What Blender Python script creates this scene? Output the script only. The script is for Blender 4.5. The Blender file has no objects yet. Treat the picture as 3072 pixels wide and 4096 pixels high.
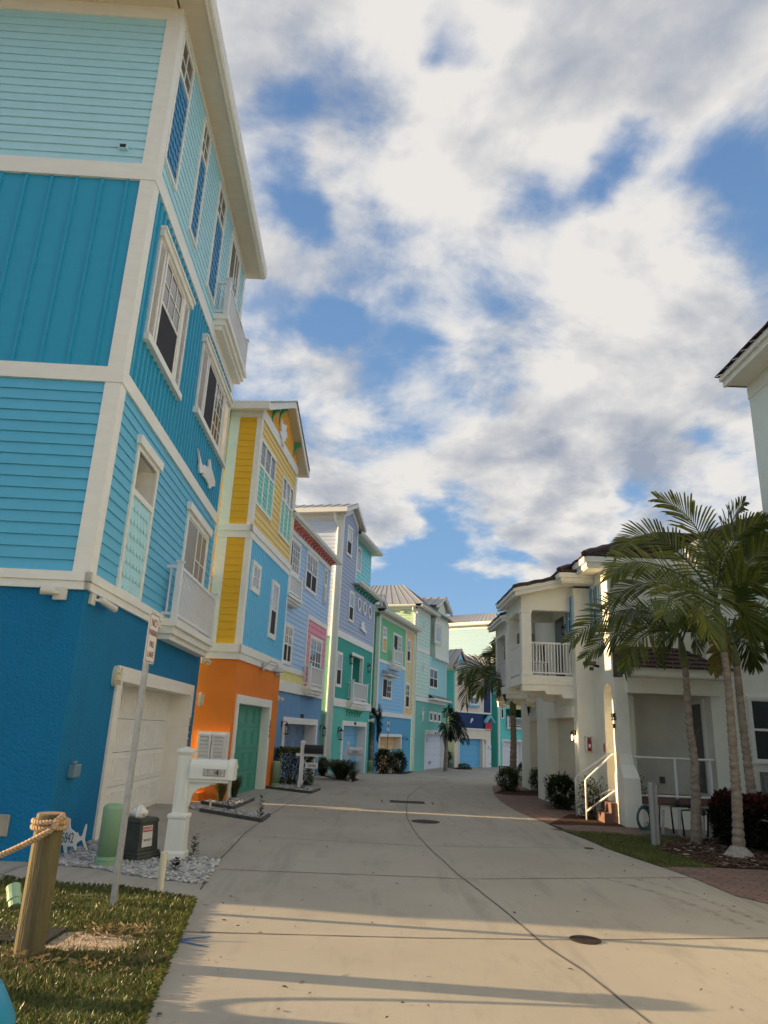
import bpy, bmesh, math, random
from mathutils import Vector, Matrix
random.seed(7)
scene = bpy.context.scene
col = scene.collection
RAD = math.radians

# ------------------------------------------------------------------ camera
EYE = 1.65
FPX, CX, CY = 2840.0, 1536.0, 2048.0           # focal length / centre in photo pixels (3072 x 4096)
PITCH, ROLL = math.atan(873.7 / 2840), math.atan(398 / 9223)
FWD = Vector((0, math.cos(PITCH), math.sin(PITCH)))
_r0 = Vector((1, 0, 0)); _u0 = _r0.cross(FWD)
RGT = math.cos(ROLL) * _r0 + math.sin(ROLL) * _u0
UPV = math.cos(ROLL) * _u0 - math.sin(ROLL) * _r0
cam = bpy.data.cameras.new('camera')
cam.sensor_fit = 'VERTICAL'; cam.sensor_height = 36.0; cam.sensor_width = 27.0
cam.lens = FPX / 4096 * 36.0
cam.clip_start = 0.05; cam.clip_end = 3000
camo = bpy.data.objects.new('camera', cam); col.objects.link(camo)
mw = Matrix((RGT, UPV, -FWD)).transposed().to_4x4(); mw.translation = (0, 0, EYE)
camo.matrix_world = mw
scene.camera = camo

# ------------------------------------------------------------------ light
SUN_EL, SUN_K = 12.0, -0.09
sun = bpy.data.lights.new('sun', 'SUN'); sun.energy = 5.0; sun.angle = RAD(0.5); sun.color = (1.0, 0.70, 0.38)
suno = bpy.data.objects.new('sun', sun); col.objects.link(suno)
_L = Vector((math.cos(RAD(SUN_EL)), SUN_K * math.cos(RAD(SUN_EL)), -math.sin(RAD(SUN_EL)))).normalized()
suno.rotation_euler = _L.to_track_quat('-Z', 'Y').to_euler()
suno.location = (-30, 0, 20)
scene.view_settings.view_transform = 'Standard'; scene.view_settings.look = 'None'
scene.view_settings.exposure = 1.25; scene.view_settings.gamma = 1.0

# ------------------------------------------------------------------ world: sky with a broken cloud deck
def build_world():
    w = bpy.data.worlds.new('World'); scene.world = w; w.use_nodes = True
    nt = w.node_tree; N = nt.nodes; Lk = nt.links; N.clear()
    def nd(t, **k):
        n = N.new(t)
        for a, b in k.items(): setattr(n, a, b)
        return n
    def sock(n, i, v):
        if hasattr(v, 'is_output'): Lk.new(v, n.inputs[i])
        else: n.inputs[i].default_value = v
    def mth(op, a, b=0.0, c=0.0, clamp=False):
        n = nd('ShaderNodeMath', operation=op, use_clamp=clamp)
        sock(n, 0, a); sock(n, 1, b); sock(n, 2, c); return n.outputs[0]
    def vm(op, a, b=(0, 0, 0), sc=1.0):
        n = nd('ShaderNodeVectorMath', operation=op)
        sock(n, 0, a); sock(n, 1, b)
        if op == 'SCALE': sock(n, 3, sc)
        return n.outputs['Value'] if op in ('DOT_PRODUCT', 'LENGTH') else n.outputs['Vector']
    def smooth(v, a, b, lo=0.0, hi=1.0):
        n = nd('ShaderNodeMapRange', interpolation_type='SMOOTHSTEP')
        sock(n, 0, v); sock(n, 1, a); sock(n, 2, b); sock(n, 3, lo); sock(n, 4, hi); return n.outputs[0]
    def noise(v, scale, detail, rough=0.55, dist=0.0):
        n = nd('ShaderNodeTexNoise', noise_dimensions='3D'); sock(n, 'Vector', v)
        n.inputs['Scale'].default_value = scale; n.inputs['Detail'].default_value = detail
        n.inputs['Roughness'].default_value = rough; n.inputs['Distortion'].default_value = dist
        return n.outputs['Fac']
    tc = nd('ShaderNodeTexCoord'); d = vm('NORMALIZE', tc.outputs['Generated'])
    sep = nd('ShaderNodeSeparateXYZ'); Lk.new(d, sep.inputs[0])
    zz = mth('MAXIMUM', sep.outputs[2], 0.0)
    den = mth('ADD', zz, 0.30)
    comb = nd('ShaderNodeCombineXYZ')
    Lk.new(mth('DIVIDE', sep.outputs[0], den), comb.inputs[0]); Lk.new(mth('DIVIDE', sep.outputs[1], den), comb.inputs[1])
    p = comb.outputs[0]
    # warped direction for the soft large-scale cover
    nw = nd('ShaderNodeTexNoise'); sock(nw, 'Vector', p); nw.inputs['Scale'].default_value = 2.6; nw.inputs['Detail'].default_value = 8
    warp = vm('SCALE', vm('SUBTRACT', nw.outputs['Color'], (0.5, 0.5, 0.5)), sc=0.42)
    dw = vm('NORMALIZE', vm('ADD', d, warp))
    def dirpx(px, py):
        return (FWD + RGT * ((px - CX) / FPX) - UPV * ((py - CY) / FPX)).normalized()
    cover = None
    # (photo pixel, angular radius deg, weight): where the deck thickens (+) or opens (-)
    for px, py, rad, wt in SKYBLOBS:
        v = dirpx(px, py)
        b = smooth(vm('DOT_PRODUCT', dw, tuple(v)), math.cos(RAD(rad)), math.cos(RAD(rad * 0.1)), 0.0, wt)
        cover = b if cover is None else mth('ADD', cover, b)
    def dens(pp):
        a = noise(vm('ADD', pp, (3.7, 1.9, 0.0)), 2.3, 12, 0.54, 0.3)
        b = noise(vm('ADD', pp, (7.3, 2.1, 0.4)), 6.0, 10, 0.58, 0.25)
        return mth('ADD', mth('MULTIPLY', a, 0.86), mth('MULTIPLY', b, 0.36))
    d0 = dens(p)
    d1 = dens(vm('ADD', p, (-0.085, 0.05, 0.0)))
    elev = sep.outputs[2]
    dd = mth('ADD', mth('ADD', d0, cover), smooth(elev, 0.10, 0.34, -0.02, 0.03))
    mask = smooth(dd, 0.50, 0.70)
    thick = smooth(dd, 0.60, 0.92)
    edge = mth('MULTIPLY', mth('SUBTRACT', d0, d1), 4.2)
    lum = mth('ADD', mth('ADD', 0.92, mth('MULTIPLY', thick, -0.62)), edge, clamp=True)
    ramp = nd('ShaderNodeValToRGB'); Lk.new(lum, ramp.inputs[0])
    e = ramp.color_ramp.elements
    e[0].position = 0.10; e[0].color = (0.145, 0.163, 0.200, 1)
    e[1].position = 1.0; e[1].color = (0.355, 0.343, 0.328, 1)
    m = ramp.color_ramp.elements.new(0.50); m.color = (0.225, 0.231, 0.245, 1)
    sky = nd('ShaderNodeTexSky', sky_type='NISHITA'); sky.sun_disc = False
    sky.sun_elevation = RAD(SUN_EL); sky.sun_rotation = math.atan2(-_L.x, -_L.y)
    sky.air_density = 1.0; sky.dust_density = 0.3; sky.ozone_density = 2.0; sky.altitude = 0
    # clear air between the clouds: the physical sky, evened out by a blue that pales towards the horizon
    blue = nd('ShaderNodeValToRGB'); Lk.new(elev, blue.inputs[0]); q = blue.color_ramp.elements
    q[0].position = 0.0; q[0].color = (0.155, 0.255, 0.365, 1); q[1].position = 0.75; q[1].color = (0.058, 0.112, 0.220, 1)
    k = blue.color_ramp.elements.new(0.22); k.color = (0.098, 0.185, 0.310, 1)
    bg1 = nd('ShaderNodeBackground'); Lk.new(sky.outputs[0], bg1.inputs[0]); bg1.inputs[1].default_value = 0.06
    bgb = nd('ShaderNodeBackground'); Lk.new(blue.outputs[0], bgb.inputs[0])
    clear = nd('ShaderNodeMixShader'); clear.inputs[0].default_value = 0.85; Lk.new(bg1.outputs[0], clear.inputs[1]); Lk.new(bgb.outputs[0], clear.inputs[2])
    bg2 = nd('ShaderNodeBackground'); Lk.new(ramp.outputs[0], bg2.inputs[0]); bg2.inputs[1].default_value = 1.0
    mx = nd('ShaderNodeMixShader')
    Lk.new(mth('MULTIPLY', mask, 0.98), mx.inputs[0]); Lk.new(clear.outputs[0], mx.inputs[1]); Lk.new(bg2.outputs[0], mx.inputs[2])
    out = nd('ShaderNodeOutputWorld'); Lk.new(mx.outputs[0], out.inputs[0])
SKYBLOBS = [(1600, 450, 26, 0.08), (2450, 250, 16, 0.08), (1250, 900, 12, 0.03), (1950, 1300, 11, 0.06), (2300, 1700, 12, 0.07), (1350, 1800, 12, 0.08), (2800, 1300, 12, 0.08), (2700, 700, 12, 0.04),
            (1930, 60, 3.5, -0.16), (2200, 760, 7, -0.14), (2520, 800, 6, -0.15), (2990, 500, 7, -0.12), (2850, 980, 6, -0.10), (1060, 520, 5, -0.14), (1150, 1190, 6, -0.14),
            (2480, 1480, 6, -0.06), (980, 1560, 6, -0.10), (1680, 1560, 7, -0.10), (2000, 1590, 6, -0.06), (2750, 1950, 9, -0.06), (2350, 2060, 7, -0.08),
            (1700, 2400, 14, -0.20), (2230, 2210, 5.5, 0.24), (1480, 2150, 4.5, 0.16), (2050, 1990, 7, 0.10), (1870, 2120, 4, 0.10), (2800, 2050, 6, 0.12)]
build_world()

# ------------------------------------------------------------------ materials
MATS = {}
def lin(c):
    c = c / 255.0
    return c / 12.92 if c <= 0.04045 else ((c + 0.055) / 1.055) ** 2.4
def S(r, g, b, k=0.55):
    """paint colour of a wall that stands in open shade in the photo (sRGB as seen)"""
    c = [lin(v) / k for v in (r, g, b)]; y = 0.3 * c[0] + 0.55 * c[1] + 0.15 * c[2]
    c = [v * 0.95 + y * 0.05 for v in c]; q = max(1.0, max(c) / 0.84)
    return tuple(v / q for v in c)
def pmat(name, rgb, rough=0.55, var=0.06, vscale=3.0, bump=0.0, bscale=60.0, metal=0.0, spec=0.4, stain=0.0, stretch=(1, 1, 1), bdetail=4, coat=0.0, trans=0.0, bdist=0.01):
    if name in MATS: return MATS[name]
    m = bpy.data.materials.new(name); m.use_nodes = True; nt = m.node_tree; N = nt.nodes; L = nt.links
    b = N['Principled BSDF']; b.inputs['Roughness'].default_value = rough; b.inputs['Metallic'].default_value = metal
    b.inputs['Specular IOR Level'].default_value = spec
    if coat: b.inputs['Coat Weight'].default_value = coat
    tc = N.new('ShaderNodeTexCoord'); mp = N.new('ShaderNodeMapping'); L.new(tc.outputs['Object'], mp.inputs[0]); mp.inputs['Scale'].default_value = stretch
    n1 = N.new('ShaderNodeTexNoise'); L.new(mp.outputs[0], n1.inputs['Vector']); n1.inputs['Scale'].default_value = vscale; n1.inputs['Detail'].default_value = 6; n1.inputs['Roughness'].default_value = 0.65
    mr = N.new('ShaderNodeMapRange'); L.new(n1.outputs['Fac'], mr.inputs[0]); mr.inputs[1].default_value = 0.25; mr.inputs[2].default_value = 0.75
    mr.inputs[3].default_value = 1 - var; mr.inputs[4].default_value = 1 + var
    hs = N.new('ShaderNodeHueSaturation'); hs.inputs['Color'].default_value = (*rgb, 1); L.new(mr.outputs[0], hs.inputs['Value'])
    src = hs.outputs[0]
    if stain:
        n2 = N.new('ShaderNodeTexNoise'); mp2 = N.new('ShaderNodeMapping'); L.new(tc.outputs['Object'], mp2.inputs[0]); mp2.inputs['Scale'].default_value = (2.2, 2.2, 0.35)
        L.new(mp2.outputs[0], n2.inputs['Vector']); n2.inputs['Scale'].default_value = 1.3; n2.inputs['Detail'].default_value = 8; n2.inputs['Roughness'].default_value = 0.7
        m2 = N.new('ShaderNodeMapRange'); L.new(n2.outputs['Fac'], m2.inputs[0]); m2.inputs[1].default_value = 0.52; m2.inputs[2].default_value = 0.75; m2.inputs[3].default_value = 0; m2.inputs[4].default_value = stain
        mx = N.new('ShaderNodeMix'); mx.data_type = 'RGBA'; L.new(m2.outputs[0], mx.inputs[0]); L.new(src, mx.inputs[6]); mx.inputs[7].default_value = (rgb[0] * 0.45 + 0.02, rgb[1] * 0.45 + 0.02, rgb[2] * 0.42 + 0.015, 1)
        src = mx.outputs[2]
    L.new(src, b.inputs['Base Color'])
    rr = N.new('ShaderNodeMapRange'); L.new(n1.outputs['Fac'], rr.inputs[0]); rr.inputs[3].default_value = rough * 0.85; rr.inputs[4].default_value = min(1, rough * 1.12); L.new(rr.outputs[0], b.inputs['Roughness'])
    if bump:
        n3 = N.new('ShaderNodeTexNoise'); L.new(mp.outputs[0], n3.inputs['Vector']); n3.inputs['Scale'].default_value = bscale; n3.inputs['Detail'].default_value = bdetail
        bp = N.new('ShaderNodeBump'); bp.inputs['Strength'].default_value = bump; bp.inputs['Distance'].default_value = bdist; L.new(n3.outputs['Fac'], bp.inputs['Height']); L.new(bp.outputs[0], b.inputs['Normal'])
    if trans:
        b.inputs['Subsurface Weight'].default_value = 0
        tr = N.new('ShaderNodeBsdfTranslucent'); L.new(src, tr.inputs['Color']); ms = N.new('ShaderNodeMixShader'); ms.inputs[0].default_value = trans
        L.new(b.outputs[0], ms.inputs[1]); L.new(tr.outputs[0], ms.inputs[2]); L.new(ms.outputs[0], N['Material Output'].inputs[0])
    MATS[name] = m; return m
def stucco(name, rgb, strong=0.5, stain=0.12):
    return pmat(name, rgb, 0.85, 0.07, 1.5, strong, 26, spec=0.2, stain=stain, bdetail=6, bdist=0.02)
def paint(name, rgb, stain=0.05): return pmat(name, rgb, 0.5, 0.05, 2.2, 0.15, 90, stain=stain, stretch=(1, 1, 4))
def emit(name, rgb, s):
    if name in MATS: return MATS[name]
    m = bpy.data.materials.new(name); m.use_nodes = True; b = m.node_tree.nodes['Principled BSDF']
    b.inputs['Base Color'].default_value = (*rgb, 1); b.inputs['Emission Color'].default_value = (*rgb, 1); b.inputs['Emission Strength'].default_value = s
    MATS[name] = m; return m
WHITE = paint('white_trim', S(192, 192, 184))
WHITE2 = pmat('white_vinyl', (0.78, 0.78, 0.77), 0.35, 0.03, 3, spec=0.5)
SOFFIT = paint('soffit_vinyl', (0.70, 0.66, 0.55))
GLASS = pmat('window_glass', (0.055, 0.06, 0.064), 0.05, 0.95, 1.6, 0.03, 3, spec=0.9, stretch=(2.5, 2.5, 0.5))
CURTAIN = pmat('curtained_glass', (0.20, 0.20, 0.19), 0.30, 0.35, 6, spec=0.6, stretch=(6, 6, .4))
GLASSB = pmat('window_glass_pale', (0.16, 0.22, 0.26), 0.04, 0.15, 1.2, 0.02, 3, spec=1.0)
SCREEN = pmat('insect_screen', (0.016, 0.015, 0.018), 0.75, 0.1, 5)
BLACK = pmat('black_metal', (0.012, 0.012, 0.014), 0.4, 0.1, 5)
GALV = pmat('galvanised_steel', (0.50, 0.50, 0.48), 0.42, 0.2, 14, 0.1, 60, metal=0.35)
METALROOF = pmat('metal_roof', (0.36, 0.36, 0.355), 0.45, 0.06, 1.5, metal=0.35, stain=0.1)
CONC = pmat('concrete_plain', (0.40, 0.385, 0.355), 0.85, 0.10, 1.2, 0.25, 120, spec=0.2, stain=0.2)
DARK = pmat('dark_interior', (0.02, 0.022, 0.025), 0.7)

# ------------------------------------------------------------------ geometry helpers
class M:
    def __init__(s): s.v = []; s.f = []
    def add(s, vs, fs):
        n = len(s.v); s.v += [Vector(p) for p in vs]; s.f += [tuple(i + n for i in f) for f in fs]; return s
    def quad(s, a, b, c, d): return s.add([a, b, c, d], [(0, 1, 2, 3)])
    def poly(s, ps): return s.add(ps, [tuple(range(len(ps)))])
    def hexa(s, p):   # 4 bottom + 4 top
        return s.add(p, [(3, 2, 1, 0), (4, 5, 6, 7), (0, 1, 5, 4), (1, 2, 6, 5), (2, 3, 7, 6), (3, 0, 4, 7)])
    def cube(s, x0, x1, y0, y1, z0, z1):
        return s.hexa([(x0, y0, z0), (x1, y0, z0), (x1, y1, z0), (x0, y1, z0), (x0, y0, z1), (x1, y0, z1), (x1, y1, z1), (x0, y1, z1)])
    def box(s, fr, u0, u1, z0, z1, d0, d1):
        P = fr.P
        return s.hexa([P(u0, z0, d0), P(u1, z0, d0), P(u1, z0, d1), P(u0, z0, d1), P(u0, z1, d0), P(u1, z1, d0), P(u1, z1, d1), P(u0, z1, d1)])
    def prism(s, fr, pts, d0, d1):   # outline in (u, z) extruded in depth
        n = len(pts); a = [fr.P(u, z, d0) for u, z in pts]; b = [fr.P(u, z, d1) for u, z in pts]
        return s.add(a + b, [tuple(range(n)), tuple(range(2 * n - 1, n - 1, -1))] + [(i, (i + 1) % n, (i + 1) % n + n, i + n) for i in range(n)])
    def ring(s, fr, u, z, ru, rz, wu, d0, d1, n=20):
        a = []
        for i in range(n):
            t = 2 * math.pi * i / n; cu, cz = math.cos(t), math.sin(t)
            a += [fr.P(u + cu * ru, z + cz * rz, d0), fr.P(u + cu * ru, z + cz * rz, d1), fr.P(u + cu * (ru - wu), z + cz * (rz - wu), d1), fr.P(u + cu * (ru - wu), z + cz * (rz - wu), d0)]
        fs = []
        for i in range(n):
            j = (i + 1) % n
            for k in range(4): fs.append((i * 4 + k, i * 4 + (k + 1) % 4, j * 4 + (k + 1) % 4, j * 4 + k))
        return s.add(a, fs)
    def tube(s, pts, r, n=8, cap=True):
        pts = [Vector(p) for p in pts]; rs = r if isinstance(r, (list, tuple)) else [r] * len(pts)
        vs = []; up = None
        for i, p in enumerate(pts):
            t = (pts[min(i + 1, len(pts) - 1)] - pts[max(i - 1, 0)]).normalized()
            if up is None: up = t.orthogonal().normalized()
            up = (up - t * up.dot(t)).normalized(); sd = t.cross(up)
            vs += [p + (up * math.cos(2 * math.pi * k / n) + sd * math.sin(2 * math.pi * k / n)) * rs[i] for k in range(n)]
        fs = [(i * n + k, i * n + (k + 1) % n, (i + 1) * n + (k + 1) % n, (i + 1) * n + k) for i in range(len(pts) - 1) for k in range(n)]
        if cap: fs += [tuple(range(n))[::-1], tuple((len(pts) - 1) * n + k for k in range(n))]
        return s.add(vs, fs)
    def lathe(s, c, prof, n=24, sy=1.0):
        c = Vector(c); vs = []
        for r, z in prof: vs += [c + Vector((r * math.cos(2 * math.pi * k / n), sy * r * math.sin(2 * math.pi * k / n), z)) for k in range(n)]
        m = len(prof)
        fs = [(i * n + k, i * n + (k + 1) % n, (i + 1) * n + (k + 1) % n, (i + 1) * n + k) for i in range(m - 1) for k in range(n)]
        fs += [tuple(range(n))[::-1], tuple((m - 1) * n + k for k in range(n))]
        return s.add(vs, fs)
def tag(o, label=None, cat=None, group=None, kind=None):
    if label: o['label'] = label
    if cat: o['category'] = cat
    if group: o['group'] = group
    if kind: o['kind'] = kind
    return o
def root_of(o):
    while o.parent: o = o.parent
    return o
def mk(name, m, mat, parent=None, loc=None, smooth=False, bevel=0.0):
    """link the collected shapes as ONE mesh object; vertices are world coordinates"""
    off = Vector(loc) if loc is not None else (root_of(parent).location if parent else Vector((0, 0, 0)))
    me = bpy.data.meshes.new(name); me.from_pydata([v - off for v in m.v], [], m.f)
    ml = mat if isinstance(mat, (list, tuple)) else [mat]
    for q in ml: me.materials.append(q)
    me.validate(); me.update()
    if smooth:
        for p in me.polygons: p.use_smooth = True
    o = bpy.data.objects.new(name, me); col.objects.link(o)
    if parent: o.parent = parent
    elif loc is not None: o.location = off
    if bevel:
        b = o.modifiers.new('bevel', 'BEVEL'); b.width = bevel; b.segments = 2; b.limit_method = 'ANGLE'
    return o
def thing(name, label, cat, loc, group=None):
    o = bpy.data.objects.new(name, None); col.objects.link(o); o.location = loc; o.empty_display_size = 0.3
    return tag(o, label, cat, group)
def struct(name, m, mat, **k): return tag(mk(name, m, mat, **k), kind='structure')
def copy_tree(o, parent=None):
    c = o.copy(); col.objects.link(c)
    if parent: c.parent = parent
    for ch in [q for q in bpy.data.objects if q.parent == o]: copy_tree(ch, c)
    return c
def text_mesh(txt, size, depth=0.004):
    """flat lettering as triangles in its own xy plane, centred"""
    cu = bpy.data.curves.new('txt', 'FONT'); cu.body = txt; cu.size = size; cu.align_x = 'CENTER'; cu.align_y = 'CENTER'; cu.extrude = depth
    ob = bpy.data.objects.new('txt', cu); col.objects.link(ob)
    dg = bpy.context.evaluated_depsgraph_get(); dg.update()
    me = bpy.data.meshes.new_from_object(ob.evaluated_get(dg))
    vs = [v.co.copy() for v in me.vertices]; fs = [tuple(p.vertices) for p in me.polygons]
    bpy.data.objects.remove(ob); bpy.data.curves.remove(cu); bpy.data.meshes.remove(me)
    return vs, fs
def add_text(m, txt, size, origin, ux, uz, depth=0.004, squash=1.0):
    vs, fs = text_mesh(txt, size, depth); ux = Vector(ux).normalized(); uz = Vector(uz).normalized(); n = ux.cross(uz); o = Vector(origin)
    return m.add([o + ux * v.x * squash + uz * v.y + n * v.z for v in vs], fs)

# ------------------------------------------------------------------ survey: pixels of the photo -> points on the ground or on a wall
def ray(px, py): return FWD + RGT * ((px - CX) / FPX) - UPV * ((py - CY) / FPX)
def zg(y):
    t = max(0.0, min(1.0, (y - 25.0) / 21.0)); return -0.55 * t * t * (3 - 2 * t)
def g(px, py, dz=0.0):
    d = ray(px, py); z = 0.0
    for _ in range(30):
        t = (z + dz - EYE) / d.z; z = zg(d.y * t) * 0.5 + z * 0.5
    return Vector((d.x * t, d.y * t, EYE + d.z * t))
def crop(x0, y0, s): return lambda x, y: (x0 + s * x, y0 + s * y)
c1 = crop(0, 0, .7233); c2 = crop(0, 900, .7233); c3 = crop(0, 1600, .6028); c4 = crop(0, 2300, .6028); c5 = crop(0, 3100, .6028)
cG = crop(800, 1550, .3617); cA = crop(1000, 2000, .3315); cB = crop(1000, 2550, .3315); cC = crop(1400, 2350, .4219)
cD = crop(1800, 2200, .4972); cE = crop(2200, 1800, .5256); cF = crop(2200, 2600, .5256); cK = crop(300, 2900, .3978)
cQ = crop(700, 2850, .2712); cT = crop(2500, 3000, .3448); cR = crop(500, 3000, 1.085)
class Fr:
    """a wall plane: u runs along it, z up, d out of it"""
    def __init__(s, A, u, n): s.A = Vector((A[0], A[1])); s.u = Vector(u); s.n = Vector(n)
    def P(s, u, z, d=0.0):
        q = s.A + s.u * u + s.n * d; return Vector((q.x, q.y, z))
    def on(s, p, d=0.0):
        r = ray(*p); A = s.A + s.n * d; t = A.dot(s.n) / (r.x * s.n.x + r.y * s.n.y)
        q = Vector((r.x * t, r.y * t)); return (q - A).dot(s.u), EYE + r.z * t
    def rect(s, p, q, d=0.0):
        a = s.on(p, d); b = s.on(q, d); return min(a[0], b[0]), max(a[0], b[0]), min(a[1], b[1]), max(a[1], b[1])
    def shift(s, du, dd=0.0): return Fr(s.A + s.u * du + s.n * dd, s.u, s.n)
def street(anchor, ang, du=0.0):
    P = g(*anchor); a = RAD(ang); u = Vector((math.sin(a), math.cos(a))); n = Vector((u.y, -u.x))
    return Fr(Vector((P.x, P.y)) + u * du, u, n), P.z
def side_of(fr): return Fr(fr.A, (-fr.n.x, -fr.n.y), (-fr.u.x, -fr.u.y))   # wall that faces the camera, running back from the corner

def spans(u0, u1, za, zb, holes):
    seg = [(u0, u1)]; zm = (za + zb) / 2
    for a, b, c, d in holes:
        if c < zm < d:
            new = []
            for p, q in seg:
                if b <= p or a >= q: new.append((p, q)); continue
                if a > p: new.append((p, a))
                if b < q: new.append((b, q))
            seg = new
    return seg
def lap(m, fr, u0, u1, z0, z1, pitch=0.16, holes=(), lim=None, proud=0.016, wavy=0.0):
    """lap siding: every course a sloped board with a lower lip; holes = (u0,u1,z0,z1)"""
    n = max(1, round((z1 - z0) / pitch)); h = (z1 - z0) / n
    for i in range(n):
        a, b = z0 + i * h, z0 + (i + 1) * h
        cuts = sorted(set([a, b] + [z for q in holes for z in q[2:] if a < z < b]))
        for za, zb in zip(cuts[:-1], cuts[1:]):
            for p, q in spans(u0, u1, za, zb, holes):
                pl, ql, ph, qh = p, q, p, q
                if lim:
                    l0, r0 = lim(za); l1, r1 = lim(zb); pl, ql, ph, qh = max(p, l0), min(q, r0), max(p, l1), min(q, r1)
                    if ql <= pl: continue
                    if qh < ph: ph = qh = (ph + qh) / 2
                da = 0.004 + proud * (b - za) / h; db = 0.004 + proud * (b - zb) / h
                m.quad(fr.P(pl, za, da), fr.P(ql, za, da), fr.P(qh, zb, db), fr.P(ph, zb, db))
                if za == a: m.quad(fr.P(pl, za, 0.002), fr.P(ql, za, 0.002), fr.P(ql, za, da), fr.P(pl, za, da))
    return m
def flat(m, fr, u0, u1, z0, z1, holes=(), lim=None, d=0.0, step=None):
    cuts = sorted(set([z0, z1] + [z for q in holes for z in q[2:] if z0 < z < z1]))
    if step:
        k = int((z1 - z0) / step); cuts = sorted(set(cuts + [z0 + (z1 - z0) * i / max(1, k) for i in range(max(1, k))]))
    for za, zb in zip(cuts[:-1], cuts[1:]):
        for p, q in spans(u0, u1, za, zb, holes):
            pl, ql, ph, qh = p, q, p, q
            if lim:
                l0, r0 = lim(za); l1, r1 = lim(zb); pl, ql, ph, qh = max(p, l0), min(q, r0), max(p, l1), min(q, r1)
                if ql <= pl: continue
                if qh < ph: ph = qh = (ph + qh) / 2
            m.quad(fr.P(pl, za, d), fr.P(ql, za, d), fr.P(qh, zb, d), fr.P(ph, zb, d))
    return m
def batten(m, fr, u0, u1, z0, z1, pitch=0.2, holes=(), w=0.05, dp=0.03, lim=None):
    flat(m, fr, u0, u1, z0, z1, holes, lim, step=0.2 if lim else None)
    n = max(1, int((u1 - u0) / pitch))
    for i in range(n + 1):
        c = u0 + (u1 - u0) * (i + 0.5) / (n + 1)
        zs = [z0, z1]
        if lim:
            zt = z0
            while zt < z1 and lim(zt)[0] <= c <= lim(zt)[1]: zt += 0.04
            zs = [z0, zt]
        seg = [(zs[0], zs[1])]
        for a, b, p, q in holes:
            if a - w / 2 < c < b + w / 2:
                new = []
                for s0, s1 in seg:
                    if q <= s0 or p >= s1: new.append((s0, s1)); continue
                    if p > s0: new.append((s0, p))
                    if q < s1: new.append((q, s1))
                seg = new
        for s0, s1 in seg:
            if s1 - s0 < 0.02: continue
            P = fr.P; e = w * 0.18
            a = [P(c - w / 2, s0, 0.001), P(c - w / 2 + e, s0, dp), P(c + w / 2 - e, s0, dp), P(c + w / 2, s0, 0.001)]
            b = [P(c - w / 2, s1, 0.001), P(c - w / 2 + e, s1, dp), P(c + w / 2 - e, s1, dp), P(c + w / 2, s1, 0.001)]
            m.add(a + b, [(0, 1, 5, 4), (1, 2, 6, 5), (2, 3, 7, 6), (0, 3, 2, 1), (4, 5, 6, 7)])
    return m
def scallop(m, fr, u0, u1, z0, z1, w=0.16, h=0.16, d=0.004, holes=()):
    """fish-scale shingles: overlapping round-bottomed tiles, each tilted outward"""
    nr = max(1, round((z1 - z0) / h)); h = (z1 - z0) / nr; nc = max(1, round((u1 - u0) / w)); w = (u1 - u0) / nc
    flat(m, fr, u0, u1, z0, z1, holes, d=d)
    for r in range(nr):
        zt = z1 - r * h
        off = 0.5 * w if r % 2 else 0.0
        for c in range(-1, nc + 1):
            a = u0 + c * w + off; b = a + w
            if any(q[0] < (a + b) / 2 < q[1] and q[2] < zt - h / 2 < q[3] for q in holes): continue
            a2, b2 = max(a, u0), min(b, u1)
            if b2 - a2 < 0.02: continue
            top = [(a2 + 0.004, zt, d + 0.004), (b2 - 0.004, zt, d + 0.004)]
            bot = []
            for k in range(7):
                uu = b2 - 0.004 - (b2 - a2 - 0.008) * k / 6; x = (uu - (a + b) / 2) / (w / 2)
                zz = zt - h * (0.55 + 0.5 * math.sqrt(max(0, 1 - x * x))); zz = max(zz, z0)
                bot.append((uu, zz, d + 0.022))
            m.poly([fr.P(*q) for q in top + bot])
            # lip
            for k in range(6):
                p, q = bot[k], bot[k + 1]; m.quad(fr.P(*p), fr.P(*q), fr.P(q[0], q[1], d), fr.P(p[0], p[1], d))
    return m
def framebox(m, fr, u0, u1, z0, z1, w, d0, d1, wt=None, wb=None):
    wt = w if wt is None else wt; wb = w if wb is None else wb
    m.box(fr, u0, u0 + w, z0, z1, d0, d1); m.box(fr, u1 - w, u1, z0, z1, d0, d1)
    m.box(fr, u0 + w, u1 - w, z1 - wt, z1, d0, d1 - 0.001); m.box(fr, u0 + w, u1 - w, z0, z0 + wb, d0, d1 - 0.001); return m
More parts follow.
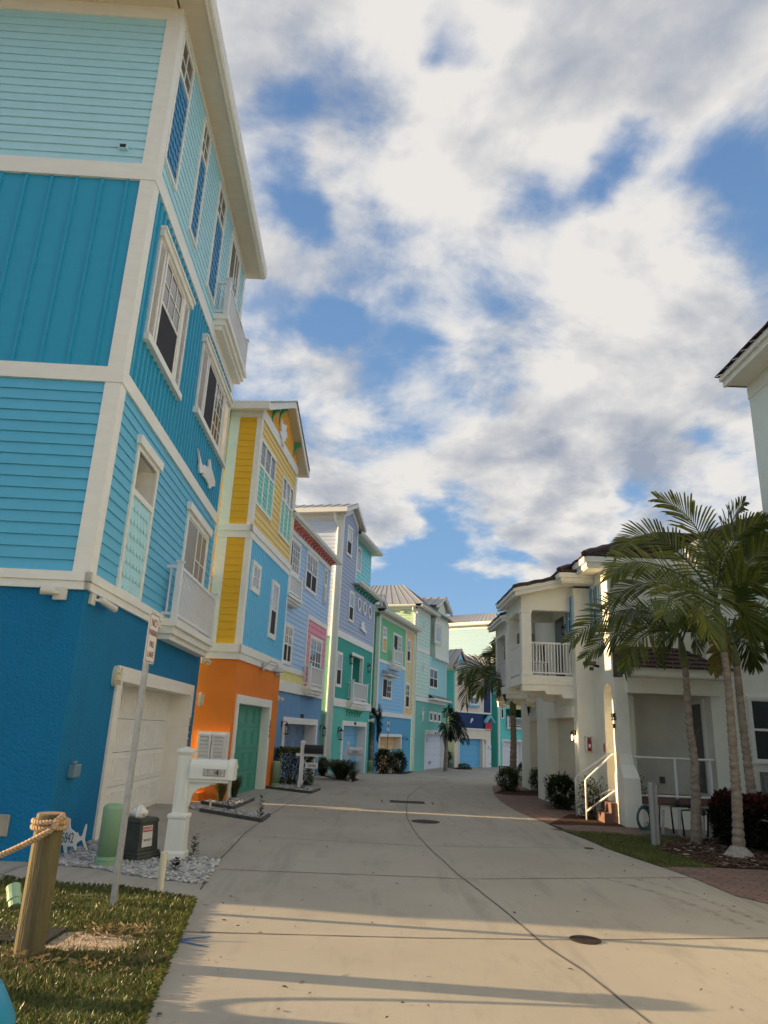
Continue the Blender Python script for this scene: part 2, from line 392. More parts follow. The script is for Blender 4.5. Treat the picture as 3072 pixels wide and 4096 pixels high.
def window(H, fr, r, cols=2, rows=2, kind='hung', w=0.09, mat=None, glass=None, screen=True, d=0.05, head=False, mull=0, name='window'):
    """trim > pane, screen, muntin ; kinds: hung (upper grid, lower screen), slider (left screen, right grid), fixed"""
    u0, u1, z0, z1 = r; mat = mat or WHITE; m = M()
    w = min(w, (u1 - u0) * 0.2)
    framebox(m, fr, u0, u1, z0, z1, w, 0.0, d)
    if head: m.box(fr, u0 - 0.06, u1 + 0.06, z1, z1 + 0.14, 0, d + 0.05); m.box(fr, u0 - 0.05, u1 + 0.05, z0 - 0.07, z0, 0, d + 0.04)
    a, b, c, e = u0 + w, u1 - w, z0 + w, z1 - w
    sw = min(0.035, (b - a) * 0.08); framebox(m, fr, a, b, c, e, sw, 0.006, d * 0.6)
    o = mk(name, m, mat, H)
    gl = M(); zm = (c + e) / 2; um = (a + b) / 2
    gl.quad(fr.P(a, c, 0.025), fr.P(b, c, 0.025), fr.P(b, e, 0.025), fr.P(a, e, 0.025)); mk('pane', gl, glass or GLASS, o)
    mt = M(); t = 0.010 if (b - a) < 0.5 else 0.014
    if kind == 'hung':
        mt.box(fr, a, b, zm - 0.025, zm + 0.025, 0.026, d * 0.75); ga = (a, b, zm, e)
    elif kind == 'slider':
        mt.box(fr, um - 0.03, um + 0.03, c, e, 0.026, d * 0.75); ga = (um, b, c, e)
    else: ga = (a, b, c, e)
    for i in range(1, cols): x = ga[0] + (ga[1] - ga[0]) * i / cols; mt.box(fr, x - t, x + t, ga[2], ga[3], 0.026, 0.036)
    for i in range(1, rows): y = ga[2] + (ga[3] - ga[2]) * i / rows; mt.box(fr, ga[0], ga[1], y - t, y + t, 0.026, 0.037)
    for i in range(mull): x = a + (b - a) * (i + 1) / (mull + 1); mt.box(fr, x - 0.04, x + 0.04, c, e, 0.026, d * 0.8)
    if mt.v: mk('muntin', mt, mat, o)
    if screen and kind != 'fixed':
        sc = M()
        if kind == 'hung': sc.quad(fr.P(a + sw, c + sw, 0.031), fr.P(b - sw, c + sw, 0.031), fr.P(b - sw, zm - 0.02, 0.031), fr.P(a + sw, zm - 0.02, 0.031))
        else: sc.quad(fr.P(a + sw, c + sw, 0.031), fr.P(um - 0.03, c + sw, 0.031), fr.P(um - 0.03, e - sw, 0.031), fr.P(a + sw, e - sw, 0.031))
        mk('screen', sc, SCREEN, o)
    return o
def shutter(parent, fr, u0, u1, z0, z1, mat, d=0.03, pitch=0.06):
    m = M(); w = min(0.06, (u1 - u0) * 0.16); framebox(m, fr, u0, u1, z0, z1, w, 0.005, d + 0.02)
    n = int((z1 - z0 - 2 * w) / pitch)
    for i in range(n):
        z = z0 + w + (z1 - z0 - 2 * w) * i / n; h = (z1 - z0 - 2 * w) / n
        m.add([fr.P(u0 + w, z, d + 0.016), fr.P(u1 - w, z, d + 0.016), fr.P(u1 - w, z + h * .92, 0.006), fr.P(u0 + w, z + h * .92, 0.006)], [(0, 1, 2, 3)])
        m.quad(fr.P(u0 + w, z, 0.006), fr.P(u1 - w, z, 0.006), fr.P(u1 - w, z, d + 0.012), fr.P(u0 + w, z, d + 0.012))
    return mk('shutter', m, mat, parent)
def garage(H, fr, r, door_mat, z0, frame_mat=None, rec=0.32, rows=4, cols=4, fw=0.22, panel='raised', head=0.2, name='garage_door'):
    """white surround proud of the wall, reveal, and a panelled sectional door set back; r = outer frame (u0,u1,z0,z1)"""
    u0, u1, _, z1 = r; m = M(); frame_mat = frame_mat or WHITE; fb = z0 - 0.03
    m.box(fr, u0, u0 + fw, fb, z1, -rec - .05, 0.035); m.box(fr, u1 - fw, u1, fb, z1, -rec - .05, 0.035); m.box(fr, u0 + fw, u1 - fw, z1 - head, z1, -rec - .05, 0.034)
    o = mk('garage_surround', m, frame_mat, H)
    a, b, c, e = u0 + fw, u1 - fw, fb, z1 - head
    m = M(); hh = (e - z0) / rows
    for i in range(rows):
        p, q = z0 + i * hh + 0.004, z0 + (i + 1) * hh - 0.004
        m.box(fr, a, b, p, q, -rec - 0.04, -rec)
        if panel == 'raised':
            for j in range(cols):
                x0 = a + (b - a) * (j + 0.09) / cols; x1 = a + (b - a) * (j + 0.91) / cols
                framebox(m, fr, x0, x1, p + hh * .15, q - hh * .15, 0.03, -rec - .01, -rec + 0.014)
        else:
            m.box(fr, a, b, (p + q) / 2 - 0.012, (p + q) / 2 + 0.012, -rec - 0.01, -rec + 0.010)
    m.box(fr, a, b, c, z0 + 0.004, -rec - 0.03, -rec - 0.005)
    mk(name, m, door_mat, H); return o
def balcony(H, fr, u0, u1, zf, dp, rail=1.0, slab=0.34, mat=None, pitch=0.105, corb=None, corb_mat=None, steps=True, side='both'):
    """stepped slab, posts, rails and pickets standing out from the wall"""
    mat = mat or WHITE2; m = M()
    m.box(fr, u0, u1, zf - slab * .35, zf, 0, dp)
    if steps: m.box(fr, u0 + .05, u1 - .05, zf - slab * .72, zf - slab * .35, 0, dp - .06); m.box(fr, u0 + .1, u1 - .1, zf - slab, zf - slab * .72, 0, dp - .12)
    else: m.box(fr, u0 + .03, u1 - .03, zf - slab, zf - slab * .35, 0, dp - .04)
    o = mk('balcony', m, WHITE, H); R = M(); ps = 0.1
    R.box(fr, u0 + .04, u0 + .04 + ps, zf, zf + rail + .05, dp - .14, dp - .04); R.box(fr, u1 - .04 - ps, u1 - .04, zf, zf + rail + .05, dp - .14, dp - .04)
    R.box(fr, u0 + .02, u0 + .06 + ps, zf + rail + .05, zf + rail + .08, dp - .16, dp - .02); R.box(fr, u1 - .06 - ps, u1 - .02, zf + rail + .05, zf + rail + .08, dp - .16, dp - .02)
    a, b = u0 + .04 + ps, u1 - .04 - ps
    for z, h in ((zf + .08, .05), (zf + rail - .06, .06)):
        R.box(fr, a, b, z, z + h, dp - .115, dp - .065)
        for x in (u0 + .065, u1 - .115): R.box(fr, x, x + .05, z, z + h, 0, dp - .14)
    n = int((b - a) / pitch)
    for i in range(n):
        x = a + (b - a) * (i + .5) / n; R.box(fr, x - .014, x + .014, zf + .13, zf + rail - .06, dp - .104, dp - .076)
    ns = max(1, int((dp - .14) / pitch))
    for i in range(ns):
        y = (dp - .14) * (i + .5) / ns
        for x in (u0 + .09, u1 - .09): R.box(fr, x - .014, x + .014, zf + .13, zf + rail - .06, y - .014, y + .014)
    mk('railing', R, mat, o)
    if corb:
        c = M()
        for i in range(corb):
            x = u0 + .12 + (u1 - u0 - .24) * i / max(1, corb - 1); corbel(c, fr, x, zf - slab, dp - .15, .32, .05)
        mk('corbel', c, corb_mat or mat, o)
    return o
def corbel(m, fr, u, zt, dp, h, w):
    pts = [(0, zt), (dp, zt), (dp, zt - h * .18)] + [(dp * (1 - math.sin(t * math.pi / 2 / 5) * .82), zt - h * (.2 + .72 * (1 - math.cos(t * math.pi / 2 / 5)))) for t in range(6)] + [(0, zt - h)]
    n = len(pts); a = [fr.P(u - w / 2, z, d) for d, z in pts]; b = [fr.P(u + w / 2, z, d) for d, z in pts]
    m.add(a + b, [tuple(range(n)), tuple(range(2 * n - 1, n - 1, -1))] + [(i, (i + 1) % n, (i + 1) % n + n, i + n) for i in range(n)]); return m
def sidecorbel(m, fr, d, u_edge, zt, dp, h, w, sgn=-1):
    """corbel under an overhang that runs along u"""
    pts = [(0, zt), (dp, zt), (dp, zt - h * .18)] + [(dp * (1 - math.sin(t * math.pi / 2 / 5) * .82), zt - h * (.2 + .72 * (1 - math.cos(t * math.pi / 2 / 5)))) for t in range(6)] + [(0, zt - h)]
    n = len(pts); a = [fr.P(u_edge + sgn * e, z, d - w / 2) for e, z in pts]; b = [fr.P(u_edge + sgn * e, z, d + w / 2) for e, z in pts]
    m.add(a + b, [tuple(range(n)), tuple(range(2 * n - 1, n - 1, -1))] + [(i, (i + 1) % n, (i + 1) % n + n, i + n) for i in range(n)]); return m
def trim(m, fr, u0, u1, z0, z1, d=0.035, dback=-0.01): return m.box(fr, u0, u1, z0, z1, dback, d)
def lantern(H, fr, u, z, s=1.0, mat=None, lit=False, name='wall_lantern', dp=0.17):
    mat = mat or BLACK; m = M(); r = .07 * s; d = dp * s
    m.box(fr, u - .05 * s, u + .05 * s, z - .02 * s, z + .2 * s, 0, .02)
    m.tube([fr.P(u, z + .12 * s, .02), fr.P(u, z + .2 * s, d * .55), fr.P(u, z + .17 * s, d)], .012 * s, 6)
    c = fr.P(u, 0, d)
    m.lathe((c.x, c.y, z), [(.02 * s, .16 * s), (.035 * s, .12 * s), (r * 1.35, .06 * s), (r * 1.25, .045 * s)], 8)
    m.lathe((c.x, c.y, z), [(r, -.27 * s), (r * 1.1, -.25 * s), (r * 1.1, -.235 * s)], 8)
    for k in range(6):
        t = k * math.pi / 3; m.tube([(c.x + r * math.cos(t), c.y + r * math.sin(t), z - .24 * s), (c.x + r * math.cos(t), c.y + r * math.sin(t), z + .05 * s)], .007 * s, 4)
    o = mk(name, m, mat, H)
    b = M(); b.lathe((c.x, c.y, z), [(.012 * s, -.22 * s), (.022 * s, -.12 * s), (.03 * s, -.07 * s), (.02 * s, -.02 * s)], 8)
    mk('bulb', b, emit('lit_bulb', (1.0, 0.72, 0.38), 14.0) if lit else pmat('frosted_glass', (.6, .6, .56), .3), o, smooth=True)
    if lit:
        ld = bpy.data.lights.new('lamp_glow', 'POINT'); ld.energy = 2.0; ld.color = (1, .75, .45); ld.shadow_soft_size = .04
        lo = bpy.data.objects.new('lamp_glow', ld); col.objects.link(lo); lo.parent = o; lo.location = Vector((c.x, c.y, z - .12 * s)) - root_of(H).location + fr.n.to_3d() * .06
    return o
def soffit_eave(H, fr, u0, u1, z, over, d0=0.0, fascia=.22, lines=.3, uo0=0.0, uo1=0.0, mat=None, gutter=True):
    """boxed eave along u: soffit with board joints, fascia and gutter"""
    m = M(); a, b = u0 - uo0, u1 + uo1
    m.box(fr, a, b, z, z + .03, d0 - .05, over - .02)
    n = max(1, int((b - a) / lines))
    for i in range(1, n): x = a + (b - a) * i / n; m.box(fr, x - .006, x + .006, z - .006, z + .001, d0 + .02, over - .06)
    o = mk('soffit', m, mat or SOFFIT, H)
    m = M(); m.box(fr, a, b, z - .03, z + fascia, over - .03, over)
    mk('fascia', m, WHITE, H)
    if gutter:
        m = M(); prof = [(over, z + .02), (over + .06, z + .02), (over + .085, z + .07), (over + .1, z + fascia), (over + .085, z + fascia + .01), (over, z + fascia + .01)]
        n = len(prof); A = [fr.P(a - .02, zz, dd) for dd, zz in prof]; B = [fr.P(b + .02, zz, dd) for dd, zz in prof]
        m.add(A + B, [tuple(range(n)), tuple(range(2 * n - 1, n - 1, -1))] + [(i, (i + 1) % n, (i + 1) % n + n, i + n) for i in range(n)])
        mk('gutter', m, WHITE, H)
    return o
def seam_roof(m, a, b, c, d, n, h=0.03):
    """standing-seam panel a,b (eave) c,d (ridge, c above b)"""
    a, b, c, d = [Vector(q) for q in (a, b, c, d)]; m.quad(a, b, c, d)
    nn = (b - a).cross(d - a)
    if nn.z < 0: nn = -nn
    nn.normalize()
    for i in range(n + 1):
        t = i / n; p = a.lerp(b, t); q = d.lerp(c, t); s = (b - a).normalized() * .012
        if (q - p).length < .05: continue
        m.add([p - s, p + s, q + s, q - s, p - s + nn * h, p + s + nn * h, q + s + nn * h, q - s + nn * h], [(4, 5, 6, 7), (0, 1, 5, 4), (1, 2, 6, 5), (3, 0, 4, 7), (2, 3, 7, 6)])
    return m
def hip_roof(H, fr, u0, u1, d0, d1, z, rise, inset=None, n=8, mat=None):
    """hip roof over u0..u1, depth d0 (back) .. d1 (front)"""
    P = fr.P; m = M(); dm = (d0 + d1) / 2; hw = abs(d1 - d0) / 2; ins = min(hw, (u1 - u0) / 2) if inset is None else inset
    if (u1 - u0) >= abs(d1 - d0):
        r0, r1 = P(u0 + ins, z + rise, dm), P(u1 - ins, z + rise, dm)
        seam_roof(m, P(u0, z, d1), P(u1, z, d1), r1, r0, n); seam_roof(m, P(u0, z, d0), P(u1, z, d0), r1, r0, n)
        seam_roof(m, P(u0, z, d1), P(u0, z, d0), r0, r0, n); seam_roof(m, P(u1, z, d1), P(u1, z, d0), r1, r1, n)
    else:
        um = (u0 + u1) / 2; r0, r1 = P(um, z + rise, d1 - ins), P(um, z + rise, d0 + ins)
        seam_roof(m, P(u0, z, d1), P(u0, z, d0), r1, r0, n); seam_roof(m, P(u1, z, d1), P(u1, z, d0), r1, r0, n)
        seam_roof(m, P(u0, z, d1), P(u1, z, d1), r0, r0, max(4, n // 2)); seam_roof(m, P(u0, z, d0), P(u1, z, d0), r1, r1, max(4, n // 2))
    return mk('roof', m, mat or METALROOF, H)
def body(H, fr, u0, u1, z0, z1, depth, mat, inset=0.02, name='rear_wall'):
    """the hidden back and far walls of a house, one closed shell just inside the visible cladding"""
    m = M(); m.box(fr, u0 + inset, u1 - inset, z0 - .6, z1, -depth, -inset); return mk(name, m, mat, H)

# ================================================================== HOUSES ON THE LEFT
def street2(anchor, ang, corner, right=None):
    f0, z = street(anchor, ang); uc = f0.on(corner)[0]; fr = f0.shift(uc)
    return fr, z, (fr.on(right)[0] if right else None)
def ornament(H, fr, name, pts, mat, d0=0.03, d1=0.06):
    m = M(); m.prism(fr, [fr.on(p, d1) for p in pts], d0, d1); return mk(name, m, mat, H)
def shell(H, fr, u0, u1, z0, z1, depth, mat, name='rear_wall'):
    m = M(); P = fr.P; i = .03
    m.quad(P(u1 - i, z0, -.01), P(u1 - i, z0, -depth), P(u1 - i, z1, -depth), P(u1 - i, z1, -.01))
    m.quad(P(u0 + i, z0, -.05), P(u0 + i, z0, -depth), P(u0 + i, z1, -depth), P(u0 + i, z1, -.05))
    m.quad(P(u0 + i, z0, -depth), P(u1 - i, z0, -depth), P(u1 - i, z1, -depth), P(u0 + i, z1, -depth))
    m.quad(P(u0 + i, z1, -.05), P(u1 - i, z1, -.05), P(u1 - i, z1, -depth), P(u0 + i, z1, -depth))
    return mk(name, m, mat, H)
def stripwin(H, fr, r, zs, panel_mat, cols=2, rows=2, n=1, w=.07, rec=.10, sw=.16, sh=.15, d=.045, head=False, label=None):
    """tall trim with window panes above and fish-scale panels below"""
    u0, u1, z0, z1 = r; m = M(); framebox(m, fr, u0, u1, z0, z1, w, -.02, d); m.box(fr, u0 + w, u1 - w, zs - w / 2, zs + w / 2, -.02, d - .004)
    if head: m.box(fr, u0 - .05, u1 + .05, z1 - .02, z1 + .13, 0, .09)
    for i in range(1, n): x = u0 + (u1 - u0) * i / n; m.box(fr, x - w / 2, x + w / 2, z0 + w, z1 - w, -.02, d - .006)
    m2 = m
    if rec > .12:
        for a, b in ((u0 + w - .01, u0 + w), (u1 - w, u1 - w + .01)): m.box(fr, a, b, zs, z1 - w, -rec, 0)
        m.box(fr, u0 + w, u1 - w, z1 - w, z1 - w + .01, -rec, 0); m.box(fr, u0 + w, u1 - w, zs - .01, zs, -rec, 0)
    o = mk('window', m, WHITE, H)
    dd = -rec if rec > .12 else .012
    for i in range(n):
        a = u0 + w + (u1 - u0 - w) * i / n; b = u0 + (u1 - u0 - w) * (i + 1) / n + (0 if n > 1 else 0)
        a, b = (u0 + (u1 - u0) * i / n + (w if i == 0 else w / 2), u0 + (u1 - u0) * (i + 1) / n - (w if i == n - 1 else w / 2))
        gm = M(); gm.quad(fr.P(a, zs, dd), fr.P(b, zs, dd), fr.P(b, z1 - w, dd), fr.P(a, z1 - w, dd)); mk('pane', gm, GLASS if n == 1 else GLASSB, o)
        t = M(); tw = .014 if n == 1 else .008
        for k in range(1, cols): x = a + (b - a) * k / cols; t.box(fr, x - tw, x + tw, zs + w / 2, z1 - w, dd, dd + .012)
        for k in range(1, rows): y = zs + (z1 - w - zs) * k / rows; t.box(fr, a, b, y - tw, y + tw, dd, dd + .013)
        if t.v: mk('muntin', t, WHITE, o)
        s = M(); scallop(s, fr, a, b, z0 + w, zs - w / 2, sw, sh, .006); mk('shingle_panel', s, panel_mat, o)
    return o
def hole(r, e=.03): return (r[0] + e, r[1] - e, r[2] + e, r[3] - e)
def camera_unit(H, fr, u, z, du=-.22, dz=-.02, s=1.0):
    m = M(); m.box(fr, u - .085 * s, u + .085 * s, z - .085 * s, z + .085 * s, 0, .055 * s)
    m.tube([fr.P(u, z, .05 * s), fr.P(u + du * .25 * s, z + .0 * s, .10 * s)], .022 * s, 8)
    a = fr.P(u + du * .15 * s, z + .01, .115 * s); b = fr.P(u + du * s, z + dz, .17 * s)
    m.tube([a, a.lerp(b, .2), b], [.04 * s, .052 * s, .055 * s], 12)
    o = mk('security_camera', m, pmat('ivory_plastic', (.66, .65, .58), .4), H, bevel=.008)
    e = (b - a).normalized(); l = M(); l.tube([b - e * .02, b + e * .012], .044 * s, 12); mk('lens', l, BLACK, o); return o
def bulkhead(H, fr, u, z):
    m = M(); n = 20; ru, rz = .095, .155
    m.ring(fr, u, z, ru, rz, .03, 0, .06, n); o = mk('bulkhead_light', m, pmat('cream_plastic', (.66, .62, .50), .4), H)
    gl = M(); vs = []; rows = [(1.0, .03), (.86, .075), (.6, .10), (.25, .112)]
    for k, dd in rows: vs += [fr.P(u + math.cos(2 * math.pi * i / n) * (ru - .025) * k, z + math.sin(2 * math.pi * i / n) * (rz - .025) * k, dd) for i in range(n)]
    fs = [(i * n + k, i * n + (k + 1) % n, (i + 1) * n + (k + 1) % n, (i + 1) * n + k) for i in range(3) for k in range(n)] + [tuple(3 * n + k for k in range(n))]
    gl.add(vs, fs); mk('lens', gl, pmat('cream_diffuser', (.62, .56, .36), .25, .05), o, smooth=True)
    c = M()
    for q in (-.05, .05): c.box(fr, u - .08, u + .08, z + q - .006, z + q + .006, .08, .115)
    c.box(fr, u - .006, u + .006, z - .13, z + .13, .09, .121); mk('cage', c, pmat('cream_plastic', (.66, .62, .50), .4), o); return o

# ------------------------------------------------------------------ house 1: the blue corner house
def house_one():
    fr, zb = street((364, 3363), -1.6, -1.70); W = 7.42; sd = side_of(fr)
    H = thing('blue_house', 'tall corner house in four shades of teal blue with a white garage door', 'house', (fr.A.x, fr.A.y, 0))
    ST = stucco('blue_stucco', S(4, 90, 128), 0.9, .3); LAP = paint('blue_lap_paint', S(62, 140, 168)); BAT = paint('deep_teal_paint', S(8, 120, 150)); TOP = paint('pale_aqua_paint', S(138, 180, 190))
    BLU = paint('blue_shingle_paint', S(34, 106, 146)); PAL = paint('pale_shingle_paint', S(152, 198, 204))
    zA, zB, zC, zT = 3.36, 6.38, 9.95, 13.32
    gr = fr.rect(c4(782, 598), c4(1163, 1560)); gr = (gr[0], gr[1] + .32, 0, gr[3])
    # ground storey
    m = M(); gh = (gr[0] + .05, gr[1] - .05, -1, gr[3] - .05)
    flat(m, fr, 0, W, -.3, zA, [gh]); flat(m, sd, 0, 12, -.3, zA); mk('stucco_wall', m, ST, H)
    garage(H, fr, gr, paint('garage_white', S(188, 187, 180), .03), 0.0, paint('garage_trim', S(196, 192, 182)), rec=.42, rows=4, cols=6, fw=.24, head=.22)
    # first floor
    L1 = fr.rect(c3(925, 285), c3(930, 1365), .04); D1 = fr.rect(c3(1253, 730), c3(1340, 1300), .04); D1 = (D1[0], D1[1], zA + .16, D1[3])
    m = M(); lap(m, fr, .18, W - .12, zA + .12, zB - .12, .168, [hole(L1), hole(D1)]); lap(m, sd, .20, 12, zA + .12, zB - .12, .168, proud=.022); mk('lap_siding', m, LAP, H)
    zs = fr.on(c3(880, 590), .04)[1]
    stripwin(H, fr, L1, zs, PAL, 2, 1, 1, .09, .30, .17, .21, head=True)
    o = window(H, fr, D1, 2, 3, 'slider', .10, screen=False, head=False, name='balcony_door', glass=CURTAIN); m = M(); m.box(fr, D1[0] - .08, D1[1] + .08, D1[3], D1[3] + .16, 0, .10); mk('head_trim', m, WHITE, o)
    balcony(H, fr, 3.55, 7.05, zA + .06, .34, 1.0, .36)
    # second floor
    W1 = fr.rect(c2(905, 30), c2(985, 960), .06); W2 = fr.rect(c2(1138, 620), c3(1480, 440), .06)
    m = M(); batten(m, fr, .18, W - .12, zB + .12, zC - .14, .215, [hole(W1), hole(W2)], .075, .035)
    batten(m, sd, .20, 12, zB + .12, zC - .14, .40, [], .055, .03); mk('batten_siding', m, BAT, H)
    for k, r in enumerate((W1, W2)):
        sw = .17 * (r[1] - r[0]); inner = (r[0] + sw + .04, r[1] - sw - .04, r[2] + .12, r[3] - .12)
        o = window(H, fr, inner, 3 if k == 0 else 3, 2 if k == 0 else 4, 'hung' if k == 0 else 'slider', .07, d=.06)
        m = M(); m.box(fr, r[0] - .05, r[1] + .05, r[3] - .12, r[3], 0, .10); m.box(fr, r[0] - .07, r[1] + .07, r[3], r[3] + .05, 0, .13); mk('head_trim', m, WHITE, o); m = M(); m.box(fr, r[0] - .05, r[1] + .05, r[2] - .02, r[2] + .10, 0, .11); mk('sill', m, WHITE, o)
        shutter(o, fr, r[0], r[0] + sw, r[2] + .12, r[3] - .12, WHITE2); shutter(o, fr, r[1] - sw, r[1], r[2] + .12, r[3] - .12, WHITE2)
    # top floor
    rs = [(c1(1025, 172), c1(975, 1062), c1(1003, 392)), (c1(1138, 640), c1(1085, 1378), c1(1113, 818)), (c1(1222, 1000), c2(1185, 455), c1(1203, 1160))]
    tops = [fr.rect(a, b, .04) for a, b, c in rs]; D3 = fr.rect(c1(1290, 1275), c2(1302, 470), .04); D3 = (D3[0], D3[1], zC + .46, D3[3])
    m = M(); lap(m, fr, .18, W - .12, zC + .14, zT + .1, .155, [hole(r) for r in tops] + [hole(D3)]); lap(m, sd, .22, 12, zC + .14, zT - .14, .160, proud=.022); mk('lap_siding', m, TOP, H)
    for r, q in zip(tops, rs): stripwin(H, fr, r, fr.on(q[2], .04)[1], BLU, 2, 2 if r[0] < 5 else 1, 1, .07, .08, .15, .17)
    window(H, fr, D3, 2, 3, 'slider', .10, screen=False, name='balcony_door')
    balcony(H, fr, 4.65, 7.48, zC + .46, .34, .88, .36)
    # trim
    m = M()
    for f, a in ((fr, W), (sd, 12)):
        trim(m, f, -.05 if f is fr else -.05, a, zA - .11, zA, .05); trim(m, f, -.075, a, zA, zA + .12, .075)
        trim(m, f, -.035, a, zB - .12, zB + .12, .045); trim(m, f, -.035, a, zC - .15, zC + .15, .047)
        trim(m, f, -.03, .20, zA + .12, zB - .12, .032); trim(m, f, -.03, .20, zB + .12, zC - .15, .034); trim(m, f, -.03, .22, zC + .15, zT + .12, .033)
    trim(m, fr, W - .14, W + .03, zA + .12, zB - .12, .033); trim(m, fr, W - .14, W + .03, zB + .12, zC - .15, .033); trim(m, fr, W - .14, W + .03, zC + .15, zT + .12, .033)
    trim(m, sd, .22, 12, zT - .14, zT + .12, .036); trim(m, fr, .22, W - .14, zT - .02, zT + .12, .036)
    mk('white_trim', m, WHITE, H)
    soffit_eave(H, fr, 0, W, zT + .12, .46, 0, .26, .22, 1.25, .25)
    soffit_eave(H, sd, .02, 12, zT + .12, 1.25, 0, .26, .30, 0, .3)
    hip_roof(H, fr, -1.2, W + .2, -12.5, .46, zT + .40, 2.0)
    shell(H, fr, 0, W - .6, -.4, zT + .3, 12, LAP)
    # fittings
    u, z = sd.on(c4(405, 125)); camera_unit(H, sd, u, z, .20, .01)
    u, z = fr.on(c4(600, 160)); camera_unit(H, fr, u, z, .62, -.04, .9)
    u, z = fr.on(c4(1340, 565)); camera_unit(H, fr, u, z, .16, -.05, .9)
    u, z = fr.on(c4(755, 672)); bulkhead(H, fr, u, z)
    u, z = fr.on(c4(1318, 826)); bulkhead(H, fr, u, z)
    u, z = fr.on(c4(470, 1298)); m = M(); m.box(fr, u - .11, u + .11, z - .08, z + .08, 0, .09); m.box(fr, u - .05, u + .05, z + .08, z + .12, 0, .05); mk('outlet_cover', m, pmat('clear_grey_plastic', (.16, .26, .32), .2), H, bevel=.01)
    a = sd.on((-40, 3255)); b = sd.on((28, 3345)); m = M(); framebox(m, sd, b[0], a[0], b[1], a[1], .02, 0, .02); m.box(sd, b[0] + .02, a[0] - .02, b[1] + .02, a[1] - .02, 0, .01); mk('access_panel', m, pmat('tan_panel', (.40, .36, .28), .5), H)
    a = sd.on((490, 590 * .9983)); a = sd.on(c1(688, 823)); m = M(); m.box(sd, a[0] - .07, a[0] + .07, a[1] - .05, a[1] + .06, 0, .07); o = mk('dryer_vent', m, TOP, H); m = M(); m.box(sd, a[0] - .045, a[0] + .05, a[1] - .035, a[1] + .03, .071, .074); mk('flap', m, DARK, o)
    ornament(H, fr, 'marlin_ornament', [c3(*p) for p in [(1318, 320), (1335, 400), (1347, 438), (1360, 430), (1378, 447), (1388, 440), (1391, 395), (1399, 396), (1404, 452), (1416, 490), (1429, 540), (1428, 572), (1404, 574), (1398, 588), (1388, 585), (1388, 562), (1366, 520), (1351, 505), (1350, 480), (1328, 485), (1324, 440), (1328, 410)]], WHITE2, .04, .08)
    m = M(); us = gr[1] - .09
    for k, ch in enumerate('5842'):
        z = fr.on((c4(1265, 972)[0], c4(0, 972 + 47 * k)[1]))[1]; add_text(m, ch, .19, fr.P(us, z, .045), fr.u.to_3d(), (0, 0, 1))
    mk('house_number', m, BLACK, H)
    return H
house_one()

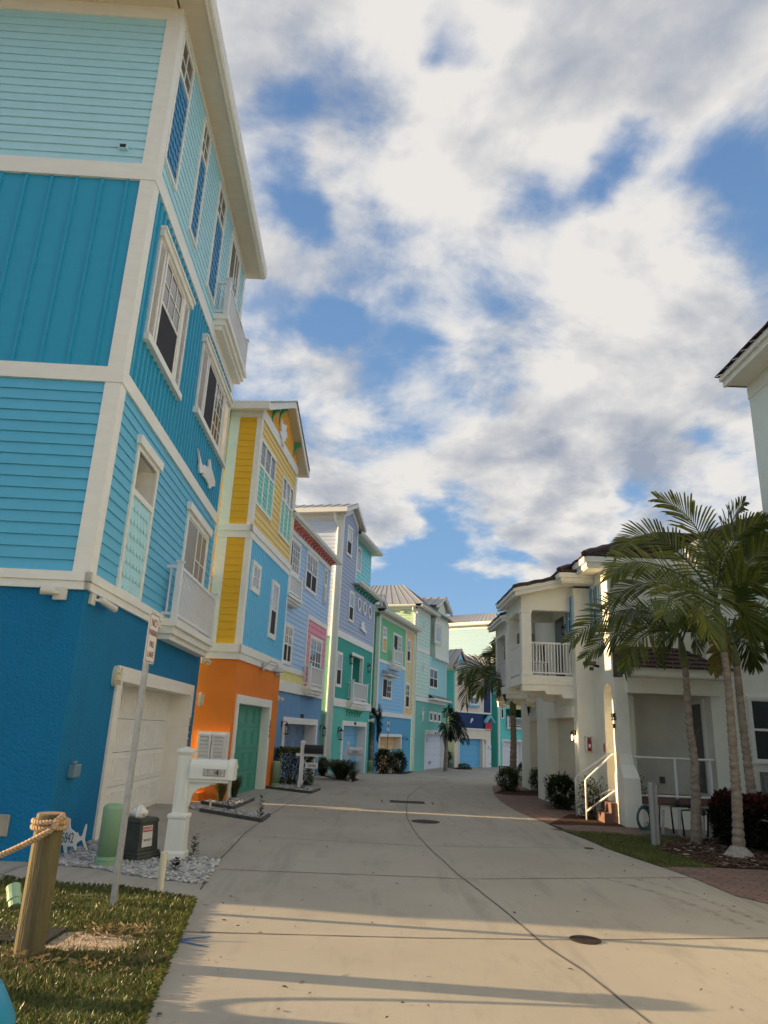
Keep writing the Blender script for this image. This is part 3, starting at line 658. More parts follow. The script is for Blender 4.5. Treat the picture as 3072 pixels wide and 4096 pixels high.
# ------------------------------------------------------------------ house 2: yellow over blue over orange
def house_two():
    fr, zb, W = street2((1055, 3155), 5.5, (1003.8, 2098.7), (1072, 3146)); sd = side_of(fr)
    W = fr.on(cG(1062, 1045))[0]
    H = thing('yellow_house', 'yellow gabled house with blue batten middle, orange ground floor and green garage door', 'house', (fr.A.x, fr.A.y, 0))
    YS = paint('deep_yellow_paint', S(198, 152, 10)); YF = paint('pale_yellow_paint', S(214, 184, 92)); YG = paint('golden_yellow_paint', S(214, 164, 44)); BL = paint('sky_blue_paint', S(78, 152, 182)); OR = stucco('orange_stucco', S(196, 108, 26), .6); GN = paint('green_door_paint', S(44, 120, 102), .03)
    TE = paint('teal_shingle_paint', S(96, 168, 156)); BR = paint('green_bracket_paint', S(48, 128, 88))
    z1, z2, z3 = 3.16, 6.27, fr.on(cG(690, 345))[1]
    z1 = fr.on((940, 2634))[1]; z2 = fr.on((995.7, 2148))[1]
    gr = fr.rect(c4(1570, 790), cB(165, 1825)); gr = (gr[0], gr[1], 0, gr[3])
    m = M(); flat(m, fr, 0, W, -.3, z1, [(gr[0] + .05, gr[1] - .05, -1, gr[3] - .05)]); flat(m, sd, 0, 11, -.3, z1); mk('stucco_wall', m, OR, H)
    garage(H, fr, gr, GN, 0.0, None, .2, 4, 4, .2, 'raised')
    WA = fr.rect(cA(40, 720), cA(105, 1158), .03); WB = fr.rect(cA(277, 955), cA(300, 1697), .03)
    m = M(); batten(m, fr, .2, W - .05, z1 + .36, z2, .17, [hole(WA), hole(WB)], .06, .035); mk('batten_siding', m, BL, H)
    window(H, fr, WA, 2, 2, 'fixed', .11, glass=GLASSB, d=.05); window(H, fr, WB, 1, 1, 'hung', .11, glass=GLASSB)
    X1 = fr.rect(cG(688, 545), cG(787, 1487), .04); X2 = fr.rect(cG(928, 958), cG(992, 1762), .04)
    m = M(); lap(m, fr, .15, W - .05, z2 + .34, z3, .17, [hole(X1), hole(X2)]); mk('lap_siding', m, YF, H)
    stripwin(H, fr, X1, fr.on(cG(672, 850), .04)[1], TE, 1, 2, 3, .08, .06, .13, .15); stripwin(H, fr, X2, fr.on(cG(912, 1222), .04)[1], TE, 1, 2, 3, .08, .06, .13, .15)
    t1 = sd.on(cG(420, 600))[0]; t0 = sd.on(cG(612, 600))[0]
    m = M(); lap(m, sd, 0, 11, z1 + .36, z2, .17); lap(m, sd, 0, 11, z2 + .34, z3 + .05, .17); mk('lap_siding', m, YS, H)
    SL = .50; apu = 2.45; apz = 10.86; ze = z3 + .30
    lim = lambda z: (apu - (apz - z) / SL, apu + (apz - z) / SL)
    m = M(); batten(m, fr, .0, W, z3 + .3, apz - .05, .16, [], .06, .03, lim); mk('gable_siding', m, YG, H)
    m = M()
    for f, a in ((fr, W), (sd, t1 + .25)):
        trim(m, f, -.04, a, z1, z1 + .16, .045); trim(m, f, -.07, a, z1 + .16, z1 + .36, .07)
        trim(m, f, -.04, a, z2, z2 + .17, .045); trim(m, f, -.07, a, z2 + .17, z2 + .34, .07)
        trim(m, f, -.04, a, z3, z3 + .3, .045)
    trim(m, fr, -.03, .15, z1 + .36, z2, .035); trim(m, fr, -.03, .12, z2 + .34, z3, .035); trim(m, fr, W - .12, W + .03, z1 + .36, z2, .035); trim(m, fr, W - .12, W + .03, z2 + .34, z3, .035)
    for za, zb2 in ((z1 + .36, z2), (z2 + .34, z3)): trim(m, sd, -.03, t0, za, zb2, .034); trim(m, sd, t1, t1 + .25, za, zb2, .034)
    mk('white_trim', m, WHITE, H)
    # roof: gable to the street, rakes with soffit
    P = fr.P; m = M(); ov, oe, th = .26, .36, .12
    L0, L1 = (-oe, apz - (apu + oe) * SL), (apu, apz); R0 = (5.0, apz - (5.0 - apu) * SL); rw = 5.0
    for (a, b) in ((L0, L1), (L1, R0)):
        m.add([P(a[0], a[1], ov), P(b[0], b[1], ov), P(b[0], b[1], -9), P(a[0], a[1], -9), P(a[0], a[1] + th, ov), P(b[0], b[1] + th, ov), P(b[0], b[1] + th, -9), P(a[0], a[1] + th, -9)], [(0, 1, 2, 3), (4, 5, 6, 7), (0, 1, 5, 4), (2, 3, 7, 6), (1, 2, 6, 5), (3, 0, 4, 7)])
    mk('soffit', m, SOFFIT, H)
    m = M()
    for (a, b) in ((L0, L1), (L1, R0)):
        m.add([P(a[0], a[1] - .06, ov), P(b[0], b[1] - .06, ov), P(b[0], b[1] + th + .02, ov), P(a[0], a[1] + th + .02, ov), P(a[0], a[1] - .06, ov + .04), P(b[0], b[1] - .06, ov + .04), P(b[0], b[1] + th + .02, ov + .04), P(a[0], a[1] + th + .02, ov + .04)], [(4, 5, 6, 7), (0, 1, 5, 4), (1, 2, 6, 5), (2, 3, 7, 6), (3, 0, 4, 7), (0, 1, 2, 3)])
    m.box(fr, -oe - .1, -oe, L0[1] - .05, L0[1] + .16, -9, ov + .05); m.box(fr, rw, rw + .1, R0[1] - .05, R0[1] + .16, -9, ov + .05)
    mk('fascia', m, WHITE, H)
    m = M(); up = th + .03
    seam_roof(m, P(L0[0], L0[1] + up, ov + .06), P(L0[0], L0[1] + up, -9), P(L1[0], L1[1] + up, -9), P(L1[0], L1[1] + up, ov + .06), 20)
    seam_roof(m, P(R0[0], R0[1] + up, ov + .06), P(R0[0], R0[1] + up, -9), P(L1[0], L1[1] + up, -9), P(L1[0], L1[1] + up, ov + .06), 20); mk('roof', m, METALROOF, H)
    for u in (.95, 1.75, 3.75):
        m = M(); zz = apz - abs(u - apu) * SL - .04; corbel(m, fr, u, zz, .24, .42, .09); mk('bracket', m, BR, H)
    m = M(); sidecorbel(m, fr, -.9, 0, z3 + .3, .4, .36, .1); mk('bracket', m, BR, H)
    ornament(H, fr, 'turtle_ornament', [cG(*p) for p in [(908, 335), (918, 400), (935, 405), (948, 425), (962, 410), (963, 440), (952, 470), (962, 500), (968, 540), (968, 556), (955, 552), (945, 590), (930, 600), (938, 655), (932, 660), (915, 620), (912, 570), (905, 540), (893, 520), (892, 490), (903, 485), (905, 440), (903, 370)]], WHITE2, .04, .09)
    shell(H, fr, 0, W - .8, -.4, z3 + .25, 11, YS)
    # louvred cabinet on the side wall
    a = sd.rect(cQ(345, 272), cQ(738, 700), .18); m = M(); zc = .80; m.box(sd, a[0], a[1], zc, a[3], 0, .18); o = mk('louvred_cabinet', m, WHITE2, H)
    um = (a[0] + a[1]) / 2
    f2 = Fr(sd.A + sd.n * .18, sd.u, sd.n)
    for p, q in ((a[0] + .02, um - .01), (um + .01, a[1] - .02)): shutter(o, f2, p, q, zc + .02, a[3] - .06, WHITE2, .03, .075)
    m = M(); m.quad(sd.P(a[0] + .03, zc + .03, .183), sd.P(a[1] - .03, zc + .03, .183), sd.P(a[1] - .03, a[3] - .07, .183), sd.P(a[0] + .03, a[3] - .07, .183)); mk('slat_gap_shade', m, pmat('shadow_grey', (.22, .22, .23), .7), o)  # dark sheet paints the shade between the louvre slats
    m = M(); m.box(sd, um - .02, um + .01, a[3] - .22, a[3] - .16, .20, .24); mk('latch', m, GALV, o)
    # gooseneck lamp, fittings
    u, z = fr.on(cB(130, 350)); m = M(); m.box(fr, u - .07, u + .07, z - .1, z + .1, .07, .1); m.tube([fr.P(u, z, .1), fr.P(u, z + .14, .25), fr.P(u, z + .1, .42), fr.P(u, z + .02, .45)], .016, 8); c = fr.P(u, z, .45)
    m.lathe(c, [(.03, .04), (.05, -.02), (.19, -.11), (.2, -.125)], 18); o = mk('barn_light', m, GALV, H); m = M(); m.lathe(c, [(.07, -.11), (.075, -.22), (.05, -.26)], 12); mk('glass_jar', m, pmat('jar_glass', (.35, .36, .33), .1), o)
    u, z = fr.on(cB(335, 733)); camera_unit(H, fr, u, z, .12, -.05, .8)
    m = M()
    for k, ch in enumerate('5846'): z = fr.on((cQ(1432, 0)[0], cQ(0, 150 + 64 * k)[1]))[1]; add_text(m, ch, .15, fr.P(gr[1] - .07, z, .045), fr.u.to_3d(), (0, 0, 1))
    mk('house_number', m, BLACK, H)
    t2 = sd.on(cG(290, 1700))[0]; z4 = sd.on(cG(270, 2050), .0)[1]
    m = M(); m.box(sd, t1 + .27, t1 + 2.2, z2 - .95 - .25, z2 - .95, 0, .62)
    for k in range(14): m.box(sd, t1 + .32 + k * .13, t1 + .35 + k * .13, z2 - .95, z2 - .02, .56, .59)
    m.box(sd, t1 + .27, t1 + 2.2, z2 - .06, z2 + .0, .54, .61); m.box(sd, t1 + .27, t1 + .37, z2 - .95, z2 + .04, .51, .61); mk('side_balcony', m, WHITE2, H)
    a = sd.rect(cQ(205, 1300), cQ(390, 1378), .05); m = M(); m.box(sd, a[0], a[1], -.05, .17, -.1, .35); mk('plinth', m, OR, H)
    return H
house_two()

# ------------------------------------------------------------------ house 3: blue-grey with a pink panel
def house_three():
    fr, zb, W = street2(cB(805, 1665), 9.5, (1090, 2600), (1287, 2800))
    H = thing('periwinkle_house', 'blue-grey lap-sided house with a pink shingled bay, coral eave brackets and slate blue garage door', 'house', (fr.A.x, fr.A.y, zb))
    LP = paint('powder_blue_paint', S(130, 158, 184)); ST = stucco('slate_blue_stucco', S(84, 122, 156), .5); PK = paint('pink_paint', S(206, 124, 140)); YE = paint('cream_yellow_paint', S(212, 206, 140)); DR = paint('slate_door_paint', S(78, 104, 134), .02); CO = paint('coral_paint', S(186, 108, 98))
    zt = fr.on(cA(977, 812))[1] - .10; zp = fr.on(cB(870, 748))[1]; zb1 = zp + .32
    gr = fr.rect(cB(400, 955), cB(766, 1676)); gr = (gr[0], gr[1], zb, gr[3])
    m = M(); flat(m, fr, .12, W, zb - .5, zp, [(gr[0] + .05, gr[1] - .05, zb - 1, gr[3] - .05)]); mk('stucco_wall', m, ST, H)
    garage(H, fr, gr, DR, zb, None, .4, 4, 4, .22)
    pk0, pk1 = fr.on(cA(695, 1350))[0], W - .06; pkz = fr.on(cA(925, 1535))[1]
    Wl = fr.rect(cA(425, 1475), cB(492, 345), .04); ypz = fr.on(cB(500, 430))[1]
    Wb = fr.rect(cA(697, 600), cA(798, 1170), .04); Wc = fr.rect(cA(905, 815), cA(912, 1265), .03); Wa = fr.rect(cA(500, 425), cA(590, 950), .04); Wa = (.25, Wa[1], Wa[2], Wa[3])
    m = M(); hl = [hole(q) for q in (Wl, Wb, Wc, Wa)] + [(pk0 + .05, W + 1, zp, pkz)]
    lap(m, fr, .12, W - .08, ypz + .15, zt, .16, hl); mk('lap_siding', m, LP, H)
    m = M(); batten(m, fr, .12, pk0, zb1, ypz + .02, .18, [], .04, .025); mk('batten_siding', m, YE, H)
    Wd = fr.rect(cA(735, 1625), cB(838, 600), .04); Wd = (Wd[0], Wd[1], zb1 + .05, Wd[3])
    m = M(); scallop(m, fr, pk0 + .08, pk1, zb1, pkz - .12, .2, .2, .006, [hole(Wd)]); mk('shingle_panel', m, PK, H)
    window(H, fr, Wa, 3, 4, 'slider', .09, name='balcony_door'); window(H, fr, Wb, 4, 2, 'hung', .09, mull=1); window(H, fr, Wl, 4, 2, 'hung', .09, mull=1); window(H, fr, Wd, 4, 4, 'fixed', .09, mull=1, name='balcony_door')
    o = window(H, fr, (Wc[0], Wc[1], (Wc[2] + Wc[3]) / 2, Wc[3]), 2, 3, 'fixed', .06); m = M(); framebox(m, fr, Wc[0], Wc[1], Wc[2], (Wc[2] + Wc[3]) / 2, .06, 0, .05); m.box(fr, Wc[0] + .06, Wc[1] - .06, Wc[2] + .06, (Wc[2] + Wc[3]) / 2 - .06, 0, .012); mk('lower_panel', m, paint('grey_panel', S(150, 158, 166)), o)
    m = M(); uc = (Wc[0] + Wc[1]) / 2; zc = Wc[2] * .74 + Wc[3] * .26
    m.tube([fr.P(uc + a * .12, zc + b * .5, .04) for a, b in ((.3, .62), (-.5, .55), (-.2, .35), (.4, .1), (.3, -.2), (-.3, -.45), (-.3, -.6), (.2, -.62), (.25, -.45))], [.02, .05, .055, .07, .06, .045, .035, .03, .02], 8); mk('seahorse_ornament', m, WHITE2, H, smooth=True)
    m = M(); trim(m, fr, .12, W + .03, zp, zb1, .06); trim(m, fr, W - .1, W + .03, zb1, zt, .036); trim(m, fr, pk0, W - .1, pkz - .12, pkz + .06, .045); trim(m, fr, pk0, pk0 + .1, zb1, pkz - .12, .04); trim(m, fr, .12, pk0, ypz, ypz + .16, .04); trim(m, fr, .12, W + .03, zt - .1, zt + .06, .05); mk('white_trim', m, WHITE, H)
    balcony(H, fr, .15, 1.78, 5.56, .32, .68, .24)
    balcony(H, fr, 3.45, 5.35, zb1 - .02, .34, .70, .30)
    zso = zt + .26; m = M(); n = 17; u0 = .35
    flat(m, fr, .12, W + .03, zt + .05, zso, d=.005); mk('frieze', m, LP, H)
    for i in range(n):
        c = M(); corbel(c, fr, u0 + (W - .12 - u0) * i / (n - 1), zso, .25, .25, .11); mk('bracket', c, CO, H)
    soffit_eave(H, fr, .12, W, zso, .30, 0, .13, .3, 0, .45); hip_roof(H, fr, .1, W + .4, -10, .34, zso + .15, .8)
    shell(H, fr, .12, W, zb - .4, zso + .1, 10, LP)
    m = M(); m.box(fr, W - .1, W + 1.5, zb - .4, 3.2, -10, -4.5); mk('shade_block', m, LP, H)  # unseen block added to shade the foot of the lavender house's side
    for p in (cB(378, 1075), cB(842, 1112)): u, z = fr.on(p); lantern(H, fr, u, z, .85, dp=.2)
    m = M(); u, z = fr.on(cB(623, 953)); add_text(m, '5848', .2, fr.P(u, z, .02), fr.u.to_3d(), (0, 0, 1), .01); mk('house_number', m, BLACK, H)
    return H
house_three()

# ------------------------------------------------------------------ house 4: lavender over teal
def house_four():
    fr, zb, W = street2(cB(1375, 1632), 13.0, (1346.4, 2543.7), cB(1476, 190)); sd = side_of(fr)
    H = thing('lavender_house', 'lavender gabled house with portholes over a teal green lower half', 'house', (fr.A.x, fr.A.y, zb))
    SL = paint('ice_blue_paint', (.64, .72, .84)); LV = paint('lavender_paint', S(124, 136, 158)); TB = paint('teal_batten_paint', S(52, 142, 132)); TS = stucco('teal_stucco', S(72, 148, 136), .5); GS = stucco('green_stucco', (.24, .50, .33), .6); DR = paint('blue_door_paint', S(88, 146, 178), .02); TW = paint('aqua_shingle_paint', S(96, 172, 180)); CG = paint('sea_green_paint', S(70, 140, 120))
    zA = fr.on(cB(985, 790))[1]; zB = fr.on(cA(1045, 1640))[1]; ut = 2.42; zg0 = 10.60
    zl = fr.on(cA(1490, 1262))[1]
    gr = fr.rect(cB(1110, 1000), cB(1376, 1634)); gr = (gr[0], gr[1], zb, gr[3])
    m = M(); flat(m, fr, 0, W, zb - .5, zA, [(gr[0] + .05, gr[1] - .05, zb - 1, gr[3] - .05)]); mk('stucco_wall', m, TS, H)
    m = M(); flat(m, sd, 0, 10, zb - .5, zB); mk('stucco_wall', m, GS, H)
    garage(H, fr, gr, DR, zb, None, .4, 5, 1, .2, 'flush')
    Wt = fr.rect(cB(1055, 160), cB(1096, 605), .03); ro = fr.rect(cB(1230, 182), cB(1338, 600), .0); ro = (ro[0], fr.on(cB(1362, 245))[0], zA + .24, ro[3])
    m = M(); batten(m, fr, .1, W - .06, zA + .22, zB, .17, [hole(Wt), hole(ro)], .045, .03); mk('batten_siding', m, TB, H)
    m = M(); a, b, c, d = ro; Q = fr.P
    m.quad(Q(a, c, -1.1), Q(b, c, -1.1), Q(b, d, -1.1), Q(a, d, -1.1)); m.quad(Q(a, c, 0), Q(a, c, -1.1), Q(a, d, -1.1), Q(a, d, 0)); m.quad(Q(b, c, 0), Q(b, c, -1.1), Q(b, d, -1.1), Q(b, d, 0)); m.quad(Q(a, d, 0), Q(b, d, 0), Q(b, d, -1.1), Q(a, d, -1.1)); mk('balcony_recess', m, TB, H)
    m = M(); framebox(m, fr, a - .02, b + .02, c, d + .02, .12, -.12, .045); mk('recess_trim', m, WHITE, H)
    window(H, fr, Wt, 1, 1, 'hung', .09)
    P1 = fr.rect(cA(1183, 292), cA(1223, 705), .03); P2 = fr.rect(cA(1205, 1082), cA(1243, 1490), .03)
    ap = (ut * .53, zg0 + ut * .53 * .42); lim = lambda z: (ut * .53 - (ap[1] - z) / .42, ut * .53 + (ap[1] - z) / .42)
    m = M(); lap(m, fr, .08, W - .06, zB + .28, zl, .17, [hole(P2)]); lap(m, fr, .08, ut, zl, zg0 - .02, .17, [hole(P1)]); lap(m, fr, .04, ut, zg0 - .02, ap[1], .17, [], lim); mk('lap_siding', m, LV, H)
    m = M(); lap(m, sd, .22, 10, zB + .3, zg0, .17); mk('lap_siding', m, SL, H)
    window(H, fr, P1, 1, 1, 'hung', .09, glass=GLASSB); window(H, fr, P2, 1, 1, 'hung', .09, glass=GLASSB)
    for p in (cA(1309, 1260), cA(1374, 1308), cA(1437, 1354)):
        u, z = fr.on(p); rz = abs(fr.on((p[0], p[1] - 28))[1] - z); m = M(); m.ring(fr, u, z, rz, rz, rz * .3, 0, .06, 24); o = mk('porthole', m, WHITE2, H)
        gq = M(); gq.poly([fr.P(u + math.cos(t * .2618) * rz * .75, z + math.sin(t * .2618) * rz * .75, .02) for t in range(24)]); mk('pane', gq, GLASSB, o)
    ornament(H, fr, 'sailfish_ornament', [cA(*p) for p in [(1362, 1466), (1378, 1480), (1386, 1530), (1398, 1580), (1412, 1580), (1408, 1600), (1400, 1645), (1396, 1610), (1380, 1590), (1366, 1585), (1352, 1560), (1335, 1552), (1345, 1535), (1348, 1495)]], WHITE2, .03, .08)
    # set-back upper volume
    f2 = fr.shift(ut, -.25); zu = fr.on(cA(1415, 610), -.25)[1]; w2 = W - ut - .15
    WR = f2.rect(cA(1300, 545), cA(1330, 893), .03); m = M(); scallop(m, f2, 0, w2, zl + .1, zu, .35, .2, .006, [hole(WR)]); mk('shingle_panel', m, TW, H); window(H, f2, WR, 1, 1, 'fixed', .09, glass=GLASSB)
    m = M(); m.box(f2, 0, w2, zl, zu, -9, -.02); mk('upper_block', m, TW, H); soffit_eave(H, f2, 0, w2, zu, .46, 0, .13, .3, 0, .35); hip_roof(H, f2, 0, w2 + .4, -9, .48, zu + .16, .9)
    # lower eave with green brackets
    m = M(); trim(m, fr, ut, W + .03, zl - .02, zl + .06, .05)
    soffit_eave(H, fr, ut, W, zl + .24, .30, -.02, .12, .3, .35, .4)
    flat(m, fr, ut, W, zl + .05, zl + .24, d=.02)
    for i in range(8): c = M(); corbel(c, fr, ut + .15 + (W - ut - .25) * i / 7, zl + .24, .24, .24, .12); mk('bracket', c, CG, H)
    # tall gable roof
    P = fr.P; ov = .24; oe = .42; sl = .42; rz = ap[1] + .12; ez = zg0 - oe * sl + .12
    rm = M(); sm = M(); fm = M(); pts = ((-oe, ez), (ut * .53, rz), (ut * 1.06 + oe, ez))
    for a, b in ((pts[0], pts[1]), (pts[1], pts[2])):
        sm.quad(P(a[0], a[1], ov), P(b[0], b[1], ov), P(b[0], b[1], -9), P(a[0], a[1], -9)); seam_roof(rm, P(a[0], a[1] + .16, ov), P(a[0], a[1] + .16, -9), P(b[0], b[1] + .16, -9), P(b[0], b[1] + .16, ov), 22)
        fm.add([P(a[0], a[1] - .03, ov), P(b[0], b[1] - .03, ov), P(b[0], b[1] + .15, ov), P(a[0], a[1] + .15, ov), P(a[0], a[1] - .03, ov + .04), P(b[0], b[1] - .03, ov + .04), P(b[0], b[1] + .15, ov + .04), P(a[0], a[1] + .15, ov + .04)], [(0, 1, 2, 3), (4, 5, 6, 7), (0, 1, 5, 4), (1, 2, 6, 5), (2, 3, 7, 6), (3, 0, 4, 7)])
    fm.box(fr, -oe - .1, -oe, ez - .03, ez + .17, -9, ov + .04)
    sm.quad(P(-oe, ez - .01, ov - .1), P(0, ez - .01, ov - .1), P(0, ez - .01, -9), P(-oe, ez - .01, -9))
    mk('roof', rm, METALROOF, H); mk('soffit', sm, SOFFIT, H); mk('fascia', fm, WHITE, H)
    m = M(); trim(m, fr, -.03, .1, zB + .28, zg0, .036); trim(m, fr, ut - .06, ut + .06, zl + .5, zg0, .036); trim(m, fr, W - .08, W + .03, zA + .22, zl, .036); trim(m, fr, -.03, W + .03, zB, zB + .28, .045); trim(m, fr, -.03, W + .03, zA - .1, zA + .22, .06); trim(m, fr, -.03, .1, zA + .22, zB, .036)
    for a, b in ((pts[0], pts[1]), (pts[1], pts[2])):
        u0, u1 = max(a[0], 0), min(b[0], ut); z = lambda u: a[1] + (b[1] - a[1]) * (u - a[0]) / (b[0] - a[0]); m.prism(fr, [(u0, z(u0) - .3), (u1, z(u1) - .3), (u1, z(u1) - .06), (u0, z(u0) - .06)], 0, .045)
    trim(m, sd, -.03, .22, zb, zg0, .036); trim(m, sd, .22, 10, zB, zB + .3, .045); trim(m, sd, .22, 10, zg0 - .25, zg0 + .02, .045); mk('white_trim', m, WHITE, H)
    m = M(); m.tube([sd.P(.3, ez + .02, .35), sd.P(.3, ez - .25, .3), sd.P(.18, ez - .55, .09), sd.P(.18, zb + .05, .09)], .06, 8); mk('downspout', m, WHITE, H)
    shell(H, fr, 0, W, zb - .4, zl + .3, 10, TS); m = M(); m.box(fr, .05, ut - .02, zl, zg0, -9.5, -.05); mk('rear_wall', m, LV, H)
    m = M(); m.box(fr, W - .1, W + 1.9, zb - .4, 8.6, -10, -4.5); mk('shade_block', m, TS, H)  # unseen block added to keep sun off house five's side wall
    balcony(H, fr, 1.95, 4.7, zA + .22, .34, .78, .36)
    for i in range(6): c = M(); corbel(c, fr, 2.2 + 2.2 * i / 5, zA - .14, .24, .3, .09); mk('bracket', c, CG, H)
    for p, s in ((cB(1197, 250), .95), (cB(1412, 355), .95), (cB(1060, 1145), 1.1)): u, z = fr.on(p); lantern(H, fr, u, z, s, dp=.12)
    m = M(); u, z = fr.on(cB(1267, 1040), .03); add_text(m, '5850', .17, fr.P(u, z, .04), fr.u.to_3d(), (0, 0, 1), .01); mk('house_number', m, BLACK, H)
    m = M(); u, z = fr.on(cB(1425, 1000)); m.box(fr, u - .06, u + .06, z - .06, z + .06, 0, .1); m.tube([fr.P(u, z, .08), fr.P(u + .05, z, .3)], [.05, .12], 10); mk('floodlight', m, WHITE2, H)
    return H
house_four()

# ------------------------------------------------------------------ house 5: green, blue and yellow
def house_five():
    fr, zb, W = street2((1600, 3088.5), 17.5, cC(283, 290), cC(603, 447)); sd = side_of(fr)
    H = thing('green_blue_house', 'house with green battens over blue laps, a scalloped yellow corner pier and yellow garage door', 'house', (fr.A.x, fr.A.y, zb))
    GS = paint('leaf_green_paint', S(84, 144, 114)); GB = paint('sage_batten_paint', S(104, 164, 126)); BL = paint('light_blue_paint', S(110, 160, 190)); ST = stucco('mid_blue_stucco', S(72, 128, 158), .5); YE = paint('apricot_paint', S(214, 178, 106)); DR = paint('sand_door_paint', S(198, 158, 104), .02); MG = paint('mint_panel', S(150, 196, 150))
    zt = fr.on(cC(603, 447))[1]; zA = fr.on(cC(495, 1240))[1]; zB = fr.on(cC(285, 705))[1]; up = fr.on(cC(515, 800))[0]
    g0 = fr.on(cC(272, 1370))[0]; gz = fr.on(cC(480, 1392))[1]; gr = (g0, fr.on(cC(486, 1400))[0], zb, gz)
    m = M(); flat(m, fr, 0, W, zb - .5, zA, [(gr[0] + .05, gr[1] - .05, zb - 1, gz - .05)]); flat(m, sd, 0, 1.6, zb - .5, zA); mk('stucco_wall', m, ST, H)
    garage(H, fr, gr, DR, zb, None, .35, 5, 1, .14, 'flush', .14)
    Wn = fr.rect(cC(315, 365), cC(341, 622), .03); Ws = fr.rect(cC(415, 425), cC(487, 640), .03); Wh = fr.rect(cC(310, 842), cC(390, 1070), .03)
    m = M(); batten(m, fr, .12, up, zB + .14, zt, .2, [hole(Wn), hole(Ws)], .05, .03); mk('batten_siding', m, GB, H)
    m = M(); lap(m, fr, .12, up, zA + .22, zB - .02, .18, [hole(Wh)]); mk('lap_siding', m, BL, H)
    m = M(); lap(m, sd, .15, 1.6, zA + .22, zt, .2); mk('lap_siding', m, GS, H)
    zs = fr.on(cC(325, 478), .03)[1]
    o = window(H, fr, (Wn[0], Wn[1], zs, Wn[3]), 2, 2, 'fixed', .06, glass=GLASSB); m = M(); framebox(m, fr, Wn[0], Wn[1], Wn[2], zs, .06, 0, .05)
    mk('panel_frame', m, WHITE, o); shutter(o, fr, Wn[0] + .06, Wn[1] - .06, Wn[2] + .05, zs, YE, .01, .08)
    window(H, fr, Ws, 3, 3, 'slider', .09, name='balcony_door'); window(H, fr, Wh, 2, 3, 'slider', .09)
    W1 = fr.rect(cC(545, 485), cC(571, 715), .03); W2 = fr.rect(cC(530, 905), cC(560, 1150), .03)
    m = M(); nr = 14
    flat(m, fr, up + .12, W - .05, zA + .22, zt, [hole(W1), hole(W2)], d=.004)
    for i in range(30):
        z = zA + .22 + (zt - zA - .22) * i / 30; u0, u1 = up + .12, W - .05; k = 12
        for a in range(k):
            p, q = u0 + (u1 - u0) * a / k, u0 + (u1 - u0) * (a + 1) / k; f = lambda u: .035 * math.sin((u - u0) * 9 + i * 1.7)
            if any(h[0] < (p + q) / 2 < h[1] and h[2] < z < h[3] for h in (W1, W2)): continue
            h = (zt - zA - .22) / 30
            m.quad(fr.P(p, z + f(p), .026), fr.P(q, z + f(q), .026), fr.P(q, z + h + f(q), .008), fr.P(p, z + h + f(p), .008)); m.quad(fr.P(p, z + f(p), .004), fr.P(q, z + f(q), .004), fr.P(q, z + f(q), .026), fr.P(p, z + f(p), .026))
    mk('wavy_shingles', m, YE, H)
    window(H, fr, W1, 2, 2, 'hung', .07); window(H, fr, W2, 2, 2, 'hung', .07)
    m = M(); a, b = (W1[0] + W2[0]) / 2 + .02, (W1[1] + W2[1]) / 2 - .02; mk('panel_frame', framebox(m, fr, a, b, W2[3], W1[2], .04, 0, .04), WHITE, H); shutter(H, fr, a + .04, b - .04, W2[3], W1[2], MG, .01, .12)
    m = M(); ua, ub = Wh[0] - .12, Wh[1] + .12; zz = Wh[3] + .05
    m.box(fr, ua, ub, zz, zz + .1, 0, .4); o = mk('window_hood', m, WHITE, H)
    m = M(); m.add([fr.P(ua - .05, zz + .1, .45), fr.P(ub + .05, zz + .1, .45), fr.P(ub - .15, zz + .32, 0), fr.P(ua + .15, zz + .32, 0), fr.P(ua - .05, zz + .1, 0), fr.P(ub + .05, zz + .1, 0)], [(0, 1, 2, 3), (0, 3, 4), (1, 5, 2)]); mk('hood_roof', m, METALROOF, o)
    b1 = fr.on(cC(500, 760), .3)[0]; b0 = fr.on(cC(412, 735), .3)[0]; balcony(H, fr, b0, b1, zB + .08, .34, .75, .28)
    m = M(); trim(m, fr, -.03, W + .03, zA, zA + .22, .05); trim(m, fr, -.03, up, zB - .02, zB + .14, .045); trim(m, fr, -.03, .14, zA + .22, zt, .037); trim(m, sd, -.03, .16, zA + .22, zt, .037); trim(m, sd, .16, 1.6, zA, zA + .22, .05); trim(m, fr, up, up + .13, zA + .22, zt, .04); trim(m, fr, W - .06, W + .03, zA + .22, zt, .04); trim(m, fr, -.03, W + .03, zt, zt + .2, .045); mk('white_trim', m, WHITE, H)
    soffit_eave(H, fr, 0, W, zt + .2, .38, 0, .13, .3, .35, .4); soffit_eave(H, sd, .02, 1.6, zt + .2, .35, 0, .13, .3, 0, 0)
    zr = zt + .35; hip_roof(H, fr, -.45, W + .4, -1.7, .45, zr, .45, 1.2, 14)
    P = fr.P; pk = fr.on(cC(322, 66), -.3); re = fr.on(cC(402, 265), -.3)
    um = pk[0]; hw = max(.5, re[0] - um); m = M()
    seam_roof(m, P(um - hw, zr + .02, -.3), P(um - hw, zr + .02, -1.8), P(um, pk[1], -1.8), P(um, pk[1], -.3), 10); seam_roof(m, P(um + hw, zr + .02, -.3), P(um + hw, zr + .02, -1.8), P(um, pk[1], -1.8), P(um, pk[1], -.3), 10); o = mk('dormer_roof', m, METALROOF, H)
    m = M(); m.prism(fr, [(um - hw * .85, zr), (um + hw * .85, zr), (um, pk[1] - .12)], -.75, -.6); mk('gable_wall', m, GB, H)
    m = M()
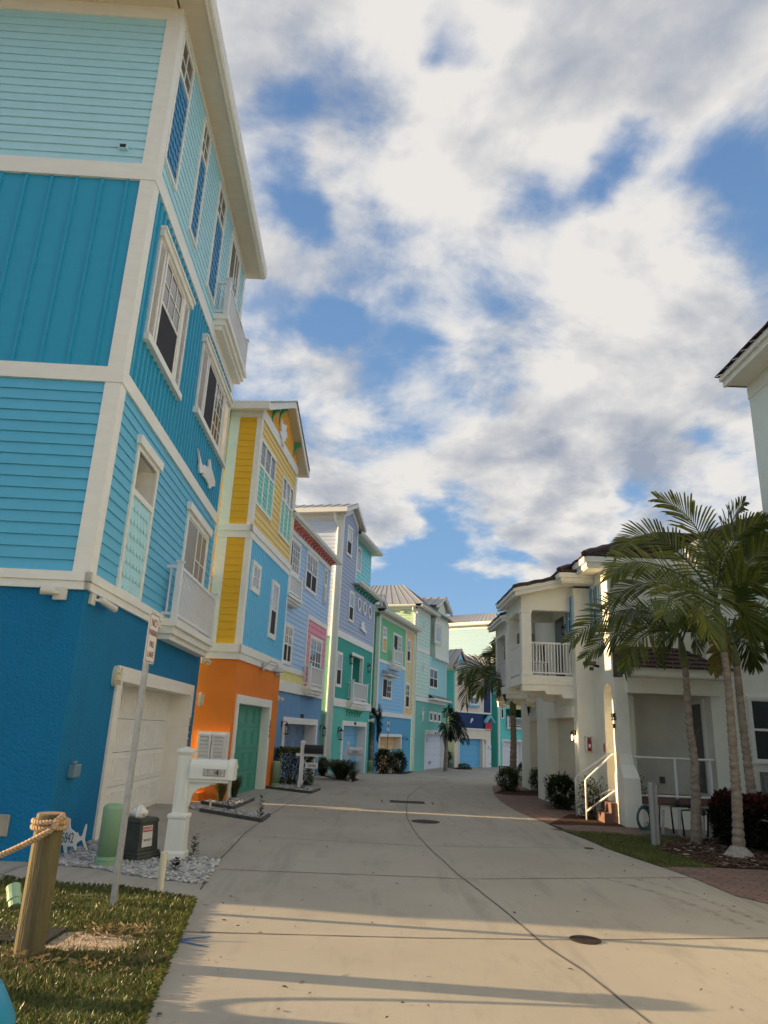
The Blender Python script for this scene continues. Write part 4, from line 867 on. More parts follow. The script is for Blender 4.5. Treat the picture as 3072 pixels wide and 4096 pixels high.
    for sg in (-1, 1): m.prism(fr, [(um + sg * hw, zr), (um + sg * (hw - .2), zr), (um, pk[1] - .22), (um, pk[1])], -.36, -.30); m.prism(fr, [(um, pk[1] - .25), (um + sg * .1, zr + (pk[1] - zr) * .45), (um + sg * hw * .5, zr + .1), (um + sg * hw * .25, zr + .12), (um + sg * .05, zr + (pk[1] - zr) * .3)], -.42, -.38)
    mk('gable_ornament', m, WHITE2, o)
    shell(H, fr, 0, W, zb - .4, zt + .2, 1.6, GS)
    u, z = fr.on(cC(502, 1435)); m = M(); m.box(fr, u - .05, u + .05, z - .08, z + .08, 0, .03); m.tube([fr.P(u, z + .05, .03), fr.P(u, z + .12, .15), fr.P(u, z + .06, .25)], .015, 6); c = fr.P(u, z, .25); m.lathe(c, [(.03, .06), (.14, -.04), (.14, -.06)], 14); mk('barn_light', m, pmat('teal_metal', (.05, .2, .22), .4), H)
    return H
house_five()

# ------------------------------------------------------------------ house 6: pale mint with the starfish
def house_six():
    fr, zb, W = street2(cC(893, 1710), 20.0, cC(640, 242), cC(906, 1120)); sd = side_of(fr)
    H = thing('mint_house', 'tall mint green house with oval windows, a shuttered bay, a starfish and white garage door', 'house', (fr.A.x, fr.A.y, zb))
    SU = paint('pale_mint_paint', (.52, .70, .47)); SG = paint('moss_green_paint', S(84, 144, 118)); SC = paint('grey_green_shingle', S(164, 192, 178)); ST = stucco('jade_stucco', S(88, 144, 134), .5); TE = paint('deep_teal_panel', S(44, 118, 106)); CR = stucco('pale_grey_stucco', S(176, 184, 170), .3, .03); BL = paint('misty_blue_paint', S(120, 168, 172)); DW = paint('white_door_paint', S(186, 192, 200), .02)  # SU: pale mint laps on the upper side wall, SG darker green below
    zt = fr.on(cC(755, 268))[1]; zA = fr.on(cC(905, 1122))[1]; zA2 = zA + .28; zB = fr.on(cC(640, 600))[1]; u1 = fr.on(cC(752, 600))[0]; u2 = fr.on(cC(786, 500))[0]
    gr0 = fr.rect(cC(708, 1362), cC(897, 1710)); gr = (gr0[0], gr0[1], zb, gr0[3])
    m = M(); flat(m, fr, 0, W, zb - .5, zA, [(gr[0] + .05, gr[1] - .05, zb - 1, gr[3] - .05)]); mk('stucco_wall', m, ST, H)
    garage(H, fr, gr, DW, zb, None, .3, 5, 1, .1, 'flush', .16); m = M(); m.box(fr, gr[0] - .1, gr[1] + .1, gr[3], gr[3] + .07, 0, .1); mk('head_trim', m, WHITE, H)
    m = M(); lap(m, sd, .12, 10, zB, zt, .2); mk('lap_siding', m, SU, H); m = M(); lap(m, sd, .12, 10, zA2, zB, .2); flat(m, sd, 0, 10, zb - .5, zA2); mk('lap_siding', m, SG, H)
    ovs = [fr.on(cC(703, 350)), fr.on(cC(692, 738))]
    m = M(); scallop(m, fr, .08, u1, zA2, zB, .2, .22, .004); scallop(m, fr, .08, u1, zB + .25, zt, .2, .22, .004); mk('shingle_panel', m, SC, H)
    for (u, z), py in zip(ovs, (350, 738)):
        rz = abs(fr.on(cC(700, py - 47))[1] - fr.on(cC(700, py + 47))[1]) / 2; ru = rz * .62
        m = M(); m.ring(fr, u, z, ru, rz, .09, 0, .07, 28); o = mk('oval_window', m, WHITE2, H); gq = M(); gq.poly([fr.P(u + math.cos(t * .2244) * (ru - .06), z + math.sin(t * .2244) * (rz - .06), .035) for t in range(28)]); mk('pane', gq, GLASSB, o)
        m = M(); m.box(fr, u - ru + .05, u + ru - .05, z - .02, z + .02, .036, .05); m.box(fr, u - .02, u + .02, z - rz + .05, z + rz - .05, .036, .051); mk('muntin', m, WHITE2, o)
    m = M(); us = ovs[0][0]; trim(m, fr, us - .03, us + .03, zB + .25, zt, .035); trim(m, fr, us - .03, us + .03, zA2, zB, .035)
    m2 = m
    # recess and bay
    r = M(); r.quad(fr.P(u1, zB, -.3), fr.P(u2, zB, -.3), fr.P(u2, zt, -.3), fr.P(u1, zt, -.3)); r.quad(fr.P(u1, zB, 0), fr.P(u1, zB, -.3), fr.P(u1, zt, -.3), fr.P(u1, zt, 0)); mk('recess', r, TE, H)
    zb0 = fr.on(cC(880, 690), .2)[1]; fb = fr.shift(u2, .16); wb = W - u2 - .1
    zg = fr.on(cC(884, 318), .2)[1]; r = M(); r.box(fb, 0, wb, zb0 - .02, zg, -1, 0); r.prism(fb, [(0, zg), (wb, zg), (wb / 2, zg + wb * .42)], -1, 0); o = mk('bay', r, CR, H)
    wr = fb.rect(cC(810, 352), cC(856, 535), 0); w = window(H, fb, (wr[0], wr[1], wr[2], wr[3]), 2, 1, 'fixed', .06, glass=GLASSB); sw = .2
    r = M(); framebox(r, fb, wr[0] - sw - .06, wr[1] + sw + .06, wr[2] - .12, wr[3] + .14, .06, 0, .06); mk('shutter_frame', r, WHITE, w); shutter(w, fb, wr[0] - sw, wr[0] - .01, wr[2] - .04, wr[3] + .06, WHITE2, .02, .12); shutter(w, fb, wr[1] + .01, wr[1] + sw, wr[2] - .04, wr[3] + .06, WHITE2, .02, .12)
    u, z = fb.on(cC(838, 288)); r = M(); r.ring(fb, u, z, .2, .3, .06, 0, .05, 20)
    for k in range(7): zz = z - .22 + k * .073; hw = .14 * math.sqrt(max(.02, 1 - ((zz - z) / .26) ** 2)); r.box(fb, u - hw, u + hw, zz - .02, zz + .02, 0, .04)
    mk('gable_vent', r, WHITE2, H)
    trim(m, fb, -.02, .1, zb0, zg, .03); trim(m, fb, wb - .08, wb + .02, zb0, zg, .03); trim(m, fb, -.04, wb + .04, zb0 - .04, zb0 + .26, .05)
    for k in range(6): c = M(); corbel(c, fb, .1 + (wb - .2) * k / 5, zb0 - .04, .02, .3, .08); corbel(c, fr, u2 + .1 + (wb - .2) * k / 5, zb0 - .02, .17, .3, .1); mk('bracket', c, SC, H)
    Wl = fr.rect(cC(755, 752), cC(829, 970), .03); r = M(); lap(r, fr, u1 + .04, W - .05, zA2 + .2, zb0, .18, [hole(Wl)]); mk('lap_siding', r, BL, H); window(H, fr, Wl, 1, 1, 'hung', .09, mull=1, glass=GLASSB)
    r = M(); ue = u1 - .05; seam_roof(r, fr.P(ue, zA2 + .02, .42), fr.P(W + .1, zA2 + .02, .42), fr.P(W + .1, zA2 + .25, 0), fr.P(ue, zA2 + .25, 0), 7); mk('skirt_roof', r, METALROOF, H); trim(m, fr, ue, W + .1, zA2 - .08, zA2 + .02, .42)
    trim(m, fr, -.03, W + .03, zA, zA2 - .02, .05); trim(m, fr, -.03, u1, zB, zB + .25, .045); trim(m, fr, -.03, .09, zA2, zt, .037); trim(m, fr, u1 - .05, u1 + .03, zA2, zt, .037); trim(m, fr, W - .06, W + .03, zA2, zb0, .037); trim(m, fr, -.03, u1, zt - .12, zt + .1, .046)
    trim(m, sd, -.03, .13, zb, zt, .037); trim(m, sd, .13, 10, zt - .04, zt + .1, .045); trim(m, sd, .13, 10, zA, zA2, .05); mk('white_trim', m, WHITE, H)
    r = M(); r.tube([sd.P(.2, zt + .1, .3), sd.P(.2, zt - .1, .28), sd.P(.1, zt - .3, .08), sd.P(.1, zb, .08)], .055, 8); mk('downspout', r, WHITE, H)
    zr = zt + .25; soffit_eave(H, fr, 0, u2, zt + .1, .35, 0, .13, .3, .35, .3); soffit_eave(H, sd, .02, 10, zt + .1, .35, 0, .13, .3, 0, 0); hip_roof(H, fr, -.45, W + .3, -9.5, .45, zr, 2.0, 2.6, 20)
    P = fb.P; r = M(); f = M(); pk = (wb / 2, zg + wb * .42 + .1); oe = .2; ez = pk[1] - (wb / 2 + oe) * .45
    for sg in (0, 1):
        a = (-oe, ez) if sg == 0 else (wb + oe, ez); seam_roof(r, P(a[0], a[1] + .1, .25), P(a[0], a[1] + .1, -5), P(pk[0], pk[1] + .1, -5), P(pk[0], pk[1] + .1, .25), 10); f.prism(fb, [(a[0], a[1] - .08), (a[0], a[1] + .08), (pk[0], pk[1] + .08), (pk[0], pk[1] - .08)], .1, .25)
    mk('bay_roof', r, METALROOF, H); mk('fascia', f, WHITE, H)
    m = M(); zz = 0; f3 = [fr.rect(cC(755, 1172), cC(784, 1275), .03), fr.rect(cC(793, 1180), cC(822, 1280), .03), fr.rect(cC(832, 1187), cC(861, 1285), .03)]
    for q in f3: window(H, fr, q, 1, 1, 'fixed', .09, glass=GLASS)
    u, z = fr.on(cC(683, 1210)); pts = []
    for k in range(10): t = math.pi / 2 + k * math.pi / 5 + .15; rr = (.52 if k % 2 == 0 else .15); pts.append((u + math.cos(t) * rr * .62, z + math.sin(t) * rr))
    m = M(); m.prism(fr, pts, .01, .07); mk('starfish_ornament', m, WHITE2, H)
    for p in (cC(718, 1432), cC(908, 1450)): u, z = fr.on(p); lantern(H, fr, u, z, .75, pmat('white_metal', (.6, .62, .6), .4), dp=.12)
    m = M(); u, z = fr.on(cC(806, 1383)); add_text(m, '5858', .14, fr.P(u, z, .045), fr.u.to_3d(), (0, 0, 1), .01); mk('house_number', m, BLACK, H)
    m = M(); u, z = sd.on(cC(500, 232)); m.box(sd, u - .1, u + .1, z - .05, z + .03, 0, .14); mk('eave_light', m, WHITE2, H)
    shell(H, fr, 0, W, zb - .4, zt, 10, SG)
    return H
house_six()

# ------------------------------------------------------------------ house 7: cream and navy with the dolphin
def house_seven():
    fr, zb, W = street2(cC(1240, 1706), 45.0, cC(1000, 782), cC(1334, 1210)); sd = side_of(fr)
    H = thing('cream_navy_house', 'cream and navy house with dolphin, aqua gable trim and blue garage door', 'house', (fr.A.x, fr.A.y, zb))
    CR = paint('cream_paint', S(218, 200, 178)); NV = paint('navy_paint', S(30, 52, 92), .02); TL = paint('aqua_side_paint', S(72, 152, 168)); CS = stucco('cream_stucco', S(200, 190, 168), .4); DR = paint('bright_blue_door', S(80, 144, 176), .02); PK = paint('dusty_pink_paint', S(202, 150, 146)); AQ = paint('aqua_trim_paint', S(110, 172, 186)); RD = paint('red_louvre_paint', S(178, 62, 74))
    zt = fr.on(cC(1000, 785))[1]; z1 = fr.on(cC(1005, 1332))[1]; z2 = fr.on(cC(1005, 1172))[1]; un = fr.on(cC(1262, 1100))[0]
    gr0 = fr.rect(cC(1027, 1412), cC(1262, 1706)); gr = (gr0[0], gr0[1], zb, gr0[3])
    m = M(); flat(m, fr, 0, W, zb - .5, z1, [(gr[0] + .05, gr[1] - .05, zb - 1, gr[3] - .05)]); mk('stucco_wall', m, CS, H)
    garage(H, fr, gr, DR, zb, pmat('cream_trim', S(206, 198, 182)), .25, 5, 1, .1, 'flush', .12)
    Ww = fr.rect(cC(1140, 1030), cC(1210, 1118), .03); Wv = fr.rect(cC(1030, 850), cC(1062, 925), .03)
    m = M(); lap(m, fr, .1, un, z2, zt, .17, [hole(Ww)]); mk('lap_siding', m, CR, H); window(H, fr, Ww, 2, 1, 'fixed', .06)
    m = M(); m.box(fr, Ww[0] - .25, Ww[1] + .1, Ww[2] - .14, Ww[2], 0, .16); mk('window_box', m, DR, H); shutter(H, fr, Wv[0], Wv[1], Wv[2], Wv[3], pmat('maroon_paint', (.12, .03, .03)), .03)
    m = M(); batten(m, fr, 0, un, z1, z2, .14, [], .04, .025); batten(m, fr, un, W, z2, zt, .14, [], .04, .025); mk('batten_siding', m, NV, H)
    m = M(); lap(m, sd, .1, 9, z2, zt, .17); mk('lap_siding', m, TL, H); m = M(); flat(m, sd, 0, 9, zb - .5, z2); mk('stucco_wall', m, CS, H)
    ornament(H, fr, 'dolphin_ornament', [cC(*p) for p in [(1143, 1285), (1146, 1262), (1152, 1244), (1160, 1236), (1165, 1242), (1170, 1256), (1166, 1256), (1169, 1266), (1160, 1262), (1154, 1272), (1148, 1284)]], WHITE2, .03, .07)
    m = M(); trim(m, fr, -.03, W + .02, z1 - .06, z1 + .04, .045); trim(m, fr, -.03, W + .02, z2 - .06, z2 + .05, .046); trim(m, fr, -.03, .1, z2, zt, .037); trim(m, fr, un - .03, un + .03, z2, zt, .037); trim(m, fr, W - .04, W + .03, z2, zt, .037); trim(m, sd, -.03, .1, zb, zt, .037); trim(m, fr, -.03, W + .02, zt, zt + .12, .045); trim(m, sd, .1, 9, zt, zt + .12, .045); mk('white_trim', m, WHITE, H)
    soffit_eave(H, fr, 0, W, zt + .12, .25, 0, .1, .3, .25, .2); soffit_eave(H, sd, .02, 9, zt + .12, .25, 0, .1, .3, 0, 0)
    zr = zt + .24; hip_roof(H, fr, -.3, W + .2, -9, .33, zr, 1.3, 1.6, 14)
    P = fr.P; pk = fr.on(cC(1057, 580), -.2); re = fr.on(cC(1155, 725), -.2); um = pk[0]; hw = re[0] - um; ez = zr + .02; r = M()
    for sg in (-1, 1): seam_roof(r, P(um + sg * hw, ez, -.2), P(um + sg * hw, ez, -6), P(um, pk[1], -6), P(um, pk[1], -.2), 12)
    mk('gable_roof', r, METALROOF, H); m = M(); m.prism(fr, [(um - hw * .9, ez), (um + hw * .9, ez), (um, pk[1] - .1)], -.6, -.45); mk('gable_wall', m, CR, H)
    m = M(); q = M()
    for sg in (-1, 1):
        m.prism(fr, [(um + sg * hw, ez), (um + sg * (hw - .16), ez), (um, pk[1] - .16), (um, pk[1] + .02)], -.25, -.19)
        q.prism(fr, [(um, pk[1] - .18), (um + sg * hw * .2, ez + (pk[1] - ez) * .45), (um + sg * hw * .42, ez + (pk[1] - ez) * .3), (um + sg * hw * .5, ez + (pk[1] - ez) * .12), (um + sg * hw * .8, ez + .02), (um + sg * hw * .35, ez + .06), (um + sg * hw * .18, ez + (pk[1] - ez) * .2), (um, ez + (pk[1] - ez) * .5)], -.34, -.28)
    mk('rake_trim', m, PK, H); mk('gable_ornament', q, AQ, H)
    for k in range(5): c = M(); corbel(c, fr, .3 + k * .45, zt + .12, .22, .25, .07); mk('bracket', c, AQ, H)
    # little gabled entry with the arched gate
    e = fr.rect(cC(1280, 1262), cC(1334, 1705), 0); hz = fr.on(cC(1300, 1212), .2)[1]; fz = fr.on(cC(1340, 1275), .2)[1]; m = M(); uc = (e[0] + e[1]) / 2; hw = (e[1] - e[0]) * .75
    m.prism(fr, [(uc - hw, fz), (uc, hz), (uc + hw, fz), (uc + hw, fz - .08), (uc, hz - .09), (uc - hw, fz - .08)], 0, .3); o = mk('entry_hood', m, AQ, H)
    lz = fr.on(cC(1300, 1355))[1]; shutter(o, fr, e[0], e[1], lz, fz - .02, RD, .03, .06)
    gz = fr.on(cC(1303, 1470))[1]; pts = [(e[0], zb), (e[1], zb), (e[1], gz - .25)] + [(uc + math.cos(t * math.pi / 8) * (e[1] - uc), gz - .25 + math.sin(t * math.pi / 8) * .25) for t in range(1, 8)] + [(e[0], gz - .25)]
    m = M(); m.prism(fr, pts, .0, .05); w = mk('arched_gate', m, WHITE2, H); m = M()
    for zz in (zb + .22, zb + (gz - zb) * .72): m.box(fr, e[1] - .2, e[1], zz, zz + .04, .051, .06)
    mk('hinge', m, BLACK, w); m = M(); m.prism(fr, [(uc - .08, gz - .5), (uc - .05, gz - .32), (uc + .02, gz - .24), (uc + .1, gz - .32), (uc + .07, gz - .36), (uc, gz - .38)], .051, .06); mk('dolphin_emblem', m, pmat('grey_paint', (.3, .32, .34)), w)
    for p in (cC(1022, 1435), cC(1272, 1460)): u, z = fr.on(p); lantern(H, fr, u, z, .65, pmat('weathered_metal', (.2, .22, .2), .5))
    shell(H, fr, 0, W, zb - .4, zt, 9, TL)
    return H
house_seven()

# ------------------------------------------------------------------ house 8 and 9: teal with white garage, navy beyond
def house_eight():
    fr, zb, W = street2(cC(1640, 1710), 62.0, cC(1408, 1100), cC(1642, 1500)); sd = side_of(fr)
    H = thing('teal_house', 'plain teal stucco house with a white garage door, behind the middle palm', 'house', (fr.A.x, fr.A.y, zb))
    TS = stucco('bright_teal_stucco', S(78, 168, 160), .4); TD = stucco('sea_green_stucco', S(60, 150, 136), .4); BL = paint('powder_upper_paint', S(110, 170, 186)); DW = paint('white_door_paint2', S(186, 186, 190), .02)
    z1 = fr.on(cC(1420, 1010))[1]; zt = fr.on(cC(1420, 960))[1] + 1.6; gr0 = fr.rect(cC(1442, 1440), cC(1635, 1710)); gr = (gr0[0], gr0[1], zb, gr0[3]); W += .9
    Wn = fr.rect(cC(1428, 1055), cC(1461, 1245), .03); rc = fr.rect(cC(1478, 1150), cC(1634, 1330), 0)
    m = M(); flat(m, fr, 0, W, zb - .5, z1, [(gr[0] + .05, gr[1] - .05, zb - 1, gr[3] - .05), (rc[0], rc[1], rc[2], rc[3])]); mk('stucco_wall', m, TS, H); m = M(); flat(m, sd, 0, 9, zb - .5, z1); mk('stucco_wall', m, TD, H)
    m = M(); lap(m, fr, 0, W, z1 + .1, zt, .17); lap(m, sd, 0, 9, z1 + .1, zt, .17); mk('lap_siding', m, BL, H)
    m = M(); m.box(fr, rc[0], rc[1], rc[2], rc[3], -1.2, -1.15); mk('balcony_recess', m, TD, H)
    garage(H, fr, gr, DW, zb, None, .25, 5, 1, .1, 'flush', .12); window(H, fr, Wn, 1, 1, 'hung', .08); balcony(H, fr, rc[0] - .02, rc[1] + .02, rc[2] + .02, .2, .68, .16, steps=False)
    m = M(); trim(m, fr, -.03, W, z1 - .02, z1 + .12, .045); trim(m, fr, -.03, .1, zb, zt, .037); trim(m, sd, -.03, .1, zb, zt, .037); trim(m, sd, .1, 9, z1 - .02, z1 + .12, .045); mk('white_trim', m, WHITE, H)
    for p in (cC(1448, 1480), cC(1630, 1500)): u, z = fr.on(p); m = M(); m.box(fr, u - .04, u + .04, z - .05, z + .05, 0, .03); m.tube([fr.P(u, z + .03, .03), fr.P(u, z + .1, .12), fr.P(u, z + .02, .2)], .012, 6); m.lathe(fr.P(u, z, .2), [(.02, .03), (.1, -.04), (.1, -.05)], 12); mk('barn_light', m, WHITE2, H)
    hip_roof(H, fr, -.3, W + .2, -9, .33, zt, 1.3, 1.6, 12); shell(H, fr, 0, W, zb - .4, zt, 9, TD)
    f9 = fr.shift(W + .5, -.6); H9 = thing('navy_house', 'dark navy house showing only as a sliver beyond the teal house', 'house', (f9.A.x, f9.A.y, zb)); NV = stucco('navy_stucco', S(44, 72, 96), .3)
    zz = z1 - 1.0; m = M(); batten(m, f9, 0, 4, zz * .55, z1 + .6, .16, [], .04, .02); batten(m, side_of(f9), 0, 6, zz * .55, z1 + .6, .16, [], .04, .02); mk('batten_siding', m, paint('navy_batten', S(46, 78, 104)), H9)
    m = M(); flat(m, f9, 0, 4, zb - .5, zz * .55); flat(m, side_of(f9), 0, 6, zb - .5, zz * .55); mk('stucco_wall', m, NV, H9); m = M(); trim(m, f9, -.02, 4, zz * .55 - .08, zz * .55 + .06, .04); mk('white_trim', m, WHITE, H9); hip_roof(H9, f9, -.2, 4.2, -6, .2, z1 + .6, 1.0); shell(H9, f9, 0, 4, zb - .4, z1 + .55, 6, NV)
house_eight()

# ------------------------------------------------------------------ house 10: big pale aqua wall far behind, in the sun
def house_ten():
    d = ray(*cC(893, 600)); t = 62.0 / d.y; A = Vector((d.x * t, 62.0)); u = Vector((.80, -.60)); n = Vector((-.60, -.80)); fr = Fr(A, u, n); zb = -.55
    zt = fr.on(cC(893, 376))[1]; W = fr.on(cC(1392, 346))[0]; zt = (zt + fr.on(cC(1375, 346))[1]) / 2
    H = thing('aqua_house', 'tall pale aqua house in full sun far behind, windowless lap wall under grey metal roof', 'house', (A.x, A.y, zb))
    AQ = paint('pale_aqua_lap', (.27, .44, .54), .0); m = M(); lap(m, fr, -5, W, zb, zt, .2); mk('lap_siding', m, AQ, H)
    f2 = Fr(fr.A + fr.u * W, (-n.x, -n.y), (u.x, u.y)); m = M(); lap(m, f2, 0, 6, zb, zt, .2); mk('lap_siding', m, AQ, H)
    m = M(); trim(m, fr, -5.02, -4.86, zb, zt, .03); trim(m, fr, W - .14, W + .03, zb, zt, .03); trim(m, fr, -4.86, W - .14, zt - .3, zt, .03); mk('white_trim', m, WHITE, H)
    soffit_eave(H, fr, -5, W, zt, .4, 0, .22, .4, .3, .3); hip_roof(H, fr, -5.4, W + .4, -6, .5, zt + .25, 1.2, 2.0, 26)
    q = fr.on(cC(925, 285), -4)[0]; m = M(); m.tube([fr.P(q, zt + 1.2, -3), fr.P(q, zt + 2.9, -3)], .07, 8); mk('roof_vent', m, WHITE, H); shell(H, fr, -5, W, zb, zt, 6, AQ)
house_ten()

# ================================================================== WHITE TOWNHOUSES ON THE RIGHT
WS = stucco('white_stucco', S(188, 187, 175), .35, .06)
WS2 = stucco('white_stucco_trim', S(196, 196, 186), .2, .03)
SHUT = paint('shutter_blue', S(104, 140, 158))
def tile_mat():
    m = pmat('brown_roof_tile', (0.075, 0.048, 0.042), 0.75, 0.35, 2.6, 0.6, 30, spec=.25, stain=.25, bdist=.02); return m
TILE = tile_mat()
def tile_roof(m, a, b, c, d, course=.26, lift=.035):
    """stepped tile courses on a quad a,b (eave) c,d (top)"""
    a, b, c, d = [Vector(q) for q in (a, b, c, d)]; n = max(2, int(((d - a).length + (c - b).length) / 2 / course))
    nn = (b - a).cross(d - a) if (d - a).length > .01 else (b - a).cross(c - a); nn.normalize()
    if nn.z < 0: nn = -nn
    for i in range(n):
        t0, t1 = i / n, (i + 1) / n; p, q = a.lerp(d, t0), b.lerp(c, t0); r, s = b.lerp(c, t1), a.lerp(d, t1); L = (q - p).length; k = max(1, int(L / .32)); off = random.random() * .5
        for j in range(k):
            u0, u1 = j / k, (j + .97) / k; h = lift * random.uniform(.8, 1.3)
            P0, P1, P2, P3 = p.lerp(q, u0) + nn * h, p.lerp(q, u1) + nn * h, s.lerp(r, u1) + nn * .006, s.lerp(r, u0) + nn * .006
            m.quad(P0, P1, P2, P3); m.quad(p.lerp(q, u0), p.lerp(q, u1), P1, P0)
    return m
def hip_tiles(H, x0, x1, y0, y1, z, rise, ins, back=True):
    m = M(); ym = (y0 + y1) / 2; r0, r1 = Vector((x0 + ins, ym, z + rise)), Vector((x1 - ins, ym, z + rise))
    tile_roof(m, (x0, y0, z), (x1, y0, z), r1, r0); tile_roof(m, (x0, y1, z), (x0, y0, z), r0, r0); tile_roof(m, (x1, y1, z), (x1, y0, z), r1, r1); tile_roof(m, (x1, y1, z), (x0, y1, z), r0, r1)
    for p, q in (((x0, y0, z), r0), ((x1, y0, z), r1), ((x0, y1, z), r0), (r0, r1)):
        p, q = Vector(p), Vector(q); k = max(2, int((q - p).length / .35)); m.tube([p.lerp(q, i / k) + Vector((0, 0, .03 + .02 * (i % 2))) for i in range(k + 1)], .075, 6)
    return mk('tile_roof', m, TILE, H)
def eave_ring(H, x0, x1, y0, y1, z, h=.2, ov=.45, sides='lf'):
    """soffit and stepped fascia of a boxed eave"""
    m = M(); m.cube(x0 - ov, x1 + ov, y0 - ov, y1, z - .03, z); mk('soffit', m, WS2, H)
    m = M(); m.cube(x0 - ov - .03, x1 + ov + .03, y0 - ov - .03, y1, z + .001, z + h * .45); m.cube(x0 - ov - .08, x1 + ov + .08, y0 - ov - .08, y1, z + h * .45 + .001, z + h); mk('fascia', m, WS2, H)
def fx(p, x): r = ray(*p); t = x / r.x; return r.y * t, EYE + r.z * t
def fy(p, y): r = ray(*p); t = y / r.y; return r.x * t, EYE + r.z * t
def street_wall(m, x, y0, y1, z0, z1, holes=()):   # faces the street (-x); holes (y0,y1,z0,z1)
    flat(m, Fr((x, 0), (0, 1), (-1, 0)), y0, y1, z0, z1, holes)
def front_wall(m, y, x0, x1, z0, z1, holes=()): flat(m, Fr((0, y), (1, 0), (0, -1)), x0, x1, z0, z1, holes)
def arch_hole(m, x, y0, y1, z0, z1, dp):
    """arched opening in a street wall: fills above the arch and builds the reveal"""
    zc = z1 - (y1 - y0) / 2; n = 12; pts = [(y0 + (y1 - y0) / 2 - math.cos(math.pi * i / n) * (y1 - y0) / 2, zc + math.sin(math.pi * i / n) * (y1 - y0) / 2) for i in range(n + 1)]
    for (ya, za), (yb, zb) in zip(pts[:-1], pts[1:]):
        m.quad((x, ya, za), (x, yb, zb), (x, yb, z1), (x, ya, z1)); m.quad((x, ya, za), (x, yb, zb), (x + dp, yb, zb), (x + dp, ya, za))
    for y in (y0, y1): m.quad((x, y, z0), (x + dp, y, z0), (x + dp, y, zc), (x, y, zc))
def sunk_door(H, m, x, y0, y1, z0, z1, dp, mat):
    for y in (y0, y1): m.quad((x, y, z0), (x + dp, y, z0), (x + dp, y, z1), (x, y, z1))
    m.quad((x, y0, z1), (x + dp, y0, z1), (x + dp, y1, z1), (x, y1, z1))
    d = M(); d.cube(x + dp, x + dp + .04, y0, y1, z0, z1)
    for k in range(4): zz = z0 + (z1 - z0) * (k + .1) / 4; d.cube(x + dp - .012, x + dp + .01, y0 + .1, y1 - .1, zz, zz + (z1 - z0) * .2)
    return mk('garage_door', d, mat, H)
def street_shutters(H, x, y0, y1, z0, z1):
    f = Fr((x, 0), (0, 1), (-1, 0)); w = window(H, f, (y0 + .2, y1 - .2, z0, z1), 1, 1, 'hung', .05, d=.03); shutter(w, f, y0, y0 + .18, z0, z1, SHUT, .03, .05); shutter(w, f, y1 - .18, y1, z0, z1, SHUT, .03, .05); return w
